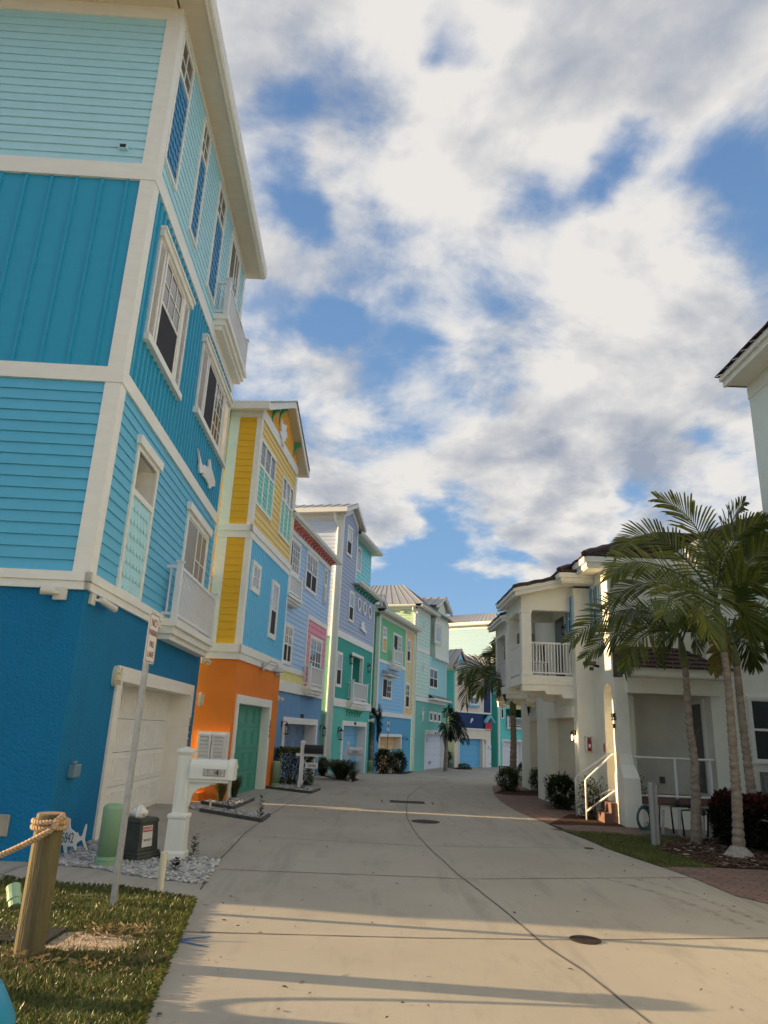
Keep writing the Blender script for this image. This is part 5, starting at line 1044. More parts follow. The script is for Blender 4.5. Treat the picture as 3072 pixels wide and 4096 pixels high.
def town_balcony(H, x0, x1, y0, y1, zs, chair=True, bulb=None):
    """projecting balcony: moulded slab, two square columns, beam, sloping gable wall and shed roof"""
    m = M(); zt = zs + .37
    m.cube(x0, x1, y0, y1, zs + .16, zt); prof = [(x0 + .02, zs + .17), (x0 + .02, zs), (x0 + .55, zs + .02), (x0 + .6, zs - .06), (x0 + .95, zs - .05), (x0 + 1.0, zs - .13), (x1, zs - .13), (x1, zs + .17)]
    for ya, yb in ((y0 + .02, y0 + .22), (y1 - .25, y1 - .02)): 
        n = len(prof); m.add([(a, ya, b) for a, b in prof] + [(a, yb, b) for a, b in prof], [tuple(range(n)), tuple(range(2 * n - 1, n - 1, -1))] + [(i, (i + 1) % n, (i + 1) % n + n, i + n) for i in range(n)])
    m.cube(x0 + .25, x1, y0 + .22, y1 - .25, zs + .1, zs + .158); mk('balcony_slab', m, WS2, H)
    zb = zs + 1.88
    for y in (y0, y1 - .3):
        m = M(); m.cube(x0 + .02, x0 + .26, y + .02, y + .28, zt, zb); m.cube(x0, x0 + .28, y, y + .3, zb, zb + .07); m.cube(x0, x0 + .28, y, y + .3, zt - .003, zt + .04); mk('column', m, WS2, H)
    m = M(); z1 = zs + 2.35; z2 = z1 + .28
    for y in (y0 + .02, y1 - .22):
        m.add([(x0 + .02, y, zb + .07), (x1, y, zb + .07), (x1, y, z2 + .1), (x0 + .02, y, z1), (x0 + .02, y + .2, zb + .07), (x1, y + .2, zb + .07), (x1, y + .2, z2 + .1), (x0 + .02, y + .2, z1)], [(0, 1, 2, 3), (7, 6, 5, 4), (0, 4, 5, 1), (1, 5, 6, 2), (2, 6, 7, 3), (3, 7, 4, 0)])
    m.cube(x0 + .02, x0 + .22, y0 + .22, y1 - .22, zb + .07, z1); mk('beam', m, WS, H)
    m = M(); xe = x0 - .17; ye = y0 - .2; sl = .24; ze = z1 - .10
    P = lambda x, y, dz: (x, y, ze + (x - xe) * sl + dz)
    m.hexa([P(xe, ye, 0), P(x1, ye, 0), P(x1, y1 + .3, 0), P(xe, y1 + .3, 0), P(xe, ye, .1), P(x1, ye, .1), P(x1, y1 + .3, .1), P(xe, y1 + .3, .1)]); m.hexa([P(xe - .04, ye - .04, .101), P(x1, ye - .04, .101), P(x1, y1 + .3, .101), P(xe - .04, y1 + .3, .101), P(xe - .04, ye - .04, .19), P(x1, ye - .04, .19), P(x1, y1 + .3, .19), P(xe - .04, y1 + .3, .19)]); mk('fascia', m, WS2, H)
    m = M(); tile_roof(m, P(xe - .06, y1 + .3, .2), P(xe - .06, ye - .06, .2), P(x1, ye - .06, .2), P(x1, y1 + .3, .2)); k = 8
    m.tube([P(xe - .05 + (x1 - xe) * i / k, ye - .03, .22 + .02 * (i % 2)) for i in range(k + 1)], .05, 6); mk('tile_roof', m, TILE, H)
    R = M()
    for z, h in ((zt + .06, .035), (zt + .77, .04), (zt + .5, .0)):
        if h: R.cube(x0 + .26, x1, y0 + .1, y0 + .14, z, z + h); R.cube(x0 + .06, x0 + .1, y0 + .28, y1 - .3, z, z + h)
    n = 13
    for i in range(n): x = x0 + .28 + (x1 - x0 - .3) * (i + .5) / n; R.cube(x - .011, x + .011, y0 + .109, y0 + .131, zt + .095, zt + .77)
    n = int((y1 - y0 - .6) / .1)
    for i in range(n): y = y0 + .3 + (y1 - y0 - .6) * (i + .5) / n; R.cube(x0 + .069, x0 + .091, y - .011, y + .011, zt + .095, zt + .77)
    mk('railing', R, WHITE2, H)
def townhouse(dx, dy, name, label, first=False, zs=2.70, y1=4.4):
    X1, X2, Ya = 5.14 + dx, 4.73 + dx, 17.2 + dy; zb = zg(17.2 + dy); ye = Ya + y1
    H = thing('townhouse', label, 'townhouse', (X2, Ya, zb), 'white stucco townhouses along the right side')
    m = M(); gd = (Ya + .35, Ya + min(3.0, y1 - .3), zb - 1, 2.15)
    front_wall(m, Ya, X2, X1 + .6, zb - .3, 5.2); street_wall(m, X2, Ya, ye, zb - .3, 5.3, [gd])
    if not first:
        ah = (Ya - .75, Ya - .12, zb + .3, 2.85); street_wall(m, X1, Ya - 1.0, Ya, zb - .3, 5.3, [ah]); arch_hole(m, X1, *ah, .5); front_wall(m, Ya - 1.0, X1, X1 + 5, zb - .3, 5.3); m.quad((X1 + .5, ah[0], zb), (X1 + .5, ah[1], zb), (X1 + .5, ah[1], 3), (X1 + .5, ah[0], 3))
    o = sunk_door(H, m, X2, gd[0], gd[1], zb, gd[3], .28, pmat('beige_garage', S(168, 160, 142), .5))
    m.cube(X2 + .3, X2 + 5, Ya + .02, ye, 5.15, 5.2); m.quad((X2 + 5, Ya, zb), (X2 + 5, ye, zb), (X2 + 5, ye, 5.2), (X2 + 5, Ya, 5.2)); front_wall(m, ye, X2, X2 + 5, zb - .3, 5.2)
    mk('stucco_wall', m, WS, H)
    m = M(); m.cube(X2 - .04, X2 - .001, gd[0] - .02, gd[1] + .02, gd[3], gd[3] + .26); mk('door_header', m, WS2, H)
    town_balcony(H, X2 - 1.26, X2, Ya + .2, Ya + 2.3, zs)
    dm = M(); dm.cube(X2 - .02, X2 - .002, Ya + 1.0, Ya + 1.85, zs + .38, zs + 1.95); mk('balcony_door', dm, pmat('dark_door', (.035, .03, .03), .3), H)
    street_shutters(H, X2, Ya + .02, Ya + .62, 3.95, 5.0)
    lantern(H, Fr((X2, 0), (0, 1), (-1, 0)), Ya + .78, zs + 1.60, .6, dp=.13)
    lantern(H, Fr((X2, 0), (0, 1), (-1, 0)), Ya + .24, 1.74, .55, lit=True, dp=.16)
    eave_ring(H, X2, X2 + 4, Ya - (0 if first else .9), ye, 5.28, .2, .36)
    m = M(); tile_roof(m, (X2 - .45, ye, 5.5), (X2 - .45, Ya - .45 - (0 if first else .9), 5.5), (X2 + 2, Ya + 1.6, 6.5), (X2 + 2, ye, 6.5)); tile_roof(m, (X2 - .45, Ya - .45 - (0 if first else .9), 5.5), (X2 + 4.4, Ya - .45 - (0 if first else .9), 5.5), (X2 + 4, Ya + 1.6, 6.5), (X2 + 2, Ya + 1.6, 6.5))
    m.tube([Vector((X2 - .45, Ya - .45 - (0 if first else .9), 5.53)).lerp(Vector((X2 + 2, Ya + 1.6, 6.53)), i / 9) + Vector((0, 0, .02 * (i % 2))) for i in range(10)], .075, 6); mk('tile_roof', m, TILE, H)
    return H, X1, X2, Ya
def near_townhouse():
    H, X1, X2, Ya = townhouse(0, 0, 'a', 'nearest white stucco townhouse with porch, arched side opening and blue shutters', True)
    yM = 16.35; yR = 15.6; xR = 7.15
    m = M(); ah = (15.88, 16.5, .40, 2.86)
    street_wall(m, X1, 15.75, Ya, -.1, 5.42, [ah]); arch_hole(m, X1, *ah, .45); m.quad((X1 + .45, ah[0], .3), (X1 + .45, ah[1], .3), (X1 + .45, ah[1], 2.9), (X1 + .45, ah[0], 2.9))
    m.v = m.v; front_wall(m, yM, X1, 8.5, 2.9, 5.45)
    front_wall(m, 16.9, 5.4, xR + .3, .4, 2.95); street_wall(m, xR, yR, 16.9, -.1, 2.95, [(16.05, 16.62, .62, 2.5)]); 
    wl = [7.86, 8.9, 1.30, 2.68]; a = fy(cF(1490, 352), yR); b = fy(cF(1659, 868), yR); wl = [a[0], a[0] + 1.1, b[1], a[1]]
    front_wall(m, yR, xR, 14, -.1, 5.7); m.quad((xR, yR, 2.95), (xR, yM, 2.95), (xR, yM, 5.7), (xR, yR, 5.7))
    mk('stucco_wall', m, WS, H)
    # upper wall behind is only above the porch roof: cap the gap between y 15.75 and 16.35
    m = M(); m.quad((X1, 15.75, 2.95), (X1 + .3, 15.75, 2.95), (X1 + .3, yM, 2.95), (X1, yM, 2.95)); mk('ledge', m, WS2, H)
    # buttress with flared foot
    m = M(); x0, x1 = X1 - .01, 5.40
    sec = [(-.1, 15.36, x0 - .02, x1 + .07), (.93, 15.36, x0 - .02, x1 + .05), (1.02, 15.44, x0 - .01, x1 + .04), (1.18, 15.56, x0 - .004, x1 + .015), (1.4, 15.62, x0, x1), (2.96, 15.66, x0, x1)]
    vs = []
    for z, y, a, b in sec: vs += [(a, y, z), (b, y, z), (b, 16.0, z), (a + .03, 16.0, z)]
    fs = [(i * 4 + k, i * 4 + (k + 1) % 4, (i + 1) * 4 + (k + 1) % 4, (i + 1) * 4 + k) for i in range(len(sec) - 1) for k in range(4)] + [(0, 1, 2, 3), (20, 21, 22, 23)]
    m.add(vs, fs); mk('buttress', m, WS, H)
    # porch: floor, beam, tile roof, railing
    m = M(); m.cube(5.35, xR, 15.62, 16.95, -.1, .44); mk('porch_base', m, WS, H); m = M(); m.cube(5.3, xR, 15.55, 16.95, .441, .56); mk('porch_floor', m, pmat('porch_brick', (.16, .085, .065), .8, .3, 8, .4, 40), H)
    m = M(); m.cube(5.35, xR + .2, 15.52, 15.74, 2.64, 2.98); m.cube(5.35, xR, 15.74, 16.95, 2.9, 2.94); mk('porch_beam', m, WS, H)
    m = M(); m.cube(5.28, xR + .28, 15.22, 15.56, 2.96, 3.02); m.cube(5.24, xR + .32, 15.16, 15.24, 2.98, 3.16); mk('fascia', m, WS2, H)
    m = M(); tile_roof(m, (5.2, 15.1, 3.14), (xR + .36, 15.1, 3.14), (xR - .28, yM, 3.72), (5.32, yM, 3.72)); tile_roof(m, (xR + .36, 15.1, 3.14), (xR + .36, 15.6, 3.14), (xR - .28, yM, 3.72), (xR - .28, yM, 3.72)); m.tube([(5.25 + (5.32 - 5.25) * i / 6, 15.1 + (yM - 15.1) * i / 6, 3.17 + .57 * i / 6) for i in range(7)], .06, 6); mk('porch_roof', m, TILE, H)
    m = M(); ra, rb = .60, 1.34
    m.tube([(5.42, 15.6, rb), (xR - .05, 15.6, rb)], .025, 8); m.tube([(5.42, 15.6, ra), (xR - .05, 15.6, ra)], .025, 8)
    for x in (6.28, xR - .14): m.tube([(x, 15.6, .5), (x, 15.6, rb)], .028, 8)
    mk('porch_railing', m, WHITE2, H)
    m = M(); m.cube(xR + .02, xR + .06, 16.05, 16.62, .62, 2.5); o = mk('porch_door', m, GLASS, H); f = Fr((xR, 0), (0, 1), (-1, 0)); m = M(); framebox(m, f, 15.95, 16.72, .56, 2.6, .09, 0, .04); mk('door_frame', m, WHITE2, o)
    fw = Fr((0, yR), (1, 0), (0, -1)); window(H, fw, wl, 1, 1, 'hung', .06, d=.05, mull=1, screen=False, glass=pmat('dark_glass', (.012, .014, .02), .06, spec=.7))
    m = M(); m.cube(wl[0] + .12, wl[0] + .9, yR - .07, yR, .35, wl[2] - .16); o = mk('vent_grille', m, pmat('grey_louvre', (.20, .20, .19), .5), H); m = M()
    for k in range(16): z = .38 + (wl[2] - .6) * k / 16; m.cube(wl[0] + .16, wl[0] + .86, yR - .085, yR - .07, z, z + .022)
    for k in range(8): x = wl[0] + .16 + .7 * k / 8; m.cube(x, x + .012, yR - .088, yR - .071, .37, wl[2] - .2)
    mk('louvre', m, pmat('light_grey_louvre', (.36, .36, .34), .5), o)
    a = fy(cE(1512, 872), yR); b = fy(cE(1700, 1030), yR); w = window(H, fw, (a[0], a[0] + 1.0, b[1], a[1]), 1, 1, 'slider', .05, d=.04, screen=True, glass=GLASS); shutter(w, fw, a[0] - .36, a[0] - .02, b[1], a[1], SHUT, .03, .06)
    street_shutters(H, X1, 16.48, 17.1, 4.15, 5.15)
    eave_ring(H, X1, 8.3, yM, 19, 5.45, .24, .40); hip_tiles(H, X1 - .5, 12, yM - .5, 22.5, 5.70, 1.5, 3.0)
    eave_ring(H, xR + .3, 14, yR, 19, 5.72, .26, .42); hip_tiles(H, xR - .2, 14.5, yR - .5, 21.5, 5.99, 1.5, 3.0)
    # fire extinguisher cabinet, number plates, flood light, outlet
    f = Fr((0, Ya), (1, 0), (0, -1)); a = fy(cF(262, 650), Ya); b = fy(cF(320, 783), Ya); m = M(); framebox(m, f, a[0], b[0], b[1], a[1], .03, 0, .12); m.box(f, a[0] + .03, b[0] - .03, b[1] + .03, a[1] - .03, 0, .02); o = mk('extinguisher_cabinet', m, pmat('cabinet_cream', (.72, .70, .62), .35), H, bevel=.008)
    m = M(); c = f.P((a[0] + b[0]) / 2, 0, .07); zz = b[1] + .04; m.lathe((c.x, c.y, zz), [(.035, 0), (.042, .02), (.042, .2), (.02, .235), (.012, .24), (.02, .27)], 12); w = mk('extinguisher', m, pmat('fire_red', (.38, .02, .02), .3), o, smooth=True); m = M(); m.box(f, c.x - .025, c.x + .025, zz + .08, zz + .15, .105, .114); mk('label', m, WHITE2, w)
    fs = Fr((X1, 0), (0, 1), (-1, 0))
    for txt, p, sz in (('595', cF(502, 512), .17), ('1B', cF(507, 580), .11)):
        y, z = fx(p, X1); m = M(); add_text(m, txt, sz * 1.25, (X1 - .02, 15.82, z), (0, -1, 0), (0, 0, 1), .008); mk('number_plate', m, BLACK, H)
    y, z = fx(cF(425, 745), X1); m = M(); vs = []; fz = Fr((X1, 0), (0, 1), (-1, 0)); m.ring(fz, 16.62, z, .05, .10, .025, 0, .008, 16); m.box(fz, 16.6, 16.64, z - .06, z + .06, 0, .009); mk('red_emblem', m, pmat('sign_red', (.45, .06, .04), .5), H)
    y, z = fx(cF(408, 115), X1); y = 16.75; m = M(); m.tube([(X1, y, z), (X1 - .12, y, z + .02)], .03, 8); m.cube(X1 - .34, X1 - .10, y - .12, y + .1, z + .02, z + .10); m.cube(X1 - .22, X1 - .14, y - .06, y + .02, z - .1, z - .02); mk('flood_light', m, BLACK, H)
    a = fy(cF(850, 988), 16.9); m = M(); m.cube(a[0] - .05, a[0] + .05, 16.83, 16.9, a[1] - .07, a[1] + .07); mk('outlet_cover', m, pmat('grey_plastic', (.14, .14, .13), .4), H)
    return H
near_townhouse()
townhouse(.42, 4.4, 'b', 'middle white stucco townhouse, partly hidden behind the nearest balcony', zs=2.72)
townhouse(1.2, 8.8, 'c', 'farthest white stucco townhouse in the row, only edges showing', zs=2.70, y1=2.4)
# patio chair and table on the near balcony
def patio():
    c = thing('patio_chair', 'black patio chair with striped slats on the nearest balcony', 'chair', (4.1, 18.4, 3.075)); m = M()
    for x in (3.9, 4.3):
        for y in (18.25, 18.65): m.tube([(x, y, 3.075), (x, y, 3.5)], .014, 6)
    mk('leg', m, BLACK, c); m = M(); m.cube(3.88, 4.32, 18.23, 18.67, 3.46, 3.49); mk('seat', m, WHITE2, c); m = M()
    for k in range(7): x = 3.9 + .066 * k; m.add([(x, 18.66, 3.5), (x + .03, 18.66, 3.5), (x + .03, 18.72, 3.95), (x, 18.72, 3.95)], [(0, 1, 2, 3)]); 
    m.tube([(3.88, 18.68, 3.5), (3.88, 18.74, 4.0), (4.34, 18.74, 4.0), (4.34, 18.68, 3.5)], .016, 6); mk('backrest', m, BLACK, c)
patio()
def tower():
    X = 7.0; y1, ztop = fx((2991, 1546), X)
    H = thing('stucco_tower', 'tall pale stucco building behind the palms with deep eaves under brown tiles', 'building', (X, y1, 0)); m = M()
    street_wall(m, X, 2, y1, 0, ztop); m.quad((X, y1, 0), (X + 8, y1, 0), (X + 8, y1, ztop), (X, y1, ztop)); mk('stucco_wall', m, stucco('grey_white_stucco', S(178, 186, 178), .3, .05), H)
    m = M(); m.cube(X - .015, X + .1, 2, y1 + .015, ztop - .28, ztop - .001); mk('frieze', m, WS2, H)
    m = M(); m.cube(X - .42, X + 8, 1.4, y1 + .05, ztop + .0, ztop + .04); mk('soffit', m, WS2, H); m = M(); m.cube(X - .46, X - .40, 1.4, y1 + .05, ztop - .02, ztop + .10); m.cube(X - .52, X - .40, 1.4, y1 + .06, ztop + .101, ztop + .20); m.cube(X - .40, X + 8, y1, y1 + .06, ztop + .0, ztop + .20); mk('fascia', m, WS2, H)
    m = M(); zt = ztop + .21; tile_roof(m, (X - .58, y1 + .1, zt), (X - .58, 1.2, zt), (X + 4, 3, zt + 1.7), (X + 4, y1 - 2, zt + 1.7), .26, .022); tile_roof(m, (X + 8, y1 + .1, zt), (X - .58, y1 + .1, zt), (X + 4, y1 - 2, zt + 1.7), (X + 8, y1 - 2, zt + 1.7), .26, .022); mk('tile_roof', m, TILE, H)
tower()

# ================================================================== GROUND
def concrete_mat():
    m = bpy.data.materials.new('road_concrete'); m.use_nodes = True; nt = m.node_tree; N = nt.nodes; L = nt.links; b = N['Principled BSDF']
    tc = N.new('ShaderNodeTexCoord'); o = tc.outputs['Object']
    def noise(sc, det, ro=.6, st=(1, 1, 1)):
        mp = N.new('ShaderNodeMapping'); mp.inputs['Scale'].default_value = st; L.new(o, mp.inputs[0]); n = N.new('ShaderNodeTexNoise'); L.new(mp.outputs[0], n.inputs['Vector']); n.inputs['Scale'].default_value = sc; n.inputs['Detail'].default_value = det; n.inputs['Roughness'].default_value = ro; return n.outputs['Fac']
    def mr(v, a, b2, c, d): n = N.new('ShaderNodeMapRange'); L.new(v, n.inputs[0]); n.inputs[1].default_value = a; n.inputs[2].default_value = b2; n.inputs[3].default_value = c; n.inputs[4].default_value = d; return n.outputs[0]
    def mix(f, a, c): n = N.new('ShaderNodeMix'); n.data_type = 'RGBA'; L.new(f, n.inputs[0]); (L.new(a, n.inputs[6]) if hasattr(a, 'is_output') else setattr(n.inputs[6], 'default_value', a)); (L.new(c, n.inputs[7]) if hasattr(c, 'is_output') else setattr(n.inputs[7], 'default_value', c)); return n.outputs[2]
    base = mix(mr(noise(.35, 6), .3, .7, 0, 1), (.335, .308, .262, 1), (.42, .39, .335, 1))
    base = mix(mr(noise(2.2, 9, .72, (1, .35, 1)), .53, .72, 0, .6), base, (.235, .217, .19, 1))
    base = mix(mr(noise(.8, 8, .7, (2.6, .22, 1)), .54, .68, 0, .6), base, (.24, .224, .198, 1))
    base = mix(mr(noise(70, 3), .3, .7, 0, .22), base, (.25, .235, .205, 1))
    base = mix(mr(noise(5.5, 2, .5), .72, .76, 0, .6), base, (.15, .138, .12, 1))
    L.new(base, b.inputs['Base Color']); b.inputs['Roughness'].default_value = .86; b.inputs['Specular IOR Level'].default_value = .25
    bp = N.new('ShaderNodeBump'); bp.inputs['Strength'].default_value = .35; bp.inputs['Distance'].default_value = .006; L.new(noise(140, 5, .7), bp.inputs['Height']); L.new(bp.outputs[0], b.inputs['Normal']); return m
ROADC = concrete_mat()
def paver_mat():
    m = bpy.data.materials.new('brick_pavers'); m.use_nodes = True; nt = m.node_tree; N = nt.nodes; L = nt.links; b = N['Principled BSDF']
    tc = N.new('ShaderNodeTexCoord'); mp = N.new('ShaderNodeMapping'); mp.inputs['Rotation'].default_value = (0, 0, RAD(38)); L.new(tc.outputs['Object'], mp.inputs[0])
    br = N.new('ShaderNodeTexBrick'); L.new(mp.outputs[0], br.inputs['Vector']); br.inputs['Color1'].default_value = (.23, .135, .105, 1); br.inputs['Color2'].default_value = (.17, .115, .10, 1); br.inputs['Mortar'].default_value = (.05, .042, .035, 1)
    br.inputs['Scale'].default_value = 1.0; br.inputs['Brick Width'].default_value = .24; br.inputs['Row Height'].default_value = .16; br.inputs['Mortar Size'].default_value = .006; br.inputs['Bias'].default_value = .1
    n = N.new('ShaderNodeTexNoise'); n.inputs['Scale'].default_value = 4; n.inputs['Detail'].default_value = 8; L.new(tc.outputs['Object'], n.inputs['Vector'])
    hs = N.new('ShaderNodeHueSaturation'); mr = N.new('ShaderNodeMapRange'); L.new(n.outputs['Fac'], mr.inputs[0]); mr.inputs[3].default_value = .6; mr.inputs[4].default_value = 1.4; L.new(mr.outputs[0], hs.inputs['Value']); L.new(br.outputs['Color'], hs.inputs['Color']); L.new(hs.outputs[0], b.inputs['Base Color'])
    bp = N.new('ShaderNodeBump'); bp.inputs['Strength'].default_value = .6; bp.inputs['Distance'].default_value = .01; bp.invert = True; L.new(br.outputs['Fac'], bp.inputs['Height']); L.new(bp.outputs[0], b.inputs['Normal']); b.inputs['Roughness'].default_value = .85; return m
PAVER = paver_mat()
SOIL = pmat('soil', (.25, .22, .17), .95, .4, 4, .8, 40, spec=.1, bdist=.03)
MULCH = pmat('bark_mulch', (.075, .045, .034), .95, .5, 14, 1.0, 55, spec=.1, bdist=.03)
TURF = pmat('turf_base', (.085, .095, .035), .95, .4, 5, .8, 60, spec=.1)
def xy(p): q = g(*p); return Vector((q.x, q.y))
def poly_sheet(name, pts, mat, dz, kind='structure', parent=None):
    """flat sheet draped on the ground, cut into y strips so that it follows the slope"""
    bm = bmesh.new(); vs = [bm.verts.new((p[0], p[1], 0)) for p in pts]; bm.faces.new(vs)
    ys = [p[1] for p in pts]; y = math.ceil(min(ys))
    while y < max(ys):
        if y >= 24: bmesh.ops.bisect_plane(bm, geom=bm.verts[:] + bm.edges[:] + bm.faces[:], plane_co=(0, y, 0), plane_no=(0, 1, 0))
        y += 1
    for v in bm.verts: v.co.z = zg(v.co.y) + dz
    bmesh.ops.triangulate(bm, faces=bm.faces[:]); me = bpy.data.meshes.new(name); bm.to_mesh(me); bm.free(); me.materials.append(mat)
    for p in me.polygons:
        if p.normal.z < 0: p.flip()
    o = bpy.data.objects.new(name, me); col.objects.link(o); return tag(o, kind=kind)
def build_ground():
    m = M(); ys = [-400, -60] + list(range(-20, 24, 4)) + list(range(24, 50)) + [60, 100, 400, 1500]
    for a, b in zip(ys[:-1], ys[1:]): m.quad((-900, a, zg(a) - .02), (900, a, zg(a) - .02), (900, b, zg(b) - .02), (-900, b, zg(b) - .02))
    struct('ground', m, SOIL)
    R = [xy(p) for p in [(3072, 3616), (2948, 3586), (2776, 3514), (2648, 3469), (2500, 3420), (2426, 3394), (2342, 3357), (2252, 3325)]]
    R2 = [xy(p) for p in [(2192, 3296), (2127, 3270), (2062, 3243), (2002, 3206), (1977, 3180), (1970, 3152), (1974, 3138)]]
    far = [Vector(p) for p in [(4.1, 25.5), (4.9, 29), (6.3, 34), (9.5, 40), (17, 46)]]
    near = [Vector((14, -2)), Vector((7.6, 5.6))]
    Lg = [xy(p) for p in [(762, 3612), (700, 3748), (620, 3925), (540, 4096)]]
    gt = [xy(p) for p in [(458, 3562), (211, 3549), (0, 3524)]]
    left = [Lg[3] + (Lg[3] - Lg[2]) * 6]
    pts = [left[0]] + near + R + R2 + far + [Vector((17, 60)), Vector((-14, 60)), Vector((-14, 17)), Vector((-14, gt[2].y + .2))] + [gt[2], gt[1], gt[0]] + Lg
    poly_sheet('road', pts, ROADC, 0.0)
    # lawns
    lawn = [Lg[0] + Vector((-.01, -.01)), Lg[1], Lg[2], Lg[3], left[0], Vector((-9, -4)), Vector((-14, gt[2].y + .2)), gt[2], gt[1], gt[0]]
    poly_sheet('lawn_ground', lawn, TURF, .012)
    # brick paving beside the townhouses, and at the near right
    pv = [xy(p) for p in [(2290, 3329), (2192, 3296), (2127, 3270), (2062, 3243), (2002, 3206), (1977, 3180), (1970, 3152), (1974, 3138)]] + [Vector((4.1, 25.5)), Vector((4.9, 29)), Vector((6.2, 29)), Vector((6, 14.75)), Vector((14, 14.4)), Vector((14, 13.9)), Vector((5.5, 14.1))]
    poly_sheet('brick_walk', pv, PAVER, .006)
    tp = [xy(cT(500, 1362)), xy(cT(1070, 1370)), xy(cT(1659, 1396))]
    poly_sheet('brick_paving', [R[0], R[1], R[2], R[3] , tp[0], tp[1], tp[2], Vector((14, tp[2].y - .6)), Vector((14, 4)), Vector((7.6, 5.6))], PAVER, .006)
    # right-hand lawn wedge and mulch bed
    lr = [R[3], R[4], R[5], R[6], R[7], xy(cF(5, 1362)), Vector((5.2, 13.95)), Vector((5.9, 13.9)), xy(cT(690, 1050)), xy(cT(420, 1095)), xy(cT(440, 1180)), xy(cT(800, 1290)), xy(cT(1060, 1368)), tp[0]]
    poly_sheet('verge_ground', lr, TURF, .010)
    mb = [xy(cT(690, 1050)), xy(cT(420, 1095)), xy(cT(440, 1180)), xy(cT(800, 1290)), xy(cT(1060, 1368)), tp[2], Vector((14, tp[2].y - .6)), Vector((14, 13.8)), Vector((5.9, 13.9))]
    poly_sheet('mulch_bed', mb, MULCH, .014)
    poly_sheet('mulch_bed', [xy(cF(-10, 1330)), xy(cF(150, 1250)), xy(cF(250, 1265)), Vector((4.75, 17.1)), Vector((5.12, 16.9)), xy(cF(560, 1300)), xy(cF(585, 1350)), xy(cF(250, 1335))], MULCH, .012)
    poly_sheet('mulch_bed', [xy(cD(352, 1960)), xy(cD(430, 1930)), xy(cD(640, 1940)), xy(cD(790, 1960)), xy(cD(780, 1985)), xy(cD(480, 1975))], MULCH, .013)
    return R, R2, Lg, gt, lr, mb, lawn
ROADR, ROADR2, LG, GT, LAWNR, MULCHB, LAWNL = build_ground()
JOINT = pmat('joint_dark', (.085, .077, .065), .95)
def joint(px, w=.016):
    """saw-cut joint: a thin dark strip laid on the slab"""
    m = M(); pts = [g(*p) for p in px]; fine = []
    for a, b in zip(pts[:-1], pts[1:]):
        k = max(1, int((b - a).length / .25))
        for i in range(k): q = a.lerp(b, i / k); q.x += random.uniform(-.006, .006); q.z = zg(q.y) + .004; fine.append(q)
    fine.append(pts[-1].copy()); fine[-1].z = zg(fine[-1].y) + .004
    for a, b in zip(fine[:-1], fine[1:]):
        t = (b - a).normalized(); s = Vector((-t.y, t.x, 0)) * w * random.uniform(.4, .6); m.quad(a - s, a + s, b + s, b - s)
    return struct('road_joint', m, JOINT)
joint([(2606, 4096), (2333, 3885), (2172, 3780), (2010, 3635), (1834, 3500), (1704, 3380), (1650, 3315), (1628, 3271), (1626, 3228), (1634, 3184), (1683, 3146), (1748, 3125), (1870, 3104)], .014)
joint([(880, 3478), (1688, 3509), (1849, 3517), (2760, 3511)]); joint([(700, 3727), (1688, 3753), (2280, 3760)], .014); joint([(2400, 3760), (3072, 3753)], .014)
joint([(977, 3345), (1693, 3385), (2300, 3394)], .013); joint([(1140, 3226), (1540, 3239), (1626, 3240)], .012); joint([(1640, 3243), (2060, 3250)], .012)
joint([(800, 3560), (885, 3434), (977, 3336), (1064, 3271), (1151, 3216), (1238, 3177)], .016); joint([(0, 3502), (70, 3470), (220, 3440)], .012)
joint([(1290, 3150), (1420, 3128)], .010)
def paint_mark():
    m = M(); a = g(*c5(1155, 1098)); 
    for p in (c5(1397, 1074), c5(1382, 1143), c5(1640, 1110)):
        b = g(*p); t = (b - a).normalized(); s = Vector((-t.y, t.x, 0)) * (.022 if p[0] < 850 else .006); k = 10
        for i in range(k): q, r = a.lerp(b, i / k), a.lerp(b, (i + 1) / k); f = 1 - .6 * i / k; f2 = 1 - .6 * (i + 1) / k; m.quad(q - s * f + Vector((0, 0, .004)), q + s * f + Vector((0, 0, .004)), r + s * f2 + Vector((0, 0, .004)), r - s * f2 + Vector((0, 0, .004)))
    struct('painted_arrow', m, pmat('blue_spray_paint', (.05, .14, .30), .8, .4, 20))
paint_mark()

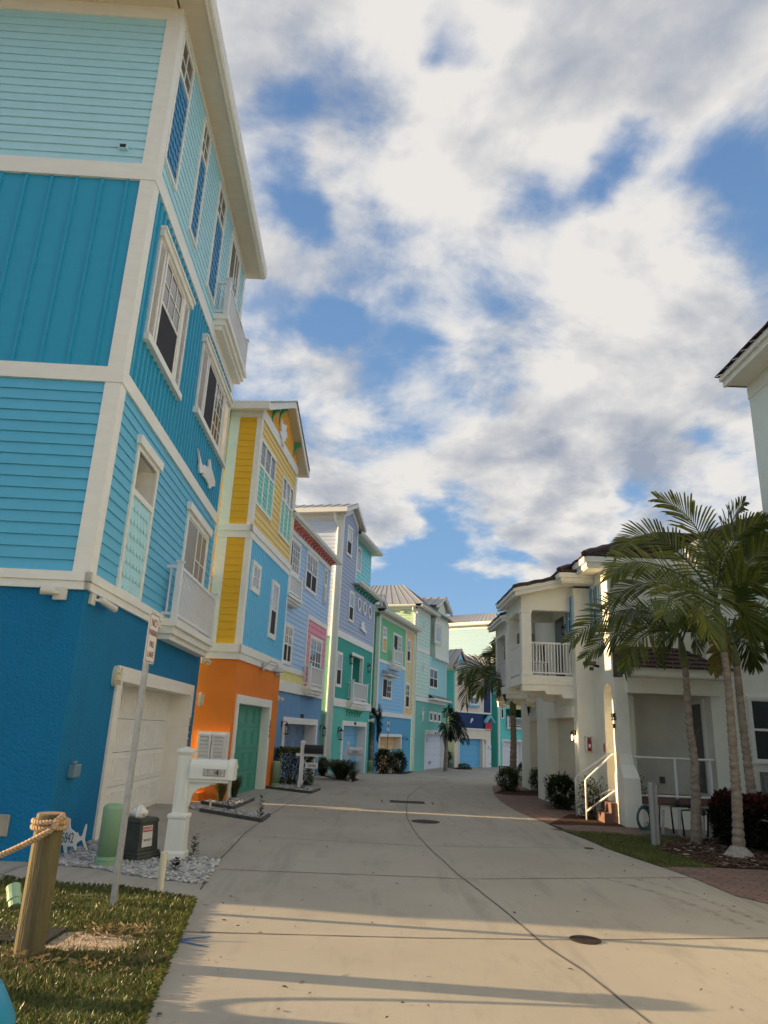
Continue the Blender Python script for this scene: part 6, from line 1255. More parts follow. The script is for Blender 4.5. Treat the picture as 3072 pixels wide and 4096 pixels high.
def tyre_marks():
    m = bpy.data.materials.new('tyre_rubber_film'); m.use_nodes = True; nt = m.node_tree; N = nt.nodes; L = nt.links; b = N['Principled BSDF']; b.inputs['Base Color'].default_value = (.09, .082, .072, 1); b.inputs['Roughness'].default_value = .9
    tc = N.new('ShaderNodeTexCoord'); n = N.new('ShaderNodeTexNoise'); n.inputs['Scale'].default_value = 9; n.inputs['Detail'].default_value = 9; L.new(tc.outputs['Object'], n.inputs['Vector']); r = N.new('ShaderNodeMapRange'); L.new(n.outputs['Fac'], r.inputs[0]); r.inputs[1].default_value = .42; r.inputs[2].default_value = .72; r.inputs[3].default_value = 0; r.inputs[4].default_value = .34
    t = N.new('ShaderNodeBsdfTransparent'); x = N.new('ShaderNodeMixShader'); L.new(r.outputs[0], x.inputs[0]); L.new(t.outputs[0], x.inputs[1]); L.new(b.outputs[0], x.inputs[2]); L.new(x.outputs[0], N['Material Output'].inputs[0])
    def arc(pts, w):
        q = [g(*p) for p in pts]; mm = M(); a, c, e = q[0], q[1] * 2 - (q[0] + q[2]) * .5, q[2]; P = lambda t: a * (1 - t) ** 2 + c * 2 * t * (1 - t) + e * t * t; k = 40
        for i in range(k):
            p, s = P(i / k), P((i + 1) / k); d = (s - p).normalized(); o = Vector((-d.y, d.x, 0)) * w; z = Vector((0, 0, 1)); p.z, s.z = zg(p.y) + .003, zg(s.y) + .003; mm.quad(p - o, p + o, s + o, s - o)
        struct('tyre_mark', mm, m)
    arc([cT(60, 1490), cT(700, 1660), cT(1659, 2030)], .05); arc([cT(-300, 1480), cT(500, 1700), cT(1500, 2100)], .05)
    pass
tyre_marks()

# ------------------------------------------------------------------ metalwork set in the road
RUST = pmat('cast_iron', (.055, .042, .036), .7, .3, 30, .5, 80, metal=.4)
def manhole(px, r, label, pat=True):
    c = g(*px); H = thing('manhole_cover', label, 'manhole cover', (c.x, c.y, c.z), None); m = M(); m.lathe((c.x, c.y, c.z), [(r, .002), (r, .007), (r * .93, .009), (r * .92, .006), (r * .01, .006)], 32); mk('cover', m, RUST, H)
    m = M()
    if pat:
        for i in range(-6, 7):
            for j in range(-6, 7):
                x, y = i * r / 7, j * r / 7
                if x * x + y * y < (r * .86) ** 2: s = r / 20; m.cube(c.x + x - s, c.x + x + s, c.y + y - s, c.y + y + s, c.z + .0055, c.z + .010)
        mk('tread', m, RUST, H)
manhole((2341, 3761), .135, 'round rusty manhole cover in the sunlit foreground of the road'); manhole((1702, 3287), .28, 'wide dark manhole cover beside the drain grate')
manhole(cF(295, 1511), .075, 'small round cap in the concrete by the right lawn', False); manhole(cF(254, 1423), .07, 'small round cap at the tip of the lawn wedge', False); manhole(cF(168, 1393), .06, 'smallest round cap beside the brick walk', False)
def drain():
    c = g(1625, 3209); H = thing('drain_grate', 'long black slotted drain grate across the road gutter', 'drain', c); a, b = g(cR(978, 0)[0], 3206), g(cR(1102, 0)[0], 3210); m = M(); n = 13; w = .20
    for i in range(n): x0 = a.x + (b.x - a.x) * (i + .15) / n; x1 = a.x + (b.x - a.x) * (i + .5) / n; m.cube(x0, x1, c.y - w, c.y + w, .003, .012)
    m.cube(a.x - .02, b.x + .02, c.y - w - .04, c.y - w, .003, .013); m.cube(a.x - .02, b.x + .02, c.y + w, c.y + w + .04, .003, .013); mk('bars', m, RUST, H)
    m = M(); m.cube(a.x, b.x, c.y - w, c.y + w, .0005, .0025); mk('pit_shade', m, DARK, H)  # flat dark sheet painted as the shade below the bars
    m = M(); m.cube(a.x - .22, a.x - .19, c.y - .3, c.y + .3, .002, .006); m.cube(b.x + .19, b.x + .22, c.y - .3, c.y + .3, .002, .006); mk('edge_mark', m, DARK, H)
drain()

# ------------------------------------------------------------------ rope posts
WOODP = pmat('treated_pine', (.125, .105, .05), .8, .5, 5, .7, 30, stain=.8, stretch=(4, 4, .3))
ENDG = pmat('end_grain', (.24, .16, .10), .85, .3, 12, .4, 40)
ROPE = pmat('manila_rope', (.50, .34, .20), .85, .25, 40, .6, 160)
def rope_post(x, y, label, h=.955):
    H = thing('rope_post', label, 'post', (x, y, 0), 'rope fence posts'); m = M(); n = 18; prof = []
    vs = []; rows = [0, .3, .6, h - .01, h]
    for z in rows: vs += [(x + math.cos(k * 6.283 / n) * (.102 if z < h else .097) * (1 + .02 * math.sin(k * 2.3)), y + math.sin(k * 6.283 / n) * (.102 if z < h else .097) * (1 + .02 * math.sin(k * 2.3)), z - .02 if z == 0 else z) for k in range(n)]
    m.add(vs, [(i * n + k, i * n + (k + 1) % n, (i + 1) * n + (k + 1) % n, (i + 1) * n + k) for i in range(4) for k in range(n)]); mk('post', m, WOODP, H)
    m = M(); m.add([(x + math.cos(k * 6.283 / n) * .097, y + math.sin(k * 6.283 / n) * .097, h + .0005) for k in range(n)] , [tuple(range(n))]); mk('end_grain', m, ENDG, H); return H
def twist_rope(m, pts, r=.018, strands=3, pitch=.075):
    """three-strand laid rope along a path"""
    pts = [Vector(p) for p in pts]; L = [0]
    for a, b in zip(pts[:-1], pts[1:]): L.append(L[-1] + (b - a).length)
    n = int(L[-1] / .012); path = []; j = 0
    for i in range(n + 1):
        s = L[-1] * i / n
        while j < len(L) - 2 and L[j + 1] < s: j += 1
        path.append(pts[j].lerp(pts[j + 1], (s - L[j]) / max(1e-6, L[j + 1] - L[j])))
    for k in range(strands):
        q = []
        for i, p in enumerate(path):
            t = (path[min(i + 1, n)] - path[max(i - 1, 0)]).normalized(); u = t.cross(Vector((0, 0, 1))); u = u.normalized() if u.length > .1 else Vector((1, 0, 0)); v = t.cross(u)
            a = 6.283 * (i * L[-1] / n / pitch + k / strands); q.append(p + (u * math.cos(a) + v * math.sin(a)) * r * .62)
        m.tube(q, r * .62, 6)
    return m
PX, PY = -2.40, 5.80; P2 = (-4.35, 5.15)
rope_post(PX, PY, 'weathered round timber post in the near left lawn, wrapped with rope'); rope_post(P2[0], P2[1], 'timber rope post just outside the left edge of the lawn')
def rope():
    m = M(); h = .955
    for k, z in enumerate((.86, .90)):
        twist_rope(m, [(PX + .113 * math.cos(a * .2618), PY + .113 * math.sin(a * .2618), z + .004 * math.sin(a)) for a in range(25)], .018)
    s = Vector((PX + .085, PY - .09, .92)); twist_rope(m, [s + Vector((-.02, .1, .01)), s + Vector((.03, .03, .02)), s, s + Vector((-.01, -.03, -.06))] , .021)
    e = Vector((P2[0], P2[1] - .1, .93)); a = s + Vector((-.01, -.03, -.06)); pts = []
    for i in range(25): t = i / 24; q = a.lerp(e, t); q.z -= 4 * .36 * t * (1 - t); pts.append(q)
    twist_rope(m, pts, .019); o = mk('rope', m, ROPE, None, (PX, PY, 0), smooth=True); tag(o, 'thick twisted rope tied round the timber post and sagging to the left', 'rope')
rope()

# ------------------------------------------------------------------ no-parking sign
def sign():
    b = g(450, 3630); H = thing('parking_sign', 'narrow red-lettered no parking fire lane sign on a galvanised channel post', 'sign', b); x, y = b.x, b.y
    m = M(); m.hexa([(x - .012, y - .03, -.02), (x + .012, y - .03, -.02), (x + .012, y + .03, -.02), (x - .012, y + .03, -.02), (x - .012, y - .03, 2.72), (x + .012, y - .03, 2.72), (x + .012, y + .03, 2.72), (x - .012, y + .03, 2.72)])
    for s in (-1, 1): m.cube(x - .018, x + .02, y + s * .034 - .006, y + s * .034 + .006, -.02, 2.72)
    for k in range(60): z = .1 + k * .044; m.tube([(x + .0125, y, z), (x + .0135, y, z)], .005, 6)
    mk('post', m, GALV, H)
    f = Fr((x + .026, y), (0, 1), (1, 0)); m = M(); zc0, zc1 = 2.20, 2.70; hw = .155; pts = []
    for cx, cz, a0 in ((hw - .03, zc1 - .03, 0), (-hw + .03, zc1 - .03, 1), (-hw + .03, zc0 + .03, 2), (hw - .03, zc0 + .03, 3)): pts += [(cx + math.cos((a0 + k / 4) * math.pi / 2) * .03, cz + math.sin((a0 + k / 4) * math.pi / 2) * .03) for k in range(5)]
    m.prism(f, pts, 0, .004); o = mk('sign_plate', m, pmat('sign_white', (.70, .70, .66), .35, .04), H); RED = pmat('sign_red_paint', (.28, .02, .03), .4)
    m = M(); n = len(pts); cu = lambda p, k: (p[0] * k, (p[1] - 2.45) * (1 - (1 - k) * .62) + 2.45)
    for i in range(n): a, b2 = pts[i], pts[(i + 1) % n]; q = [cu(a, .94), cu(b2, .94), cu(b2, .88), cu(a, .88)]; m.quad(*[f.P(u, z, .0055) for u, z in q])
    for tx, z, s in (('NO', 2.60, .115), ('PARKING', 2.50, .085), ('FIRE', 2.385, .085), ('LANE', 2.285, .085)): add_text(m, tx, s, f.P(0, z, .0065), (0, 1, 0), (0, 0, 1), .0005, .72 if tx == 'PARKING' else 1)
    mk('lettering', m, RED, o)
    m = M()
    for z in (2.225, 2.675): m.tube([f.P(0, z, -.06), f.P(0, z, .008)], .008, 8)
    mk('bolt', m, GALV, o)
sign()

# ------------------------------------------------------------------ mailboxes
def mailbox_body(o, name, x0, x1, y, z, w, h, mat, door=True):
    """arched box along +x; door at the x1 end"""
    m = M(); n = 10; sec = [(-w, 0), (w, 0)] + [(w * math.cos(math.pi * k / n), h - w + w * math.sin(math.pi * k / n)) for k in range(n + 1)]; k = len(sec)
    def ex(a, b, g2): m.add([(a, y + p * g2, z + q * g2 - (g2 - 1) * .02) for p, q in sec] + [(b, y + p * g2, z + q * g2 - (g2 - 1) * .02) for p, q in sec], [tuple(range(k)), tuple(range(2 * k - 1, k - 1, -1))] + [(i, (i + 1) % k, (i + 1) % k + k, i + k) for i in range(k)])
    ex(x0, x1, 1.0); ex(x1 - .07, x1 + .012, 1.05); return mk(name, m, mat, o, bevel=.004)
def mailbox_near():
    b = g(697, 3440); x, y = b.x, b.y; W1 = pmat('mailbox_white', (.70, .72, .66), .4, .04, 4, stain=.12)
    H = thing('mailbox', 'white panelled pedestal mailbox numbered 5842 in the gravel bed', 'mailbox', b)
    m = M()
    def ring(sec): 
        vs = []
        for r, z in sec: vs += [(x - r, y - r, z), (x + r, y - r, z), (x + r, y + r, z), (x - r, y + r, z)]
        n = len(sec); m.add(vs, [(i * 4 + k, i * 4 + (k + 1) % 4, (i + 1) * 4 + (k + 1) % 4, (i + 1) * 4 + k) for i in range(n - 1) for k in range(4)] + [(3, 2, 1, 0), tuple((n - 1) * 4 + k for k in range(4))])
    ring([(.135, -.02), (.135, .09), (.115, .12), (.11, .48), (.125, .5), (.125, .53), (.108, .545), (.082, .55), (.078, 1.24), (.088, 1.25), (.088, 1.265), (.108, 1.275), (.108, 1.30), (.0, 1.35)])
    o = mk('post', m, W1, H, bevel=.003); f = Fr((x, y), (1, 0), (0, -1)); fs = Fr((x, y), (0, 1), (1, 0)); m = M()
    for fr2 in (f, fs):
        framebox(m, fr2, -.07, .07, .17, .45, .014, .09, .117); framebox(m, fr2, -.048, .048, .62, 1.2, .012, .06, .086)
    mk('panel_moulding', m, W1, o)
    bx = x + .085; B = mailbox_body(H, 'box', bx, bx + .56, y, .965, .10, .24, W1)
    m = M(); m.cube(bx - .01, bx + .50, y - .07, y + .07, .925, .964); pts = [(0, .925), (.36, .925), (.33, .9), (.26, .895), (.26, .88), (.22, .87)] + [(.2 - .17 * math.sin(t * math.pi / 12), .86 - .2 * (1 - math.cos(t * math.pi / 12))) for t in range(7)] + [(.02, .63), (0, .6)]
    f2 = Fr((bx - .005, y), (1, 0), (0, -1)); m.prism(f2, pts, -.03, .03); mk('bracket', m, W1, H)
    m = M(); fy2 = y - .101; d = M(); e = M()
    for k, ch in enumerate('5842'):
        cx = bx + .21 + k * .072; m.cube(cx - .035, cx + .035, fy2 - .003, fy2 + .002, 1.00, 1.09)
        add_text(e if ch == '4' else d, ch, .095, (cx, fy2 - .006, 1.045), (1, 0, 0), (0, 0, 1), .001, 1.05)
    w = mk('number_tile', m, pmat('faded_tile', (.34, .33, .30), .6, .2, 20), B); mk('worn_digit', d, pmat('faded_digit', (.56, .56, .53), .6), B); mk('black_digit', e, BLACK, B)
    m = M(); m.tube([(bx + .57, y, 1.10), (bx + .595, y, 1.11), (bx + .59, y, 1.15)], .008, 6); mk('door_knob', m, W1, B)
mailbox_near()
def mailbox_simple(px, h, label, boxmat, num=None, s=1.0, ball=False, plate=False, group=None, arm=1):
    b = g(*px); x, y, z0 = b; H = thing('mailbox', label, 'mailbox', b); m = M(); r = .05 * s
    m.cube(x - r, x + r, y - r, y + r, z0 - .02, z0 + h * .94); m.cube(x - r * 1.3, x + r * 1.3, y - r * 1.3, y + r * 1.3, z0 - .02, z0 + h * .16); m.cube(x - r * 1.35, x + r * 1.35, y - r * 1.35, y + r * 1.35, z0 + h * .94, z0 + h * .96)
    if ball: m.lathe((x, y, z0 + h * .96), [(.02, 0), (r * 1.1, .03 * s), (r * 1.3, .07 * s), (r * .9, .11 * s), (.005, .125 * s)], 12)
    else: m.add([(x - r * 1.4, y - r * 1.4, z0 + h * .96), (x + r * 1.4, y - r * 1.4, z0 + h * .96), (x + r * 1.4, y + r * 1.4, z0 + h * .96), (x - r * 1.4, y + r * 1.4, z0 + h * .96), (x, y, z0 + h)], [(0, 1, 4), (1, 2, 4), (2, 3, 4), (3, 0, 4)])
    zb = z0 + h * .72; m.cube(x - .16 * s, x + .52 * s, y - .035 * s, y + .035 * s, zb - .07 * s, zb - .003); mk('post', m, WHITE2, H)
    B = mailbox_body(H, 'box', x + r, x + r + .48 * s, y, zb, .09 * s, .22 * s, boxmat)
    if num:
        m = M(); add_text(m, num, .1 * s, (x + r + .23 * s, y - .096 * s, zb + .07 * s), (1, 0, 0), (0, 0, 1), .001); (mk('number', m, BLACK, B) if not plate else None)
    if plate:
        m = M(); zp = z0 + h * .47; m.cube(x + .1 * s, x + .42 * s, y - .012, y + .012, zp - .07 * s, zp + .07 * s); o = mk('number_plate', m, WHITE2, H, bevel=.01); m = M(); add_text(m, num, .115 * s, (x + .26 * s, y - .015, zp), (1, 0, 0), (0, 0, 1), .001); mk('number', m, BLACK, o)
        m = M(); m.tube([(x + .4 * s, y, zp + .07), (x + .4 * s, y, zb - .05)], .008, 6); mk('hanger', m, WHITE2, o)
    return H
MBW = pmat('mailbox_plastic', (.66, .68, .68), .4)
mailbox_simple(cB(602, 1818), 1.30, 'black mailbox on a white post with hanging plate 5846 beside the hedge', pmat('mailbox_black', (.01, .01, .011), .35), '5846', 1.1, plate=True)
mailbox_simple(cB(1155, 1705), 1.15, 'white mailbox numbered 5850 with ball finial before the blue garage door', MBW, '5850', 1.0, ball=True)
mailbox_simple(cC(1050, 1685), 1.05, 'small white mailbox with turned post before the bright blue garage', MBW, None, .8, ball=True)
mailbox_simple(cC(1484, 1700), 1.0, 'small white mailbox behind the middle palm trunk', MBW, None, .7, ball=True)
h5 = mailbox_simple(cC(378, 1758), 1.25, 'teal painted mailbox among dark bushes at the yellow garage', pmat('mailbox_teal', (.12, .32, .34), .4, .3, 8), None, 1.2)
def number_post():
    b = g(*cC(374, 1757)); b.x += -.15; H = thing('number_post', 'thin iron stake hung with small plates and vertical house digits', 'sign post', b); m = M(); m.tube([b, b + Vector((0, 0, 2.55))], .014, 6); mk('stake', m, BLACK, H)
    for z in (2.42, 2.1): m = M(); m.cube(b.x - .07, b.x + .07, b.y - .012, b.y + .012, b.z + z - .09, b.z + z + .09); o = mk('plate', m, WHITE2, H)
    m = M()
    for k, ch in enumerate('5854'): add_text(m, ch, .22, (b.x - .10, b.y - .02, b.z + 1.5 - k * .17), (1, 0, 0), (0, 0, 1), .004)
    mk('digits', m, pmat('pale_digits', (.35, .42, .45), .4), H)
number_post()

# ------------------------------------------------------------------ utility boxes, pipes and small things
PED = pmat('pedestal_green', (.22, .37, .22), .55, .08, 3, stain=.12)
def pedestal(px, r, h, label, mat=None):
    b = g(*px); H = thing('utility_pedestal', label, 'utility pedestal', b, 'green utility pedestals'); m = M(); m.lathe(b, [(r * 1.12, -.02), (r * 1.12, h * .1), (r * 1.18, h * .105), (r * 1.18, h * .125), (r * 1.02, h * .13), (r, h * .16)], 28); mk('base', m, mat or PED, H, smooth=False)
    m = M(); m.lathe(b, [(r, h * .16), (r, h * .9), (r * .97, h * .94), (r * .85, h * .975), (r * .6, h * .995), (.01, h)], 28); mk('cover', m, mat or PED, H, smooth=True)
pedestal((425, 3463), .125, .68, 'large pale green pedestal in the near gravel bed behind the sign post'); pedestal(cB(297, 1806), .115, .70, 'green pedestal beside the clipped hedge'); pedestal(cC(186, 1756), .125, .55, 'green pedestal at the edge of the teal house driveway'); pedestal(cC(957, 1708), .16, .45, 'pale pedestal by the cream house garage', pmat('pedestal_grey', (.24, .32, .27), .6))
def transformer():
    b = g(540, 3436); x, y = b.x, b.y; H = thing('transformer_box', 'dark grey-green electrical box with red danger label in the gravel', 'electrical box', b); DG = pmat('box_dark', (.06, .066, .055), .6, .35, 8, .2, 40, stain=.3); a = RAD(-24); ca, sa = math.cos(a), math.sin(a)
    R = lambda u, v, z: (x + u * ca - v * sa, y + u * sa + v * ca, z); m = M()
    def fr(z0, s0, z1, s1, dd=1): m.hexa([R(-s0, -s0, z0), R(s0, -s0, z0), R(s0, s0, z0), R(-s0, s0, z0), R(-s1, -s1, z1), R(s1, -s1, z1), R(s1, s1, z1), R(-s1, s1, z1)])
    fr(-.02, .225, .07, .225); fr(.07, .205, .11, .20); fr(.11, .18, .43, .16); mk('base', m, DG, H, bevel=.008); m = M(); fr(.431, .172, .47, .165); fr(.47, .165, .485, .15); mk('lid', m, DG, H, bevel=.01)
    m = M(); q = lambda u, z: Vector(R(.18 + .003 - (z - .11) * .0625, u, z)); m.quad(q(-.12, .16), q(.06, .16), q(.06, .40), q(-.12, .40)); o = mk('danger_label', m, pmat('label_white', (.62, .62, .58), .4), H)
    m = M(); p = lambda u, z: q(u, z) + Vector((.001, -.0005, 0)); m.quad(p(-.115, .33), p(.055, .33), p(.055, .385), p(-.115, .385)); mk('label_band', m, pmat('label_red', (.42, .03, .03), .4), o)
    ux = (q(.06, .2) - q(-.12, .2)).normalized(); uz = (q(0, .4) - q(0, .2)).normalized(); n = ux.cross(uz); m = M(); add_text(m, 'DANGER', .045, p(-.03, .357) + n * .002, ux, uz, .0003, .9); mk('label_text_white', m, WHITE2, o); m = M(); add_text(m, '240 VOLTS', .036, p(-.03, .235) + n * .002, ux, uz, .0003, .8); mk('label_text', m, BLACK, o)
    # conch shell resting on the lid
    S = thing('conch_shell', 'bleached white conch shell lying on the electrical box', 'shell', (x - .02, y - .02, .485)); m = M(); c = Vector((x - .03, y - .03, .54)); n = 14; rows = []; vs = []
    for i in range(13):
        t = i / 12; r = (.012 + .075 * math.sin(min(1, t * 1.25) * math.pi * .62)) * (1 if t < .75 else (1.05 - (t - .75) * 2.6)); cx = c.x - .12 + .24 * t
        for k in range(n): a2 = k * 6.283 / n; sp = 1 + (.34 if (k % 4 == 0 and .45 < t < .8) else 0) + .10 * math.sin(t * 26); vs.append((cx, c.y + math.cos(a2) * r * sp, c.z - .005 + math.sin(a2) * r * .85 * sp))
    m.add(vs, [(i * n + k, i * n + (k + 1) % n, (i + 1) * n + (k + 1) % n, (i + 1) * n + k) for i in range(12) for k in range(n)] + [tuple(range(n)), tuple(12 * n + k for k in range(n))]); mk('shell_body', m, pmat('bleached_shell', (.78, .75, .68), .6, .15, 30, .4, 60), S, smooth=True); m = M(); m.tube([c + Vector((.0, -.05, -.02)), c + Vector((.07, -.06, -.015)), c + Vector((.11, -.045, -.02))], [.008, .02, .006], 8); mk('shell_lip', m, pmat('shell_lip', (.45, .36, .30), .4), S, smooth=True)
transformer()
def shark_sign():
    pts = [c5(*p) for p in [(372, 430), (384, 405), (398, 378), (420, 355), (436, 348), (440, 322), (450, 300), (464, 287), (468, 296), (466, 325), (470, 356), (486, 368), (505, 385), (512, 380), (518, 388), (522, 402), (540, 412), (552, 385), (560, 355), (570, 328), (577, 324), (576, 350), (568, 390), (562, 430), (570, 470), (580, 498), (572, 494), (556, 462), (545, 430), (526, 440), (505, 458), (508, 480), (502, 500), (490, 485), (484, 472), (462, 474), (446, 472), (444, 495), (440, 528), (434, 533), (424, 500), (420, 466), (396, 458), (378, 446)]]
    b = g(*c5(438, 533)); f = Fr((b.x, b.y), (math.cos(.1), math.sin(.1)), (math.sin(.1), -math.cos(.1))); H = thing('address_sign', 'white shark-shaped board with cut-out number 5842 leaning in the gravel', 'address sign', b)
    m = M(); q = [f.on(p) for p in pts]; m.prism(f, q, -.012, .012); mk('shark_board', m, pmat('white_board', (.70, .70, .68), .4, .03), H); u, z = f.on(c5(451, 412)); m = M(); w = f.on(c5(498, 412))[0] - f.on(c5(405, 412))[0]; hgt = f.on(c5(450, 378))[1] - f.on(c5(450, 452))[1]
    add_text(m, '5842', hgt * 1.32, f.P(u, z - .012, .014), f.u.to_3d(), (0, 0, 1), .0006, w / (hgt * 1.32 * 2.25)); mk('number', m, pmat('cut_out_blue', (.02, .07, .10), .7), H)
    m = M(); bb = f.P(q[30][0], 0, -.012)
    for k in (-.09, .05): m.tube([f.P(f.on(c5(440, 500))[0] + k, -.02, -.02), f.P(f.on(c5(440, 500))[0] + k, .2, -.02)], .004, 6)
    mk('stake', m, GALV, H)
shark_sign()
def stub(px, h, r, label, rgb=(.66, .62, .46), cut=True, name='pipe_stub'):
    b = g(*px); m = M(); n = 14; rows = [0, h * .72, h * .73, h * .93]; vs = []
    for i, z in enumerate(rows): rr = r * (1.0 if i < 2 else 1.1); vs += [(b.x + math.cos(k * 6.283 / n) * rr, b.y + math.sin(k * 6.283 / n) * rr, b.z + z - .01) for k in range(n)]
    vs += [(b.x + math.cos(k * 6.283 / n) * r * 1.1, b.y + math.sin(k * 6.283 / n) * r * 1.1, b.z + h * (.93 + (.08 * abs(math.sin(k * 1.7)) if cut else .05))) for k in range(n)]; vs += [(b.x + math.cos(k * 6.283 / n) * r * .9, b.y + math.sin(k * 6.283 / n) * r * .9, b.z + h * .9) for k in range(n)]
    m.add(vs, [(i * n + k, i * n + (k + 1) % n, (i + 1) * n + (k + 1) % n, (i + 1) * n + k) for i in range(5) for k in range(n)]); o = mk(name, m, pmat('pvc_' + str(int(rgb[0] * 100)), rgb, .45, .12, 8, stain=.2), None, b, smooth=False); return tag(o, label, 'pipe')
stub(c5(1056, 802), .40, .033, 'cream plastic pipe stub with a broken top at the lawn edge'); stub(cQ(512, 1440), .20, .022, 'short cream pipe stub in the far gravel strip', cut=False); stub(cQ(768, 1345), .62, .028, 'tall slim cream pipe standing in the gravel by the green garage', cut=False)
for q, lb in ((cF(793, 1492), 'left grey conduit of the pair standing in the right lawn'), (cF(822, 1488), 'right grey conduit of the pair standing in the right lawn')): stub(q, 1.02 if q[0] < 2625 else 1.0, .042, lb, (.27, .28, .29), False, 'conduit_pipe')
def lawn_bits():
    b = g(*c5(110, 905)); m = M(); a = Vector((b.x - .03, b.y + .02, .03)); e = Vector((b.x - .12, b.y + .12, .17)); m.tube([a, a.lerp(e, .3), a.lerp(e, .31), a.lerp(e, .6), a.lerp(e, .61), e], [.052, .052, .06, .06, .055, .062], 14); tag(mk('drain_fitting', m, pmat('fitting_green', (.30, .46, .30), .4), None, b), 'pale green ribbed drain fitting lying in the lawn behind the post', 'pipe fitting')
    a, c = g(*c5(-60, 1035)), g(*c5(405, 1075)); e = g(*c5(310, 1140)); H = thing('valve_cover', 'black perforated valve box cover in the lawn behind the post', 'valve cover', (-2.6, 5.95, 0)); m = M(); x1 = c.x; y0, y1 = e.y - .02, c.y + .12; x0 = x1 - .62; m.cube(x0, x1, y0, y1, -.01, .035); mk('lid', m, pmat('black_plastic', (.018, .018, .017), .6), H, bevel=.006); m = M()
    for i in range(20):
        for j in range(8): m.cube(x0 + .03 + i * .029, x0 + .045 + i * .029, y0 + .02 + j * (y1 - y0 - .04) / 8, y0 + .02 + (j + .5) * (y1 - y0 - .04) / 8, .0345, .0365)
    mk('perforation', m, pmat('grey_plastic_holes', (.09, .085, .075), .7), H)
    m = M(); c0 = Vector((-1.62, 2.62, 0)); n = 16; prof = [(.32, 0), (.34, .1), (.32, .22), (.24, .36), (.1, .43), (.01, .44)]; m.lathe((-2.02, 4.02, 0), prof, 28); tag(mk('blue_tub', m, pmat('tub_blue', (.02, .25, .42), .35, .06), None, (-2.02, 4.02, 0), smooth=True), 'rounded turquoise blue plastic tub at the bottom left corner', 'tub')
    b = g(*c5(540, 816)); m = M(); m.tube([b + Vector((-.09, 0, .02)), b + Vector((.10, .01, .02))], .012, 6); tag(mk('lawn_stake', m, pmat('dull_green', (.16, .2, .12), .7), None, b), 'small dull green stake lying in the lawn behind the sign', 'stake')
lawn_bits()
def pipes_right():
    b = g(*cT(640, 1010)); H = thing('backflow_pipes', 'array of dark grey backflow pipes on thin legs behind the palm', 'pipes', b); DK = pmat('dark_pipe', (.05, .05, .05), .5, .3, 12, metal=.4); y = 14.2
    def at(p, yy=y): x, z = fy(p, yy); return Vector((x, yy, z))
    runs = [((400, 980), (400, 625), (760, 640)), ((570, 995), (530, 655), (770, 660)), ((695, 1040), (650, 700), (950, 690), (1030, 730), (1045, 1040)), ((965, 1030), (960, 690), (880, 680))]
    for k, rn in enumerate(runs):
        m = M(); m.tube([at(cT(*p), y + .1 * (k - 1)) for p in rn], .019, 8); mk('pipe', m, DK, H, smooth=True)
    for x in (432, 450, 625, 645, 905, 922, 985, 1003): m = M(); m.tube([at(cT(x, 1000 + (x - 400) * .05)), at(cT(x, 690))], .011, 6); mk('leg', m, GALV, H)
    for x, zz in ((605, 610), (755, 640), (905, 720)): m = M(); c = at(cT(x, zz)); m.lathe(c, [(.03, -.06), (.055, -.03), (.055, .03), (.03, .06)], 10); mk('valve', m, DK, H)
    b2 = g(*cT(245, 870)); x, z = fy(cT(245, 800), 14.95); m = M()
    for k in range(5): m.tube([(x + math.cos(t * .3927) * (.17 - .012 * k), 14.95 + .03 * k, z + math.sin(t * .3927) * (.24 - .012 * k)) for t in range(17)], .022, 6)
    tag(mk('garden_hose', m, pmat('hose_green', (.03, .11, .09), .4), None, (x, 14.95, 0), smooth=True), 'coil of green garden hose beside the buttress', 'hose')
    a = g(*cT(420, 1000)); m = M(); m.cube(a.x - .28, a.x + .32, a.y - .12, a.y + .12, 0, .05); tag(mk('meter_lid', m, pmat('grey_lid', (.13, .13, .12), .7), None, (a.x, a.y, 0), bevel=.01), 'grey rectangular meter lid in the grass beside the conduits', 'meter lid')
pipes_right()
def handrails():
    def rail(dx, dy, label, s=1.0):
        H = thing('handrail', label, 'handrail', (4.68 + dx, 17.5 + dy, zg(17.5 + dy)), 'white entry handrails'); zb = zg(17.5 + dy)
        for k, (x0, y0) in enumerate(((4.62, 17.0), (4.66, 16.35))):
            m = M(); x0 += dx; y0 += dy; xe = 5.16 + dx; ye = 16.35 + dy - .3 * k
            m.tube([(x0 - .05, y0, zb), (x0 - .05, y0, zb + .80), (x0 - .02, y0, zb + .84), (xe - .04, ye, zb + 1.36), (xe + .15, ye, zb + 1.37)], .022, 8); m.tube([(x0 - .05, y0, zb + .18), (xe - .04, ye, zb + .62), (xe + .15, ye, zb + .63)], .022, 8); mk('rail', m, WHITE2, H, smooth=True)
    rail(0, 0, 'nearest pair of white tube handrails rising to the arched side door'); rail(.42, 4.4, 'second pair of white handrails, in front of the middle townhouse'); rail(1.2, 8.8, 'farthest pair of white handrails, behind the middle palm')
    m = M(); m.cube(4.85, 5.4, 15.9, 16.5, 0, .2); m.cube(5.0, 5.5, 15.9, 16.5, .2, .4); tag(mk('entry_step', m, pmat('step_brick', (.17, .095, .075), .85, .35, 9, .5, 30), None, (5.1, 16.2, 0)), 'brick entry steps at the arched side opening', 'steps')
handrails()
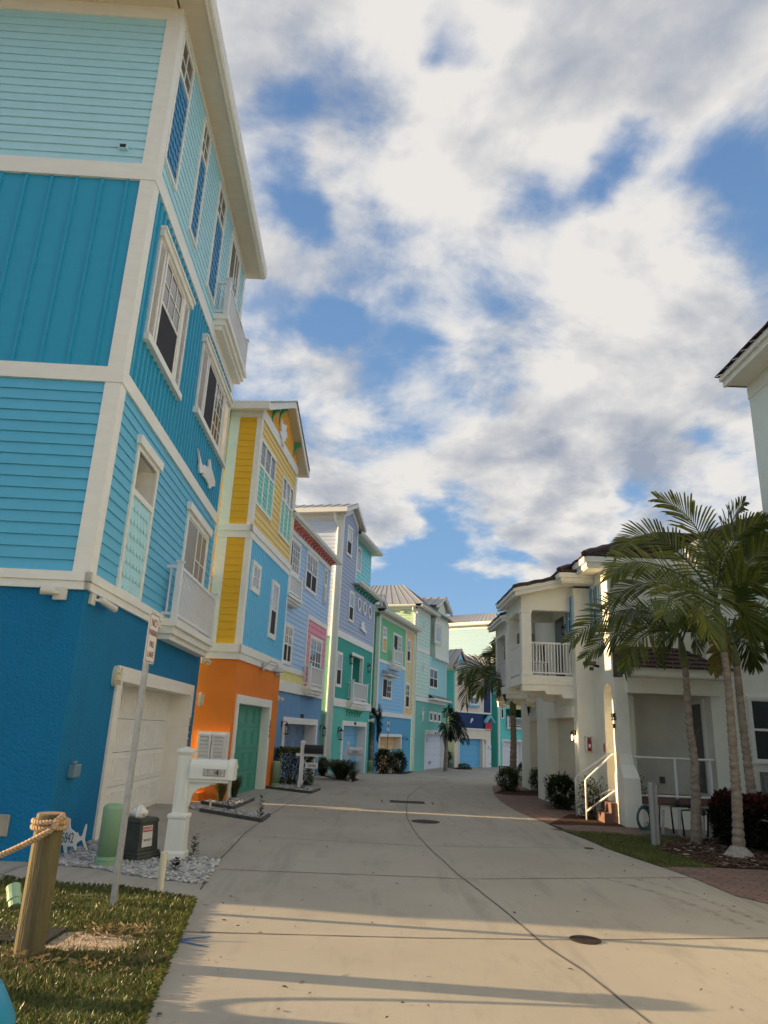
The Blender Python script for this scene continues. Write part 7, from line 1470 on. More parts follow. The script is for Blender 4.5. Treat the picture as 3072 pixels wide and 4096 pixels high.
def for_sale():
    b = g(*cC(1425, 1765)); H = thing('sale_sign', 'black for sale sign partly hidden by the middle palm', 'sign', b); a = b.copy(); f = Fr((b.x, b.y), (1, 0), (0, -1)); r = f.rect(cC(1412, 1690), cC(1510, 1748)); m = M(); m.box(f, r[0], r[0] + .62, r[2] - .12, r[3], -.01, .01); o = mk('board', m, pmat('sign_black', (.015, .016, .02), .4), H); m = M()
    add_text(m, 'FOR', .2, f.P(r[0] + .26, r[3] - .12, .013), (1, 0, 0), (0, 0, 1), .001); add_text(m, 'SALE', .2, f.P(r[0] + .29, r[3] - .31, .013), (1, 0, 0), (0, 0, 1), .001); mk('lettering', m, WHITE2, o); m = M()
    for x in (r[0] + .03, r[0] + .59): m.tube([f.P(x, b.z, 0), f.P(x, r[3], 0)], .012, 6)
    mk('stake', m, BLACK, H)
for_sale()

# ================================================================== PLANTS, GRASS, GRAVEL
def leafmat(name, rgb, var=.35, rough=.45, trans=.25): return pmat(name, rgb, rough, var, 6, spec=.4, trans=trans)
def raw(name, verts, faces, mats, idx=None, parent=None, loc=None, smooth=False):
    off = Vector(loc) if loc is not None else (root_of(parent).location if parent else Vector((0, 0, 0)))
    me = bpy.data.meshes.new(name); me.from_pydata([(v[0] - off.x, v[1] - off.y, v[2] - off.z) for v in verts], [], faces)
    for q in (mats if isinstance(mats, (list, tuple)) else [mats]): me.materials.append(q)
    if idx: me.polygons.foreach_set('material_index', idx)
    if smooth: me.polygons.foreach_set('use_smooth', [True] * len(faces))
    me.update(); o = bpy.data.objects.new(name, me); col.objects.link(o)
    if parent: o.parent = parent
    elif loc is not None: o.location = off
    return o
def inside(p, poly):
    c = False; n = len(poly)
    for i in range(n):
        a, b = poly[i], poly[(i + 1) % n]
        if (a[1] > p[1]) != (b[1] > p[1]) and p[0] < (b[0] - a[0]) * (p[1] - a[1]) / (b[1] - a[1]) + a[0]: c = not c
    return c
rnd = random.uniform
GR = [leafmat('grass_green', (.085, .125, .028)), leafmat('grass_olive', (.13, .135, .038)), leafmat('grass_dry', (.145, .125, .055))]
def hn(x, y): return .5 + .25 * math.sin(x * 3.1 + 1.3 * math.sin(y * 2.3)) + .25 * math.sin(y * 4.3 + 1.7 * math.sin(x * 1.9 + 2))
def grass(label, poly, box, n, h, dry=lambda x, y: .15, bare=lambda x, y: 0, wdt=.0042):
    V, F, I = [], [], []
    for _ in range(n):
        x, y = rnd(box[0], box[1]), rnd(box[2], box[3])
        if not inside((x, y), poly) or random.random() < bare(x, y): continue
        hh = h * rnd(.45, 1.15) * (.6 + .6 * hn(x * 1.7, y * 1.7)); a = rnd(0, 6.283); w = wdt * rnd(.7, 1.3); bx, by = math.cos(a) * w, math.sin(a) * w; b2 = rnd(0, 6.283); l = hh * rnd(.2, .95); tx, ty = math.cos(b2) * l, math.sin(b2) * l; k = len(V); z0 = zg(y)
        V += [(x - bx, y - by, z0), (x + bx, y + by, z0), (x + bx * .8 + tx * .4, y + by * .8 + ty * .4, z0 + hh * .62), (x - bx * .8 + tx * .4, y - by * .8 + ty * .4, z0 + hh * .62), (x + tx, y + ty, z0 + hh)]
        F += [(k, k + 1, k + 2, k + 3), (k + 3, k + 2, k + 4)]; q = random.random(); m = 2 if q < dry(x, y) else (1 if q < .5 else 0); I += [m, m]
    o = raw('grass', V, F, GR, I); return tag(o, label, 'grass', None, 'stuff')
bc = xy(c5(560, 1120)); pc = xy(c5(450, 1290))
def bare(x, y):
    d = ((x - bc.x) / .46) ** 2 + ((y - bc.y) / .26) ** 2; return .93 if d < .7 + .4 * hn(x * 5, y * 5) else (.45 if hn(x * 2.6 + 4, y * 2.6) < .22 else 0)
def dry(x, y):
    d = ((x - bc.x) / .7) ** 2 + ((y - bc.y) / .42) ** 2; e = ((x - pc.x) / .75) ** 2 + ((y - pc.y) / .22) ** 2; return .5 if (d < 1 or e < 1) else .10 + .45 * max(0, hn(x * 1.3 + 2, y * 1.5) - .45)
grass('mown lawn with dry patches at the near left corner', [tuple(p) for p in LAWNL], (-4.3, -1.15, 3.6, 8.3), 62000, .062, dry, bare)
grass('wedge of green turf between the road and the palm bed', [tuple(p) for p in LAWNR], (3.4, 7.6, 9.8, 14.2), 26000, .06, lambda x, y: .06, lambda x, y: 0, .005)
def sandy():
    m = M(); n = 26; c = Vector((bc.x, bc.y, .016)); pts = [c + Vector((math.cos(k * 6.283 / n) * .5 * rnd(.75, 1.1), math.sin(k * 6.283 / n) * .27 * rnd(.75, 1.1), 0)) for k in range(n)]; m.poly(pts); struct('sand_patch', m, pmat('pale_sand', (.42, .33, .25), .95, .3, 14, 1.0, 50, bdist=.03))
    V, F = [], []
    for _ in range(260):
        q = random.random(); cx, cy = (bc.x + rnd(-.1, .45), bc.y + rnd(.02, .3)) if q < .45 else (pc.x + rnd(-.6, .6), pc.y + rnd(-.16, .16)); a = rnd(0, 3.14); l = rnd(.03, .10); w = .0018; k = len(V); z = rnd(.03, .075); dx, dy = math.cos(a) * l, math.sin(a) * l
        V += [(cx, cy, z), (cx + dy / l * w, cy - dx / l * w, z), (cx + dx + dy / l * w, cy + dy - dx / l * w, z + rnd(-.02, .03)), (cx + dx, cy + dy, z + rnd(-.02, .03))]; F.append((k, k + 1, k + 2, k + 3))
    tag(raw('straw', V, F, leafmat('dry_straw', (.21, .165, .09))), 'loose dry straw lying on the bare patch of the lawn', 'straw', None, 'stuff')
sandy()
ICO_V = [(0, .526, .85), (0, -.526, .85), (0, .526, -.85), (0, -.526, -.85), (.526, .85, 0), (-.526, .85, 0), (.526, -.85, 0), (-.526, -.85, 0), (.85, 0, .526), (-.85, 0, .526), (.85, 0, -.526), (-.85, 0, -.526)]
ICO_F = [(0, 1, 8), (0, 8, 4), (0, 4, 5), (0, 5, 9), (0, 9, 1), (1, 6, 8), (8, 6, 10), (8, 10, 4), (4, 10, 2), (4, 2, 5), (5, 2, 11), (5, 11, 9), (9, 11, 7), (9, 7, 1), (1, 7, 6), (3, 6, 7), (3, 7, 11), (3, 11, 2), (3, 2, 10), (3, 10, 6)]
RK = [pmat('stone_white', (.46, .46, .45), .8, .2, 30, .4, 90), pmat('stone_grey', (.22, .23, .24), .8, .3, 30, .4, 90), pmat('stone_pale', (.34, .33, .31), .8, .25, 30, .4, 90)]
def gravel(label, poly, n, r0, r1, avoid=()):
    xs = [p[0] for p in poly]; ys = [p[1] for p in poly]; V, F, I = [], [], []; c = 0; tr = 0
    while c < n and tr < n * 30:
        tr += 1; x, y = rnd(min(xs), max(xs)), rnd(min(ys), max(ys))
        if not inside((x, y), poly) or any((x - a) ** 2 + (y - b) ** 2 < q * q for a, b, q in avoid): continue
        r = rnd(r0, r1); s = (rnd(.8, 1.5), rnd(.7, 1.2), rnd(.5, .8)); a = rnd(0, 6.28); ca, sa = math.cos(a), math.sin(a); k = len(V); z = zg(y) + r * rnd(.2, .75)
        for v in ICO_V: j = rnd(.72, 1.18); px, py, pz = v[0] * s[0] * r * j, v[1] * s[1] * r * j, v[2] * s[2] * r * j; V.append((x + px * ca - py * sa, y + px * sa + py * ca, z + pz))
        F += [tuple(i + k for i in f) for f in ICO_F]; I += [random.choice((0, 0, 1, 2, 2))] * 20; c += 1
    return tag(raw('gravel', V, F, RK, I), label, 'gravel', None, 'stuff')
def edging(pts, h=.06, w=.05):
    m = M()
    for a, b in zip(pts[:-1], pts[1:]):
        t = (b - a).normalized(); s = Vector((-t.y, t.x)) * w / 2
        m.hexa([(*(a - s), -.02), (*(a + s), -.02), (*(b + s), -.02), (*(b - s), -.02), (*(a - s), h), (*(a + s), h), (*(b + s), h), (*(b - s), h)])
    o = mk('bed_edging', m, pmat('edging_grey', (.075, .078, .085), .7, .2, 10), None, (pts[0].x, pts[0].y, 0)); return o
g1 = [xy(p) for p in [(215, 3462), (386, 3474), (494, 3498), (663, 3522), (820, 3537), (880, 3444), (802, 3428), (621, 3407), (500, 3388), (364, 3364), (235, 3440)]]
poly_sheet('gravel_base', g1, pmat('gravel_dust', (.25, .25, .25), .95, .4, 30, .8, 60), .004)
gravel('bed of white and grey crushed stone around the near mailbox', [tuple(p) for p in g1], 3400, .016, .034)
g2 = [xy(cQ(*p)) for p in [(170, 1400), (370, 1455), (800, 1530), (1270, 1615), (1380, 1530), (1200, 1490), (800, 1440), (400, 1400), (250, 1385)]]
poly_sheet('gravel_base', g2, pmat('gravel_dust', (.25, .25, .25), .95), .004); gravel('narrow strip of crushed stone and mulch between the first two driveways', [tuple(p) for p in g2], 700, .02, .035)
g3 = [xy(cQ(*p)) for p in [(400, 1340), (620, 1385), (850, 1425), (1155, 1295), (960, 1255), (700, 1255), (540, 1270)]]
poly_sheet('gravel_base', g3, pmat('gravel_dust', (.25, .25, .25), .95), .004); gravel('triangle of crushed stone with grass tufts beside the green garage', [tuple(p) for p in g3], 700, .02, .035)
tag(edging([xy(cQ(*p)) for p in [(370, 1460), (800, 1535), (1275, 1618), (1385, 1535)]]), 'grey plastic edging of the narrow gravel strip', 'edging'); tag(edging([xy(cQ(*p)) for p in [(390, 1345), (620, 1392), (850, 1432), (1158, 1298)]]), 'grey plastic edging of the gravel triangle by the green garage', 'edging')
g4 = [xy(cB(*p)) for p in [(200, 1805), (480, 1840), (735, 1872), (835, 1835), (640, 1795), (340, 1765)]]; poly_sheet('gravel_base', g4, pmat('gravel_dust', (.25, .25, .25), .95), .004); gravel('white gravel around the black mailbox post', [tuple(p) for p in g4], 420, .025, .045)
tag(edging([xy(cB(*p)) for p in [(190, 1818), (480, 1855), (735, 1884), (840, 1842)]]), 'grey edging of the black mailbox bed', 'edging')
g5 = [xy(cB(*p)) for p in [(770, 1650), (950, 1690), (1240, 1745), (1315, 1722), (1250, 1670), (950, 1630)]]; poly_sheet('gravel_base', g5, MULCH, .006); gravel('white gravel under the grass clump by the teal garage', [tuple(p) for p in g5], 260, .025, .045)
g6 = [xy(cC(*p)) for p in [(140, 1745), (300, 1765), (520, 1770), (640, 1720), (760, 1715), (720, 1690), (560, 1680), (200, 1700)]]; poly_sheet('planting_bed', g6, MULCH, .006)
g7 = [xy(cC(*p)) for p in [(895, 1705), (1020, 1725), (1165, 1728), (1140, 1700), (1000, 1690)]]; poly_sheet('planting_bed', g7, MULCH, .006)
def chips():
    V, F, I = [], [], []; poly = [tuple(p) for p in MULCHB]; c = 0
    while c < 7000:
        x, y = rnd(4.0, 9.0), rnd(10.0, 14.0)
        if not inside((x, y), poly): continue
        c += 1; a = rnd(0, 6.28); l = rnd(.012, .045); w = rnd(.004, .011); z = rnd(.016, .045); ca, sa = math.cos(a), math.sin(a); k = len(V); t = rnd(-.012, .012)
        V += [(x - ca * l + sa * w, y - sa * l - ca * w, z), (x - ca * l - sa * w, y - sa * l + ca * w, z + t), (x + ca * l - sa * w, y + sa * l + ca * w, z + t), (x + ca * l + sa * w, y + sa * l - ca * w, z)]; F.append((k, k + 1, k + 2, k + 3)); I.append(0 if random.random() < .72 else (1 if random.random() < .85 else 2))
    tag(raw('bark_chips', V, F, [pmat('chip_brown', (.085, .05, .036), .9, .4, 9), pmat('chip_tan', (.17, .105, .07), .9, .4, 9), pmat('chip_pale', (.40, .36, .30), .9)], I), 'loose bark chips in the bed under the near palms', 'mulch', None, 'stuff')
chips()

# ------------------------------------------------------------------ shrubs
def leaf(V, F, I, p, d, up, l, w, mi):
    d = d.normalized(); s = d.cross(up); s = s.normalized() if s.length > .05 else d.orthogonal().normalized(); n = s.cross(d); k = len(V)
    V += [p, p + d * l * .5 + s * w - n * w * .25, p + d * l, p + d * l * .5 - s * w - n * w * .25, p + d * l * .5]; F += [(k, k + 1, k + 2, k + 4), (k, k + 4, k + 2, k + 3)]; I += [mi, mi]
def bush(px, wpx, hpx, label, mats, n=2200, ll=.06, lw=.018, shape='round', depth=None, group=None, name='shrub', stems=5, dy=0.0, loose=.16):
    b = g(*px); b.y += dy; b.z = zg(b.y); s = b.y / 2971 * 1.03; W, Hh = wpx * s / 2, hpx * s; D = depth / 2 if depth else W * .85
    H = thing(name, label, 'shrub', b, group); V, F, I = [], [], []
    clumps = [(rnd(-1, 1), rnd(-1, 1), rnd(0, 1), rnd(.10, .24)) for _ in range(10)]
    cnt = 0
    while cnt < n:
        if shape == 'box':
            x, y, z = rnd(-1, 1), rnd(-1, 1), rnd(.04, 1.0); f = max(abs(x), abs(y), abs(z * 2 - 1))
            if f < .72 or random.random() < .0: continue
            x, y = x * (1 + .06 * math.sin(z * 9)), y
        else:
            th, ph = rnd(0, 6.283), math.acos(rnd(-1, 1)); r = rnd(.45, 1) ** .5 * (1 + loose * (math.sin(th * 3 + 1.3 * label.__len__()) * math.cos(ph * 4) + .5 * math.sin(th * 7 + ph * 5)))
            x, y, z = r * math.sin(ph) * math.cos(th), r * math.sin(ph) * math.sin(th), .52 + .5 * r * math.cos(ph)
            if z < .03: continue
        p = Vector((b.x + x * W, b.y + y * D, b.z + z * Hh)); o = Vector((x, y, (z - .45) * 1.3)); d = o + Vector((rnd(-.8, .8), rnd(-.8, .8), rnd(-.4, .9)))
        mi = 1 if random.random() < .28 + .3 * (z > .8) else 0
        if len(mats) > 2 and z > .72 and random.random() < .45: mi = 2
        leaf(V, F, I, p, d, Vector((0, 0, 1)), ll * rnd(.7, 1.25), lw * rnd(.8, 1.2), mi); cnt += 1
    raw('foliage', V, F, mats[:3], I, H)
    m = M()
    for k in range(stems):
        a = rnd(0, 6.28); t = Vector((b.x + math.cos(a) * W * .55, b.y + math.sin(a) * D * .55, b.z + Hh * rnd(.55, .8))); m.tube([b + Vector((math.cos(a) * .04, math.sin(a) * .04, -.02)), b.lerp(t, .5) + Vector((0, 0, Hh * .06)), t], [.014, .01, .004], 5)
    mk('stem', m, pmat('bark_stem', (.10, .075, .05), .9), H); return H
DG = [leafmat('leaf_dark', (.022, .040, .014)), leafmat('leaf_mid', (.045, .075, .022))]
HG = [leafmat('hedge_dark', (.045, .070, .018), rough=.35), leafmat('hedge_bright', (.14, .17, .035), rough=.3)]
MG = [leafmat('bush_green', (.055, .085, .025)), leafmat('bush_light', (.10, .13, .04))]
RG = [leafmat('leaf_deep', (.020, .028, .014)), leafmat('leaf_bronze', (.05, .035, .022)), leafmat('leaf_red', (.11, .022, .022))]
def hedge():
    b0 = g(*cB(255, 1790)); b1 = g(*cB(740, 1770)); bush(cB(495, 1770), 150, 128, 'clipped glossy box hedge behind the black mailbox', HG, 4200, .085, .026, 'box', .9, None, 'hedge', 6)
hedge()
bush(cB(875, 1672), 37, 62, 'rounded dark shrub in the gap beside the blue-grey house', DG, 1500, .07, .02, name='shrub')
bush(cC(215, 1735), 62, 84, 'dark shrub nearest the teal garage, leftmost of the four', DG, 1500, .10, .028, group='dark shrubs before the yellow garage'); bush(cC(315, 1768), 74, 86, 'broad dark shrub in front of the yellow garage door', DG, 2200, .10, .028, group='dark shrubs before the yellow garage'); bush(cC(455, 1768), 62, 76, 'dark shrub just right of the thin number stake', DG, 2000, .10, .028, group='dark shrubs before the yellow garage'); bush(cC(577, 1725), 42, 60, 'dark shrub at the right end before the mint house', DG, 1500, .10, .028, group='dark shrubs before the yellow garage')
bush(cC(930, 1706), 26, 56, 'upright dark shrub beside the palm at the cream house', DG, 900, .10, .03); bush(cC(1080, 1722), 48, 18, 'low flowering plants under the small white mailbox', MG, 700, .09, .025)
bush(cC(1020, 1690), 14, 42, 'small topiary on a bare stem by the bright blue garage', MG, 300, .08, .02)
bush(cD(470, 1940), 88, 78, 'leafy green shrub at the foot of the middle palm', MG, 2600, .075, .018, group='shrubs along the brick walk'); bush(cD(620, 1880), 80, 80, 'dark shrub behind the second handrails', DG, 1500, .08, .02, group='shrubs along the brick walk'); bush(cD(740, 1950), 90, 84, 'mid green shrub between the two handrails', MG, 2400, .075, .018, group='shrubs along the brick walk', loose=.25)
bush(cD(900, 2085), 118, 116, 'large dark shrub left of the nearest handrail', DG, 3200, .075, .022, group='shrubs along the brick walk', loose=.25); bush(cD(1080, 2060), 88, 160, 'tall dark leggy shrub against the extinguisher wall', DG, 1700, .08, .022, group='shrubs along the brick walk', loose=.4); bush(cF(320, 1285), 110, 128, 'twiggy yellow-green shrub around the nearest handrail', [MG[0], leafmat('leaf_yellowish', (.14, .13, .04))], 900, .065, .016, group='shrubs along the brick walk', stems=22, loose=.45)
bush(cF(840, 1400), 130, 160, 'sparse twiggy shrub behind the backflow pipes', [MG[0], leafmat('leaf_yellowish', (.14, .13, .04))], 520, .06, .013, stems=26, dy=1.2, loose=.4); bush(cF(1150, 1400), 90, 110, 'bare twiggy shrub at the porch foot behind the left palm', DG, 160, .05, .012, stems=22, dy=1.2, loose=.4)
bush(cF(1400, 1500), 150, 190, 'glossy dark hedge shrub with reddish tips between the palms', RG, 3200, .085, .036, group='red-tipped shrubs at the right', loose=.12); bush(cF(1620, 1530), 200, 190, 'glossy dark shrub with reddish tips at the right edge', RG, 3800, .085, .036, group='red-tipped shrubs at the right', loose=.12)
def tuft(px, r, h, n, label, mats, w=.006, name='grass_tuft', arch=.6):
    b = g(*px); H = thing(name, label, 'plant', b); V, F, I = [], [], []
    for _ in range(n):
        a = rnd(0, 6.283); hh = h * rnd(.6, 1.1); l = r * rnd(.3, 1.1); ww = w * rnd(.7, 1.2); s = Vector((-math.sin(a), math.cos(a), 0)) * ww; o = b + Vector((math.cos(a), math.sin(a), 0)) * r * .15 * rnd(0, 1); d = Vector((math.cos(a), math.sin(a), 0)) * l; k = len(V); pts = [o, o + d * .3 + Vector((0, 0, hh * .62)), o + d * .7 + Vector((0, 0, hh * .95)), o + d * (1 + .2 * arch) + Vector((0, 0, hh * (1 - .25 * arch)))]
        for i, p in enumerate(pts[:3]): V += [p - s * (1 - .2 * i), p + s * (1 - .2 * i)]
        V.append(pts[3]); F += [(k, k + 1, k + 3, k + 2), (k + 2, k + 3, k + 5, k + 4), (k + 4, k + 5, k + 6)]; m = 1 if random.random() < .3 else 0; I += [m, m, m]
    raw('blades', V, F, mats, I, H); return H
FG = [leafmat('fountain_green', (.06, .075, .022)), leafmat('fountain_brown', (.14, .11, .05))]
tuft(cQ(665, 1330), .28, .50, 420, 'fine fountain grass tuft left of the slim pipe', FG, .004); tuft(cQ(870, 1270), .28, .48, 420, 'fine fountain grass tuft before the green garage door', FG, .004)
tuft(cB(1090, 1712), .85, .62, 700, 'spreading strap-leaved clump at the teal garage driveway', [DG[1], leafmat('strap_brown', (.10, .08, .04))], .014); tuft(cC(655, 1715), .42, .75, 60, 'spiky agave beside the mint house downspout', [MG[0], MG[1]], .03); tuft(cC(722, 1718), .42, .5, 70, 'low spiky plant by the white garage door', [DG[1], MG[0]], .03); tuft(cC(20, 1830), .4, .4, 120, 'grass clump at the driveway edge by the 5850 mailbox', FG, .01)
def sprig(px, h, label, mats, n=40, r=.10):
    b = g(*px); H = thing('seedling', label, 'plant', b); V, F, I = [], [], []; m = M(); m.tube([b, b + Vector((.01, 0, h * .5)), b + Vector((.02, 0, h))], [.006, .004, .002], 5); mk('stem', m, DG[1], H)
    for k in range(n):
        t = rnd(.15, 1); a = k * 2.4; p = b + Vector((.02 * t, 0, h * t)); leaf(V, F, I, p, Vector((math.cos(a), math.sin(a), rnd(-.1, .7))), Vector((0, 0, 1)), r * rnd(.6, 1.1) * (1.15 - .6 * t), .018, 1 if random.random() < .3 else 0)
    raw('foliage', V, F, mats, I, H)
sprig(cK(1182, 1338), .30, 'young dark green sprig in gravel right of the mailbox', [DG[1], MG[0]], 44); sprig(cK(992, 1480), .15, 'small purple-leaved plant in gravel behind the pipe stub', [leafmat('leaf_purple', (.035, .02, .02)), DG[0]], 40, .09); sprig(cQ(1245, 1590), .42, 'dark seedling at the tip of the narrow gravel strip', [DG[0], DG[1]], 50, .12); sprig(cQ(765, 1465), .26, 'small dark plant halfway along the narrow gravel strip', [leafmat('leaf_purple', (.035, .02, .02)), DG[0]], 36, .11); sprig(cB(625, 1832), .16, 'tiny plant in the gravel at the black mailbox post', [DG[0], DG[1]], 40, .12)

# ------------------------------------------------------------------ palms
PALM = [leafmat('palm_green', (.075, .105, .020), .3, .36, .34), leafmat('palm_light', (.17, .19, .03), .3, .36, .42), leafmat('palm_sunlit', (.20, .16, .03), .3, .45, .35)]  # last colour paints sunlight on one frond as yellow leaf
def at_depth(p, y): x, z = fy(p, y); return Vector((x, y, z))
def frond(H, pts, L=.62, n=44, w=.022, mats=None, roll=0.0, droop=.35, tone=.25, name='frond', start=.14):
    """pinnate leaf: curved rachis with narrow folded leaflets on both sides"""
    a, m, b = pts; c = m * 2 - (a + b) * .5; P = lambda t: a * (1 - t) ** 2 + c * 2 * t * (1 - t) + b * t * t; V, F, I = [], [], []; r = M(); r.tube([P(i / 12) for i in range(13)], [.020 * (1 - .85 * i / 12) for i in range(13)], 5)
    V += r.v; F += r.f; I += [0] * len(r.f); base = tone
    for i in range(n):
        t = start + (1 - start) * i / (n - 1); p = P(t); tg = (P(min(1, t + .01)) - P(t - .01)).normalized(); e = FWD; s1 = tg.cross(Vector((0, 0, 1))); s1 = s1.normalized() if s1.length > .1 else Vector((1, 0, 0)); n1 = s1.cross(tg); q = roll + .25 * math.sin(i * .9)
        sv = s1 * math.cos(q) + n1 * math.sin(q); nv = n1 * math.cos(q) - s1 * math.sin(q)
        ln = L * (.42 + .58 * math.sin(math.pi * min(1, (t - start * .6) * 1.12) ** .8)) if t < .97 else L * .4
        ln = max(ln, L * .3)
        for sg in (-1, 1):
            d = (sv * sg * (1 - .45 * t) + tg * (.55 + .5 * t) + nv * rnd(.10, .32)).normalized(); l = ln * rnd(.88, 1.08); ww = w * rnd(.85, 1.15); g0 = Vector((0, 0, -1)); s = d.cross(nv).normalized(); p1 = p + d * l * .5 + g0 * l * droop * .12; p2 = p + d * l * .85 + g0 * l * droop * .42; p3 = p + d * l * 1.0 + g0 * l * droop * .75; k = len(V)
            V += [p - s * ww * .4, p + s * ww * .4, p1 - s * ww - nv * ww * .35, p1 + nv * ww * .25, p1 + s * ww - nv * ww * .35, p2 - s * ww * .75 - nv * ww * .3, p2 + nv * ww * .2, p2 + s * ww * .75 - nv * ww * .3, p3]
            F += [(k, k + 3, k + 2), (k, k + 1, k + 3), (k + 1, k + 4, k + 3), (k + 2, k + 3, k + 6, k + 5), (k + 3, k + 4, k + 7, k + 6), (k + 5, k + 6, k + 8), (k + 6, k + 7, k + 8)]; z = random.random(); mi = 2 if tone > .9 and z < .8 else (1 if z < base else 0); I += [mi] * 7
    return raw(name, V, F, mats or PALM, I, H)
def trunk_mat(): return pmat('palm_bark', (.26, .215, .17), .85, .5, 5, .6, 30, stain=1.0, stretch=(1, 1, 2.6))
SHAFT = pmat('crownshaft_green', (.12, .15, .05), .5, .25, 6, stain=.35, stretch=(4, 4, .6))
def ringed_trunk(H, pts, radii, ring=.11, mat=None):
    m = M(); fine, rr = [], []
    for i in range(len(pts) - 1):
        k = max(2, int((pts[i + 1] - pts[i]).length / .022))
        for j in range(k): t = j / k; fine.append(pts[i].lerp(pts[i + 1], t)); rr.append(radii[i] * (1 - t) + radii[i + 1] * t)
    fine.append(pts[-1]); rr.append(radii[-1]); acc = 0; out = []; nx = ring
    for i in range(len(fine)):
        if i: acc += (fine[i] - fine[i - 1]).length
        ph = (acc % ring) / ring; out.append(rr[i] * (1.0 + .13 * (1 - ph) - (.13 if ph > .86 else 0)) * rnd(.985, 1.015))
    m.tube(fine, out, 14); return mk('trunk', m, mat or trunk_mat(), H, smooth=True)
def near_palms():
    grp = 'palm trees in the near right bed'
    def palm(label, y, tr, rad, shaft, fronds, roots=False):
        pts = [at_depth(p, y) for p in tr]; pts[0].z = zg(y) - .02; H = thing('palm_tree', label, 'palm tree', (pts[0].x, y, zg(y)), grp); ringed_trunk(H, pts, rad)
        if roots:
            m = M(); V = []; n = 22
            m.add([(pts[0].x + math.cos(k * 6.283 / n) * r * rnd(.85, 1.2), y + math.sin(k * 6.283 / n) * r * rnd(.85, 1.15), z) for r, z in ((.23, .0), (.17, .07), (.10, .16)) for k in range(n)], [(i * n + k, i * n + (k + 1) % n, (i + 1) * n + (k + 1) % n, (i + 1) * n + k) for i in range(2) for k in range(n)]); mk('root_flare', m, pmat('root_grey', (.36, .33, .30), .9, .3, 20, .9, 50), H)
        sp = [at_depth(p, y) for p in shaft]; m = M(); n = 14
        for i in range(len(sp) - 1): pass
        m.tube([sp[0], sp[0].lerp(sp[-1], .15), sp[0].lerp(sp[-1], .6), sp[-1]], [rad[-1] * 1.0, rad[-1] * 1.4, rad[-1] * 1.15, rad[-1] * .5], 14); mk('crownshaft', m, SHAFT, H, smooth=True)
        c = sp[-1]
        for (mid, tip, dm, dt, roll, tone, L) in fronds: frond(H, (c + Vector((rnd(-.03, .03), rnd(-.03, .03), rnd(-.2, .05))), at_depth(cE(*mid), y + dm), at_depth(cE(*tip), y + dt)), L * 1.06, 38, .019, None, roll, .25, min(.95, tone + .12))
    palm('left palm of the near group, ringed trunk and crown drooping left', 13.4, [cF(1115, 1475), cF(1110, 1150), cF(1100, 850), cF(1065, 600), cF(1045, 350), cF(1030, 130)], [.095, .078, .07, .062, .058, .055], [cF(1030, 140), cE(985, 1400)],
         [((600, 1215), (170, 1440), -.3, -.5, 1.0, .3, .62), ((640, 1330), (280, 1570), .4, .5, .9, .2, .6), ((720, 1400), (560, 1660), -.5, -.8, 1.2, .25, .5), ((900, 1330), (850, 1600), .3, .4, .7, .15, .45), ((1080, 1310), (1110, 1520), -.3, -.6, 1.0, .25, .45), ((820, 1230), (500, 1290), .9, 1.4, .6, .15, .55), ((1130, 1270), (1330, 1430), .5, .9, .8, .15, .5)])
    palm('front palm of the near group, pale trunk with grey root flare', 12.05, [cF(1440, 1585), cF(1428, 1300), cF(1420, 1100), cF(1400, 850), cF(1375, 500), cF(1345, 150), cE(1325, 1540)], [.10, .078, .074, .066, .060, .056, .055], [cE(1325, 1540), cE(1262, 1130)],
         [((1140, 640), (830, 375), .1, .2, 1.25, .75, .62), ((840, 690), (510, 770), .2, .5, 1.2, .35, .55), ((760, 860), (470, 960), -.3, -.4, 1.0, .5, .55), ((800, 1010), (440, 1190), .5, .9, .9, .15, .55), ((1010, 1090), (860, 1250), -.9, -1.5, .6, .35, .6), ((1170, 1080), (1210, 1400), -.9, -1.4, .3, .45, .62), ((1350, 650), (1480, 400), .3, .5, 1.2, .35, .5), ((1390, 720), (1640, 540), -.2, -.4, 1.0, .3, .5), ((1500, 880), (1720, 700), -.3, -.7, 1.0, .4, .55), ((1500, 1010), (1700, 1200), -.6, -1.1, .8, .35, .55), ((1430, 1180), (1560, 1480), -.3, -.5, 1.0, .2, .55), ((1250, 880), (1200, 700), .8, 1.2, .7, .2, .5), ((1040, 1220), (920, 1470), .5, .8, .9, .15, .5)], True)
    palm('right palm of the near group, trunk rising behind the red-tipped shrubs', 12.9, [cF(1560, 1330), cF(1540, 1130), cF(1510, 900), cF(1465, 550), cF(1420, 120)], [.088, .08, .07, .062, .056], [cF(1420, 130), cE(1400, 1480)],
         [((1560, 1380), (1700, 1560), -.2, -.4, 1.0, .2, .5), ((1550, 1290), (1720, 1330), .3, .6, .9, .2, .55), ((1330, 1490), (1250, 1680), -.1, -.2, 1.2, .95, .36), ((1440, 1330), (1500, 1200), .6, 1.0, .8, .15, .5), ((1500, 1480), (1560, 1640), .4, .6, .8, .2, .45), ((1350, 1380), (1180, 1440), .5, .9, .8, .3, .45)])
near_palms()
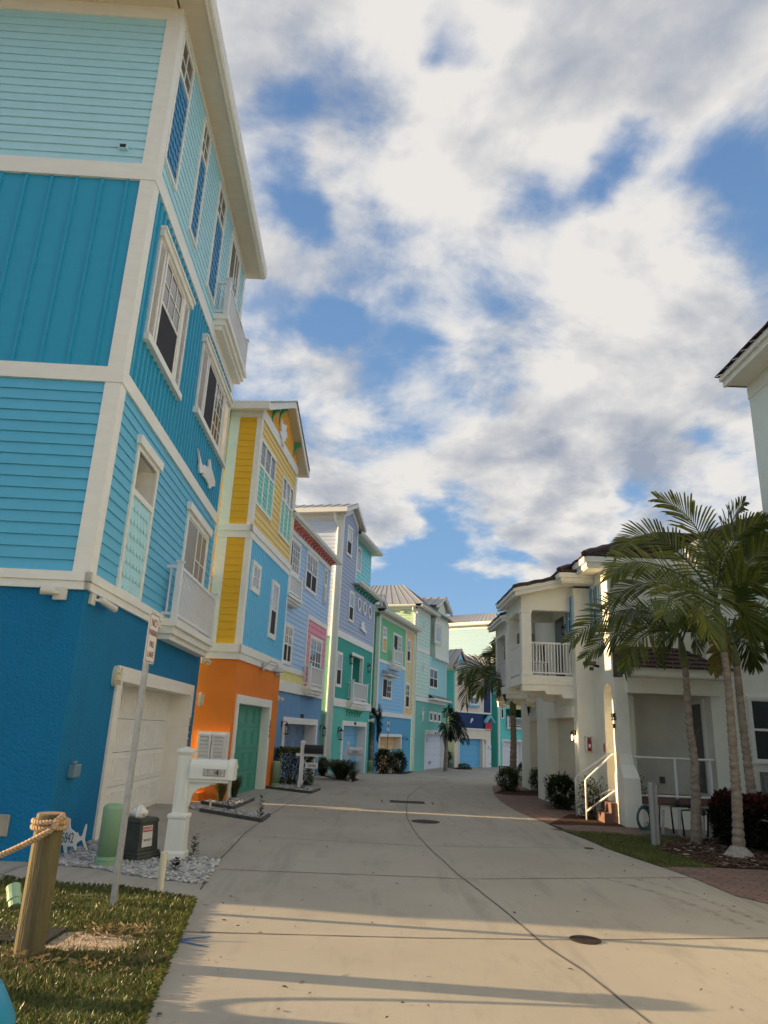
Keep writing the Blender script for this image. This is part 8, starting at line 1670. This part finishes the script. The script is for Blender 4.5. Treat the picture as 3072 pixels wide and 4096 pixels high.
def far_palm(label, y, base, top, r, fronds, cr, L, n=40, w=.022, grp=None, mats=None, shaft=.8):
    b = at_depth(base, y); b.z = zg(y) - .02; t = at_depth(top, y); H = thing('palm_tree', label, 'palm tree', (b.x, y, zg(y)), grp); k = b.lerp(t, .5) + Vector((.03, 0, 0)); s0 = b.lerp(t, 1 - shaft / max(.9, (t - b).length)); ringed_trunk(H, [b, k, s0], [r * 1.25, r, r * .9], .14)
    m = M(); m.tube([s0, s0.lerp(t, .2), s0.lerp(t, .7), t], [r * .92, r * 1.15, r * .9, r * .4], 12); mk('crownshaft', m, SHAFT, H, smooth=True)
    for mid, tip, dm, dt, roll in fronds: frond(H, (t + Vector((0, 0, rnd(-.1, .05))), at_depth(cr(*mid), y + dm), at_depth(cr(*tip), y + dt)), L, n, w, mats, roll, .45, .2)
far_palm('middle palm at the bend of the street, in front of the balconies', 24.3, (2050, 3165), cC(1545, 975), .095, [((1255, 745), (1082, 870), -.4, -.7, 1.0), ((1240, 800), (1095, 1090), .3, .4, 1.0), ((1360, 860), (1200, 1000), -.8, -1.2, .9), ((1425, 660), (1335, 640), .2, .4, 1.2), ((1492, 640), (1452, 370), .1, .2, 1.2), ((1400, 760), (1330, 760), .9, 1.6, .7), ((1480, 880), (1440, 1000), -.9, -1.5, .5), ((1620, 820), (1640, 640), .4, .7, 1.1), ((1640, 900), (1740, 880), .5, 1.0, .9), ((1640, 980), (1730, 1075), -.1, .1, 1.0), ((1600, 760), (1570, 540), .5, .8, 1.0)], cC, .74, 38, .018)
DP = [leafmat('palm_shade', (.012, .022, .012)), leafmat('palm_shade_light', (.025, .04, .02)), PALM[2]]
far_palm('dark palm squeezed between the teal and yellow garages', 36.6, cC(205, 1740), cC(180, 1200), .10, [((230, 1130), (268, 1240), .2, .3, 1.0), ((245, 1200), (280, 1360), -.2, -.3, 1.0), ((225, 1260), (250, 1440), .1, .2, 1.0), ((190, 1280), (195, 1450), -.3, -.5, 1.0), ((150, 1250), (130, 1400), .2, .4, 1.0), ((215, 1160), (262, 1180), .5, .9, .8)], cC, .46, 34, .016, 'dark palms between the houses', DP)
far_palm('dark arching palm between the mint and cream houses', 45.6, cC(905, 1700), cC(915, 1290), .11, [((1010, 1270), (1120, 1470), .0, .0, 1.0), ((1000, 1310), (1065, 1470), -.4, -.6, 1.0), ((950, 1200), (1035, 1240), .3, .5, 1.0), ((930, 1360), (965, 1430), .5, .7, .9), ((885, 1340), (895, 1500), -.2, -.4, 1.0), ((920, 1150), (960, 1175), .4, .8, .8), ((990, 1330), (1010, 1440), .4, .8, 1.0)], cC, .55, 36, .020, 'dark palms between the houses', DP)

def litter():
    V, F, I = [], [], []
    for _ in range(240):
        q = random.random(); y = rnd(4.6, 22); xl = -1.4 if y < 7.7 else -3.2; x = rnd(xl, 3.7) if q < .6 else (rnd(-1.35, -1.0) if y < 8 else rnd(3.3, 4.0))
        a = rnd(0, 6.28); l = rnd(.008, .03); w = l * rnd(.2, .5); ca, sa = math.cos(a), math.sin(a); k = len(V); z = .008
        V += [(x - ca * l, y - sa * l, z), (x + sa * w, y - ca * w, z + rnd(0, .012)), (x + ca * l, y + sa * l, z + .004), (x - sa * w, y + ca * w, z + rnd(0, .012))]; F.append((k, k + 1, k + 2, k + 3)); I.append(0 if random.random() < .6 else 1)
    tag(raw('leaf_litter', V, F, [pmat('litter_dark', (.05, .04, .03), .9), pmat('litter_tan', (.16, .11, .06), .9)], I), 'scattered dry leaf bits on the concrete road', 'leaf litter', None, 'stuff')
litter()

def fringe():
    V, F, I = [], [], []
    E = [LG[3] + (LG[3] - LG[2]) * 2, LG[3], LG[2], LG[1], LG[0], GT[0], GT[1], GT[2]]
    for a, b in zip(E[:-1], E[1:]):
        n = int((b - a).length * 420); t = (b - a).normalized(); o = Vector((t.y, -t.x))
        for _ in range(n):
            q = a.lerp(b, random.random()); e = rnd(-.02, .012) + .03 * max(0, hn(q.x * 9, q.y * 7) - .5); p = q + o * e; h = rnd(.02, .075); l = rnd(.01, .07); w = .004; k = len(V); d = o * l + t * rnd(-.03, .03)
            V += [(p.x - t.x * w, p.y - t.y * w, 0), (p.x + t.x * w, p.y + t.y * w, 0), (p.x + d.x * .5, p.y + d.y * .5, h * .8), (p.x + d.x, p.y + d.y, h * rnd(.5, 1))]; F += [(k, k + 1, k + 2), (k + 1, k + 3, k + 2)]; m = 2 if random.random() < .2 else (1 if random.random() < .5 else 0); I += [m, m]
    tag(raw('grass_fringe', V, F, GR, I), 'ragged blades leaning over the concrete along the near lawn edge', 'grass', None, 'stuff')
fringe()
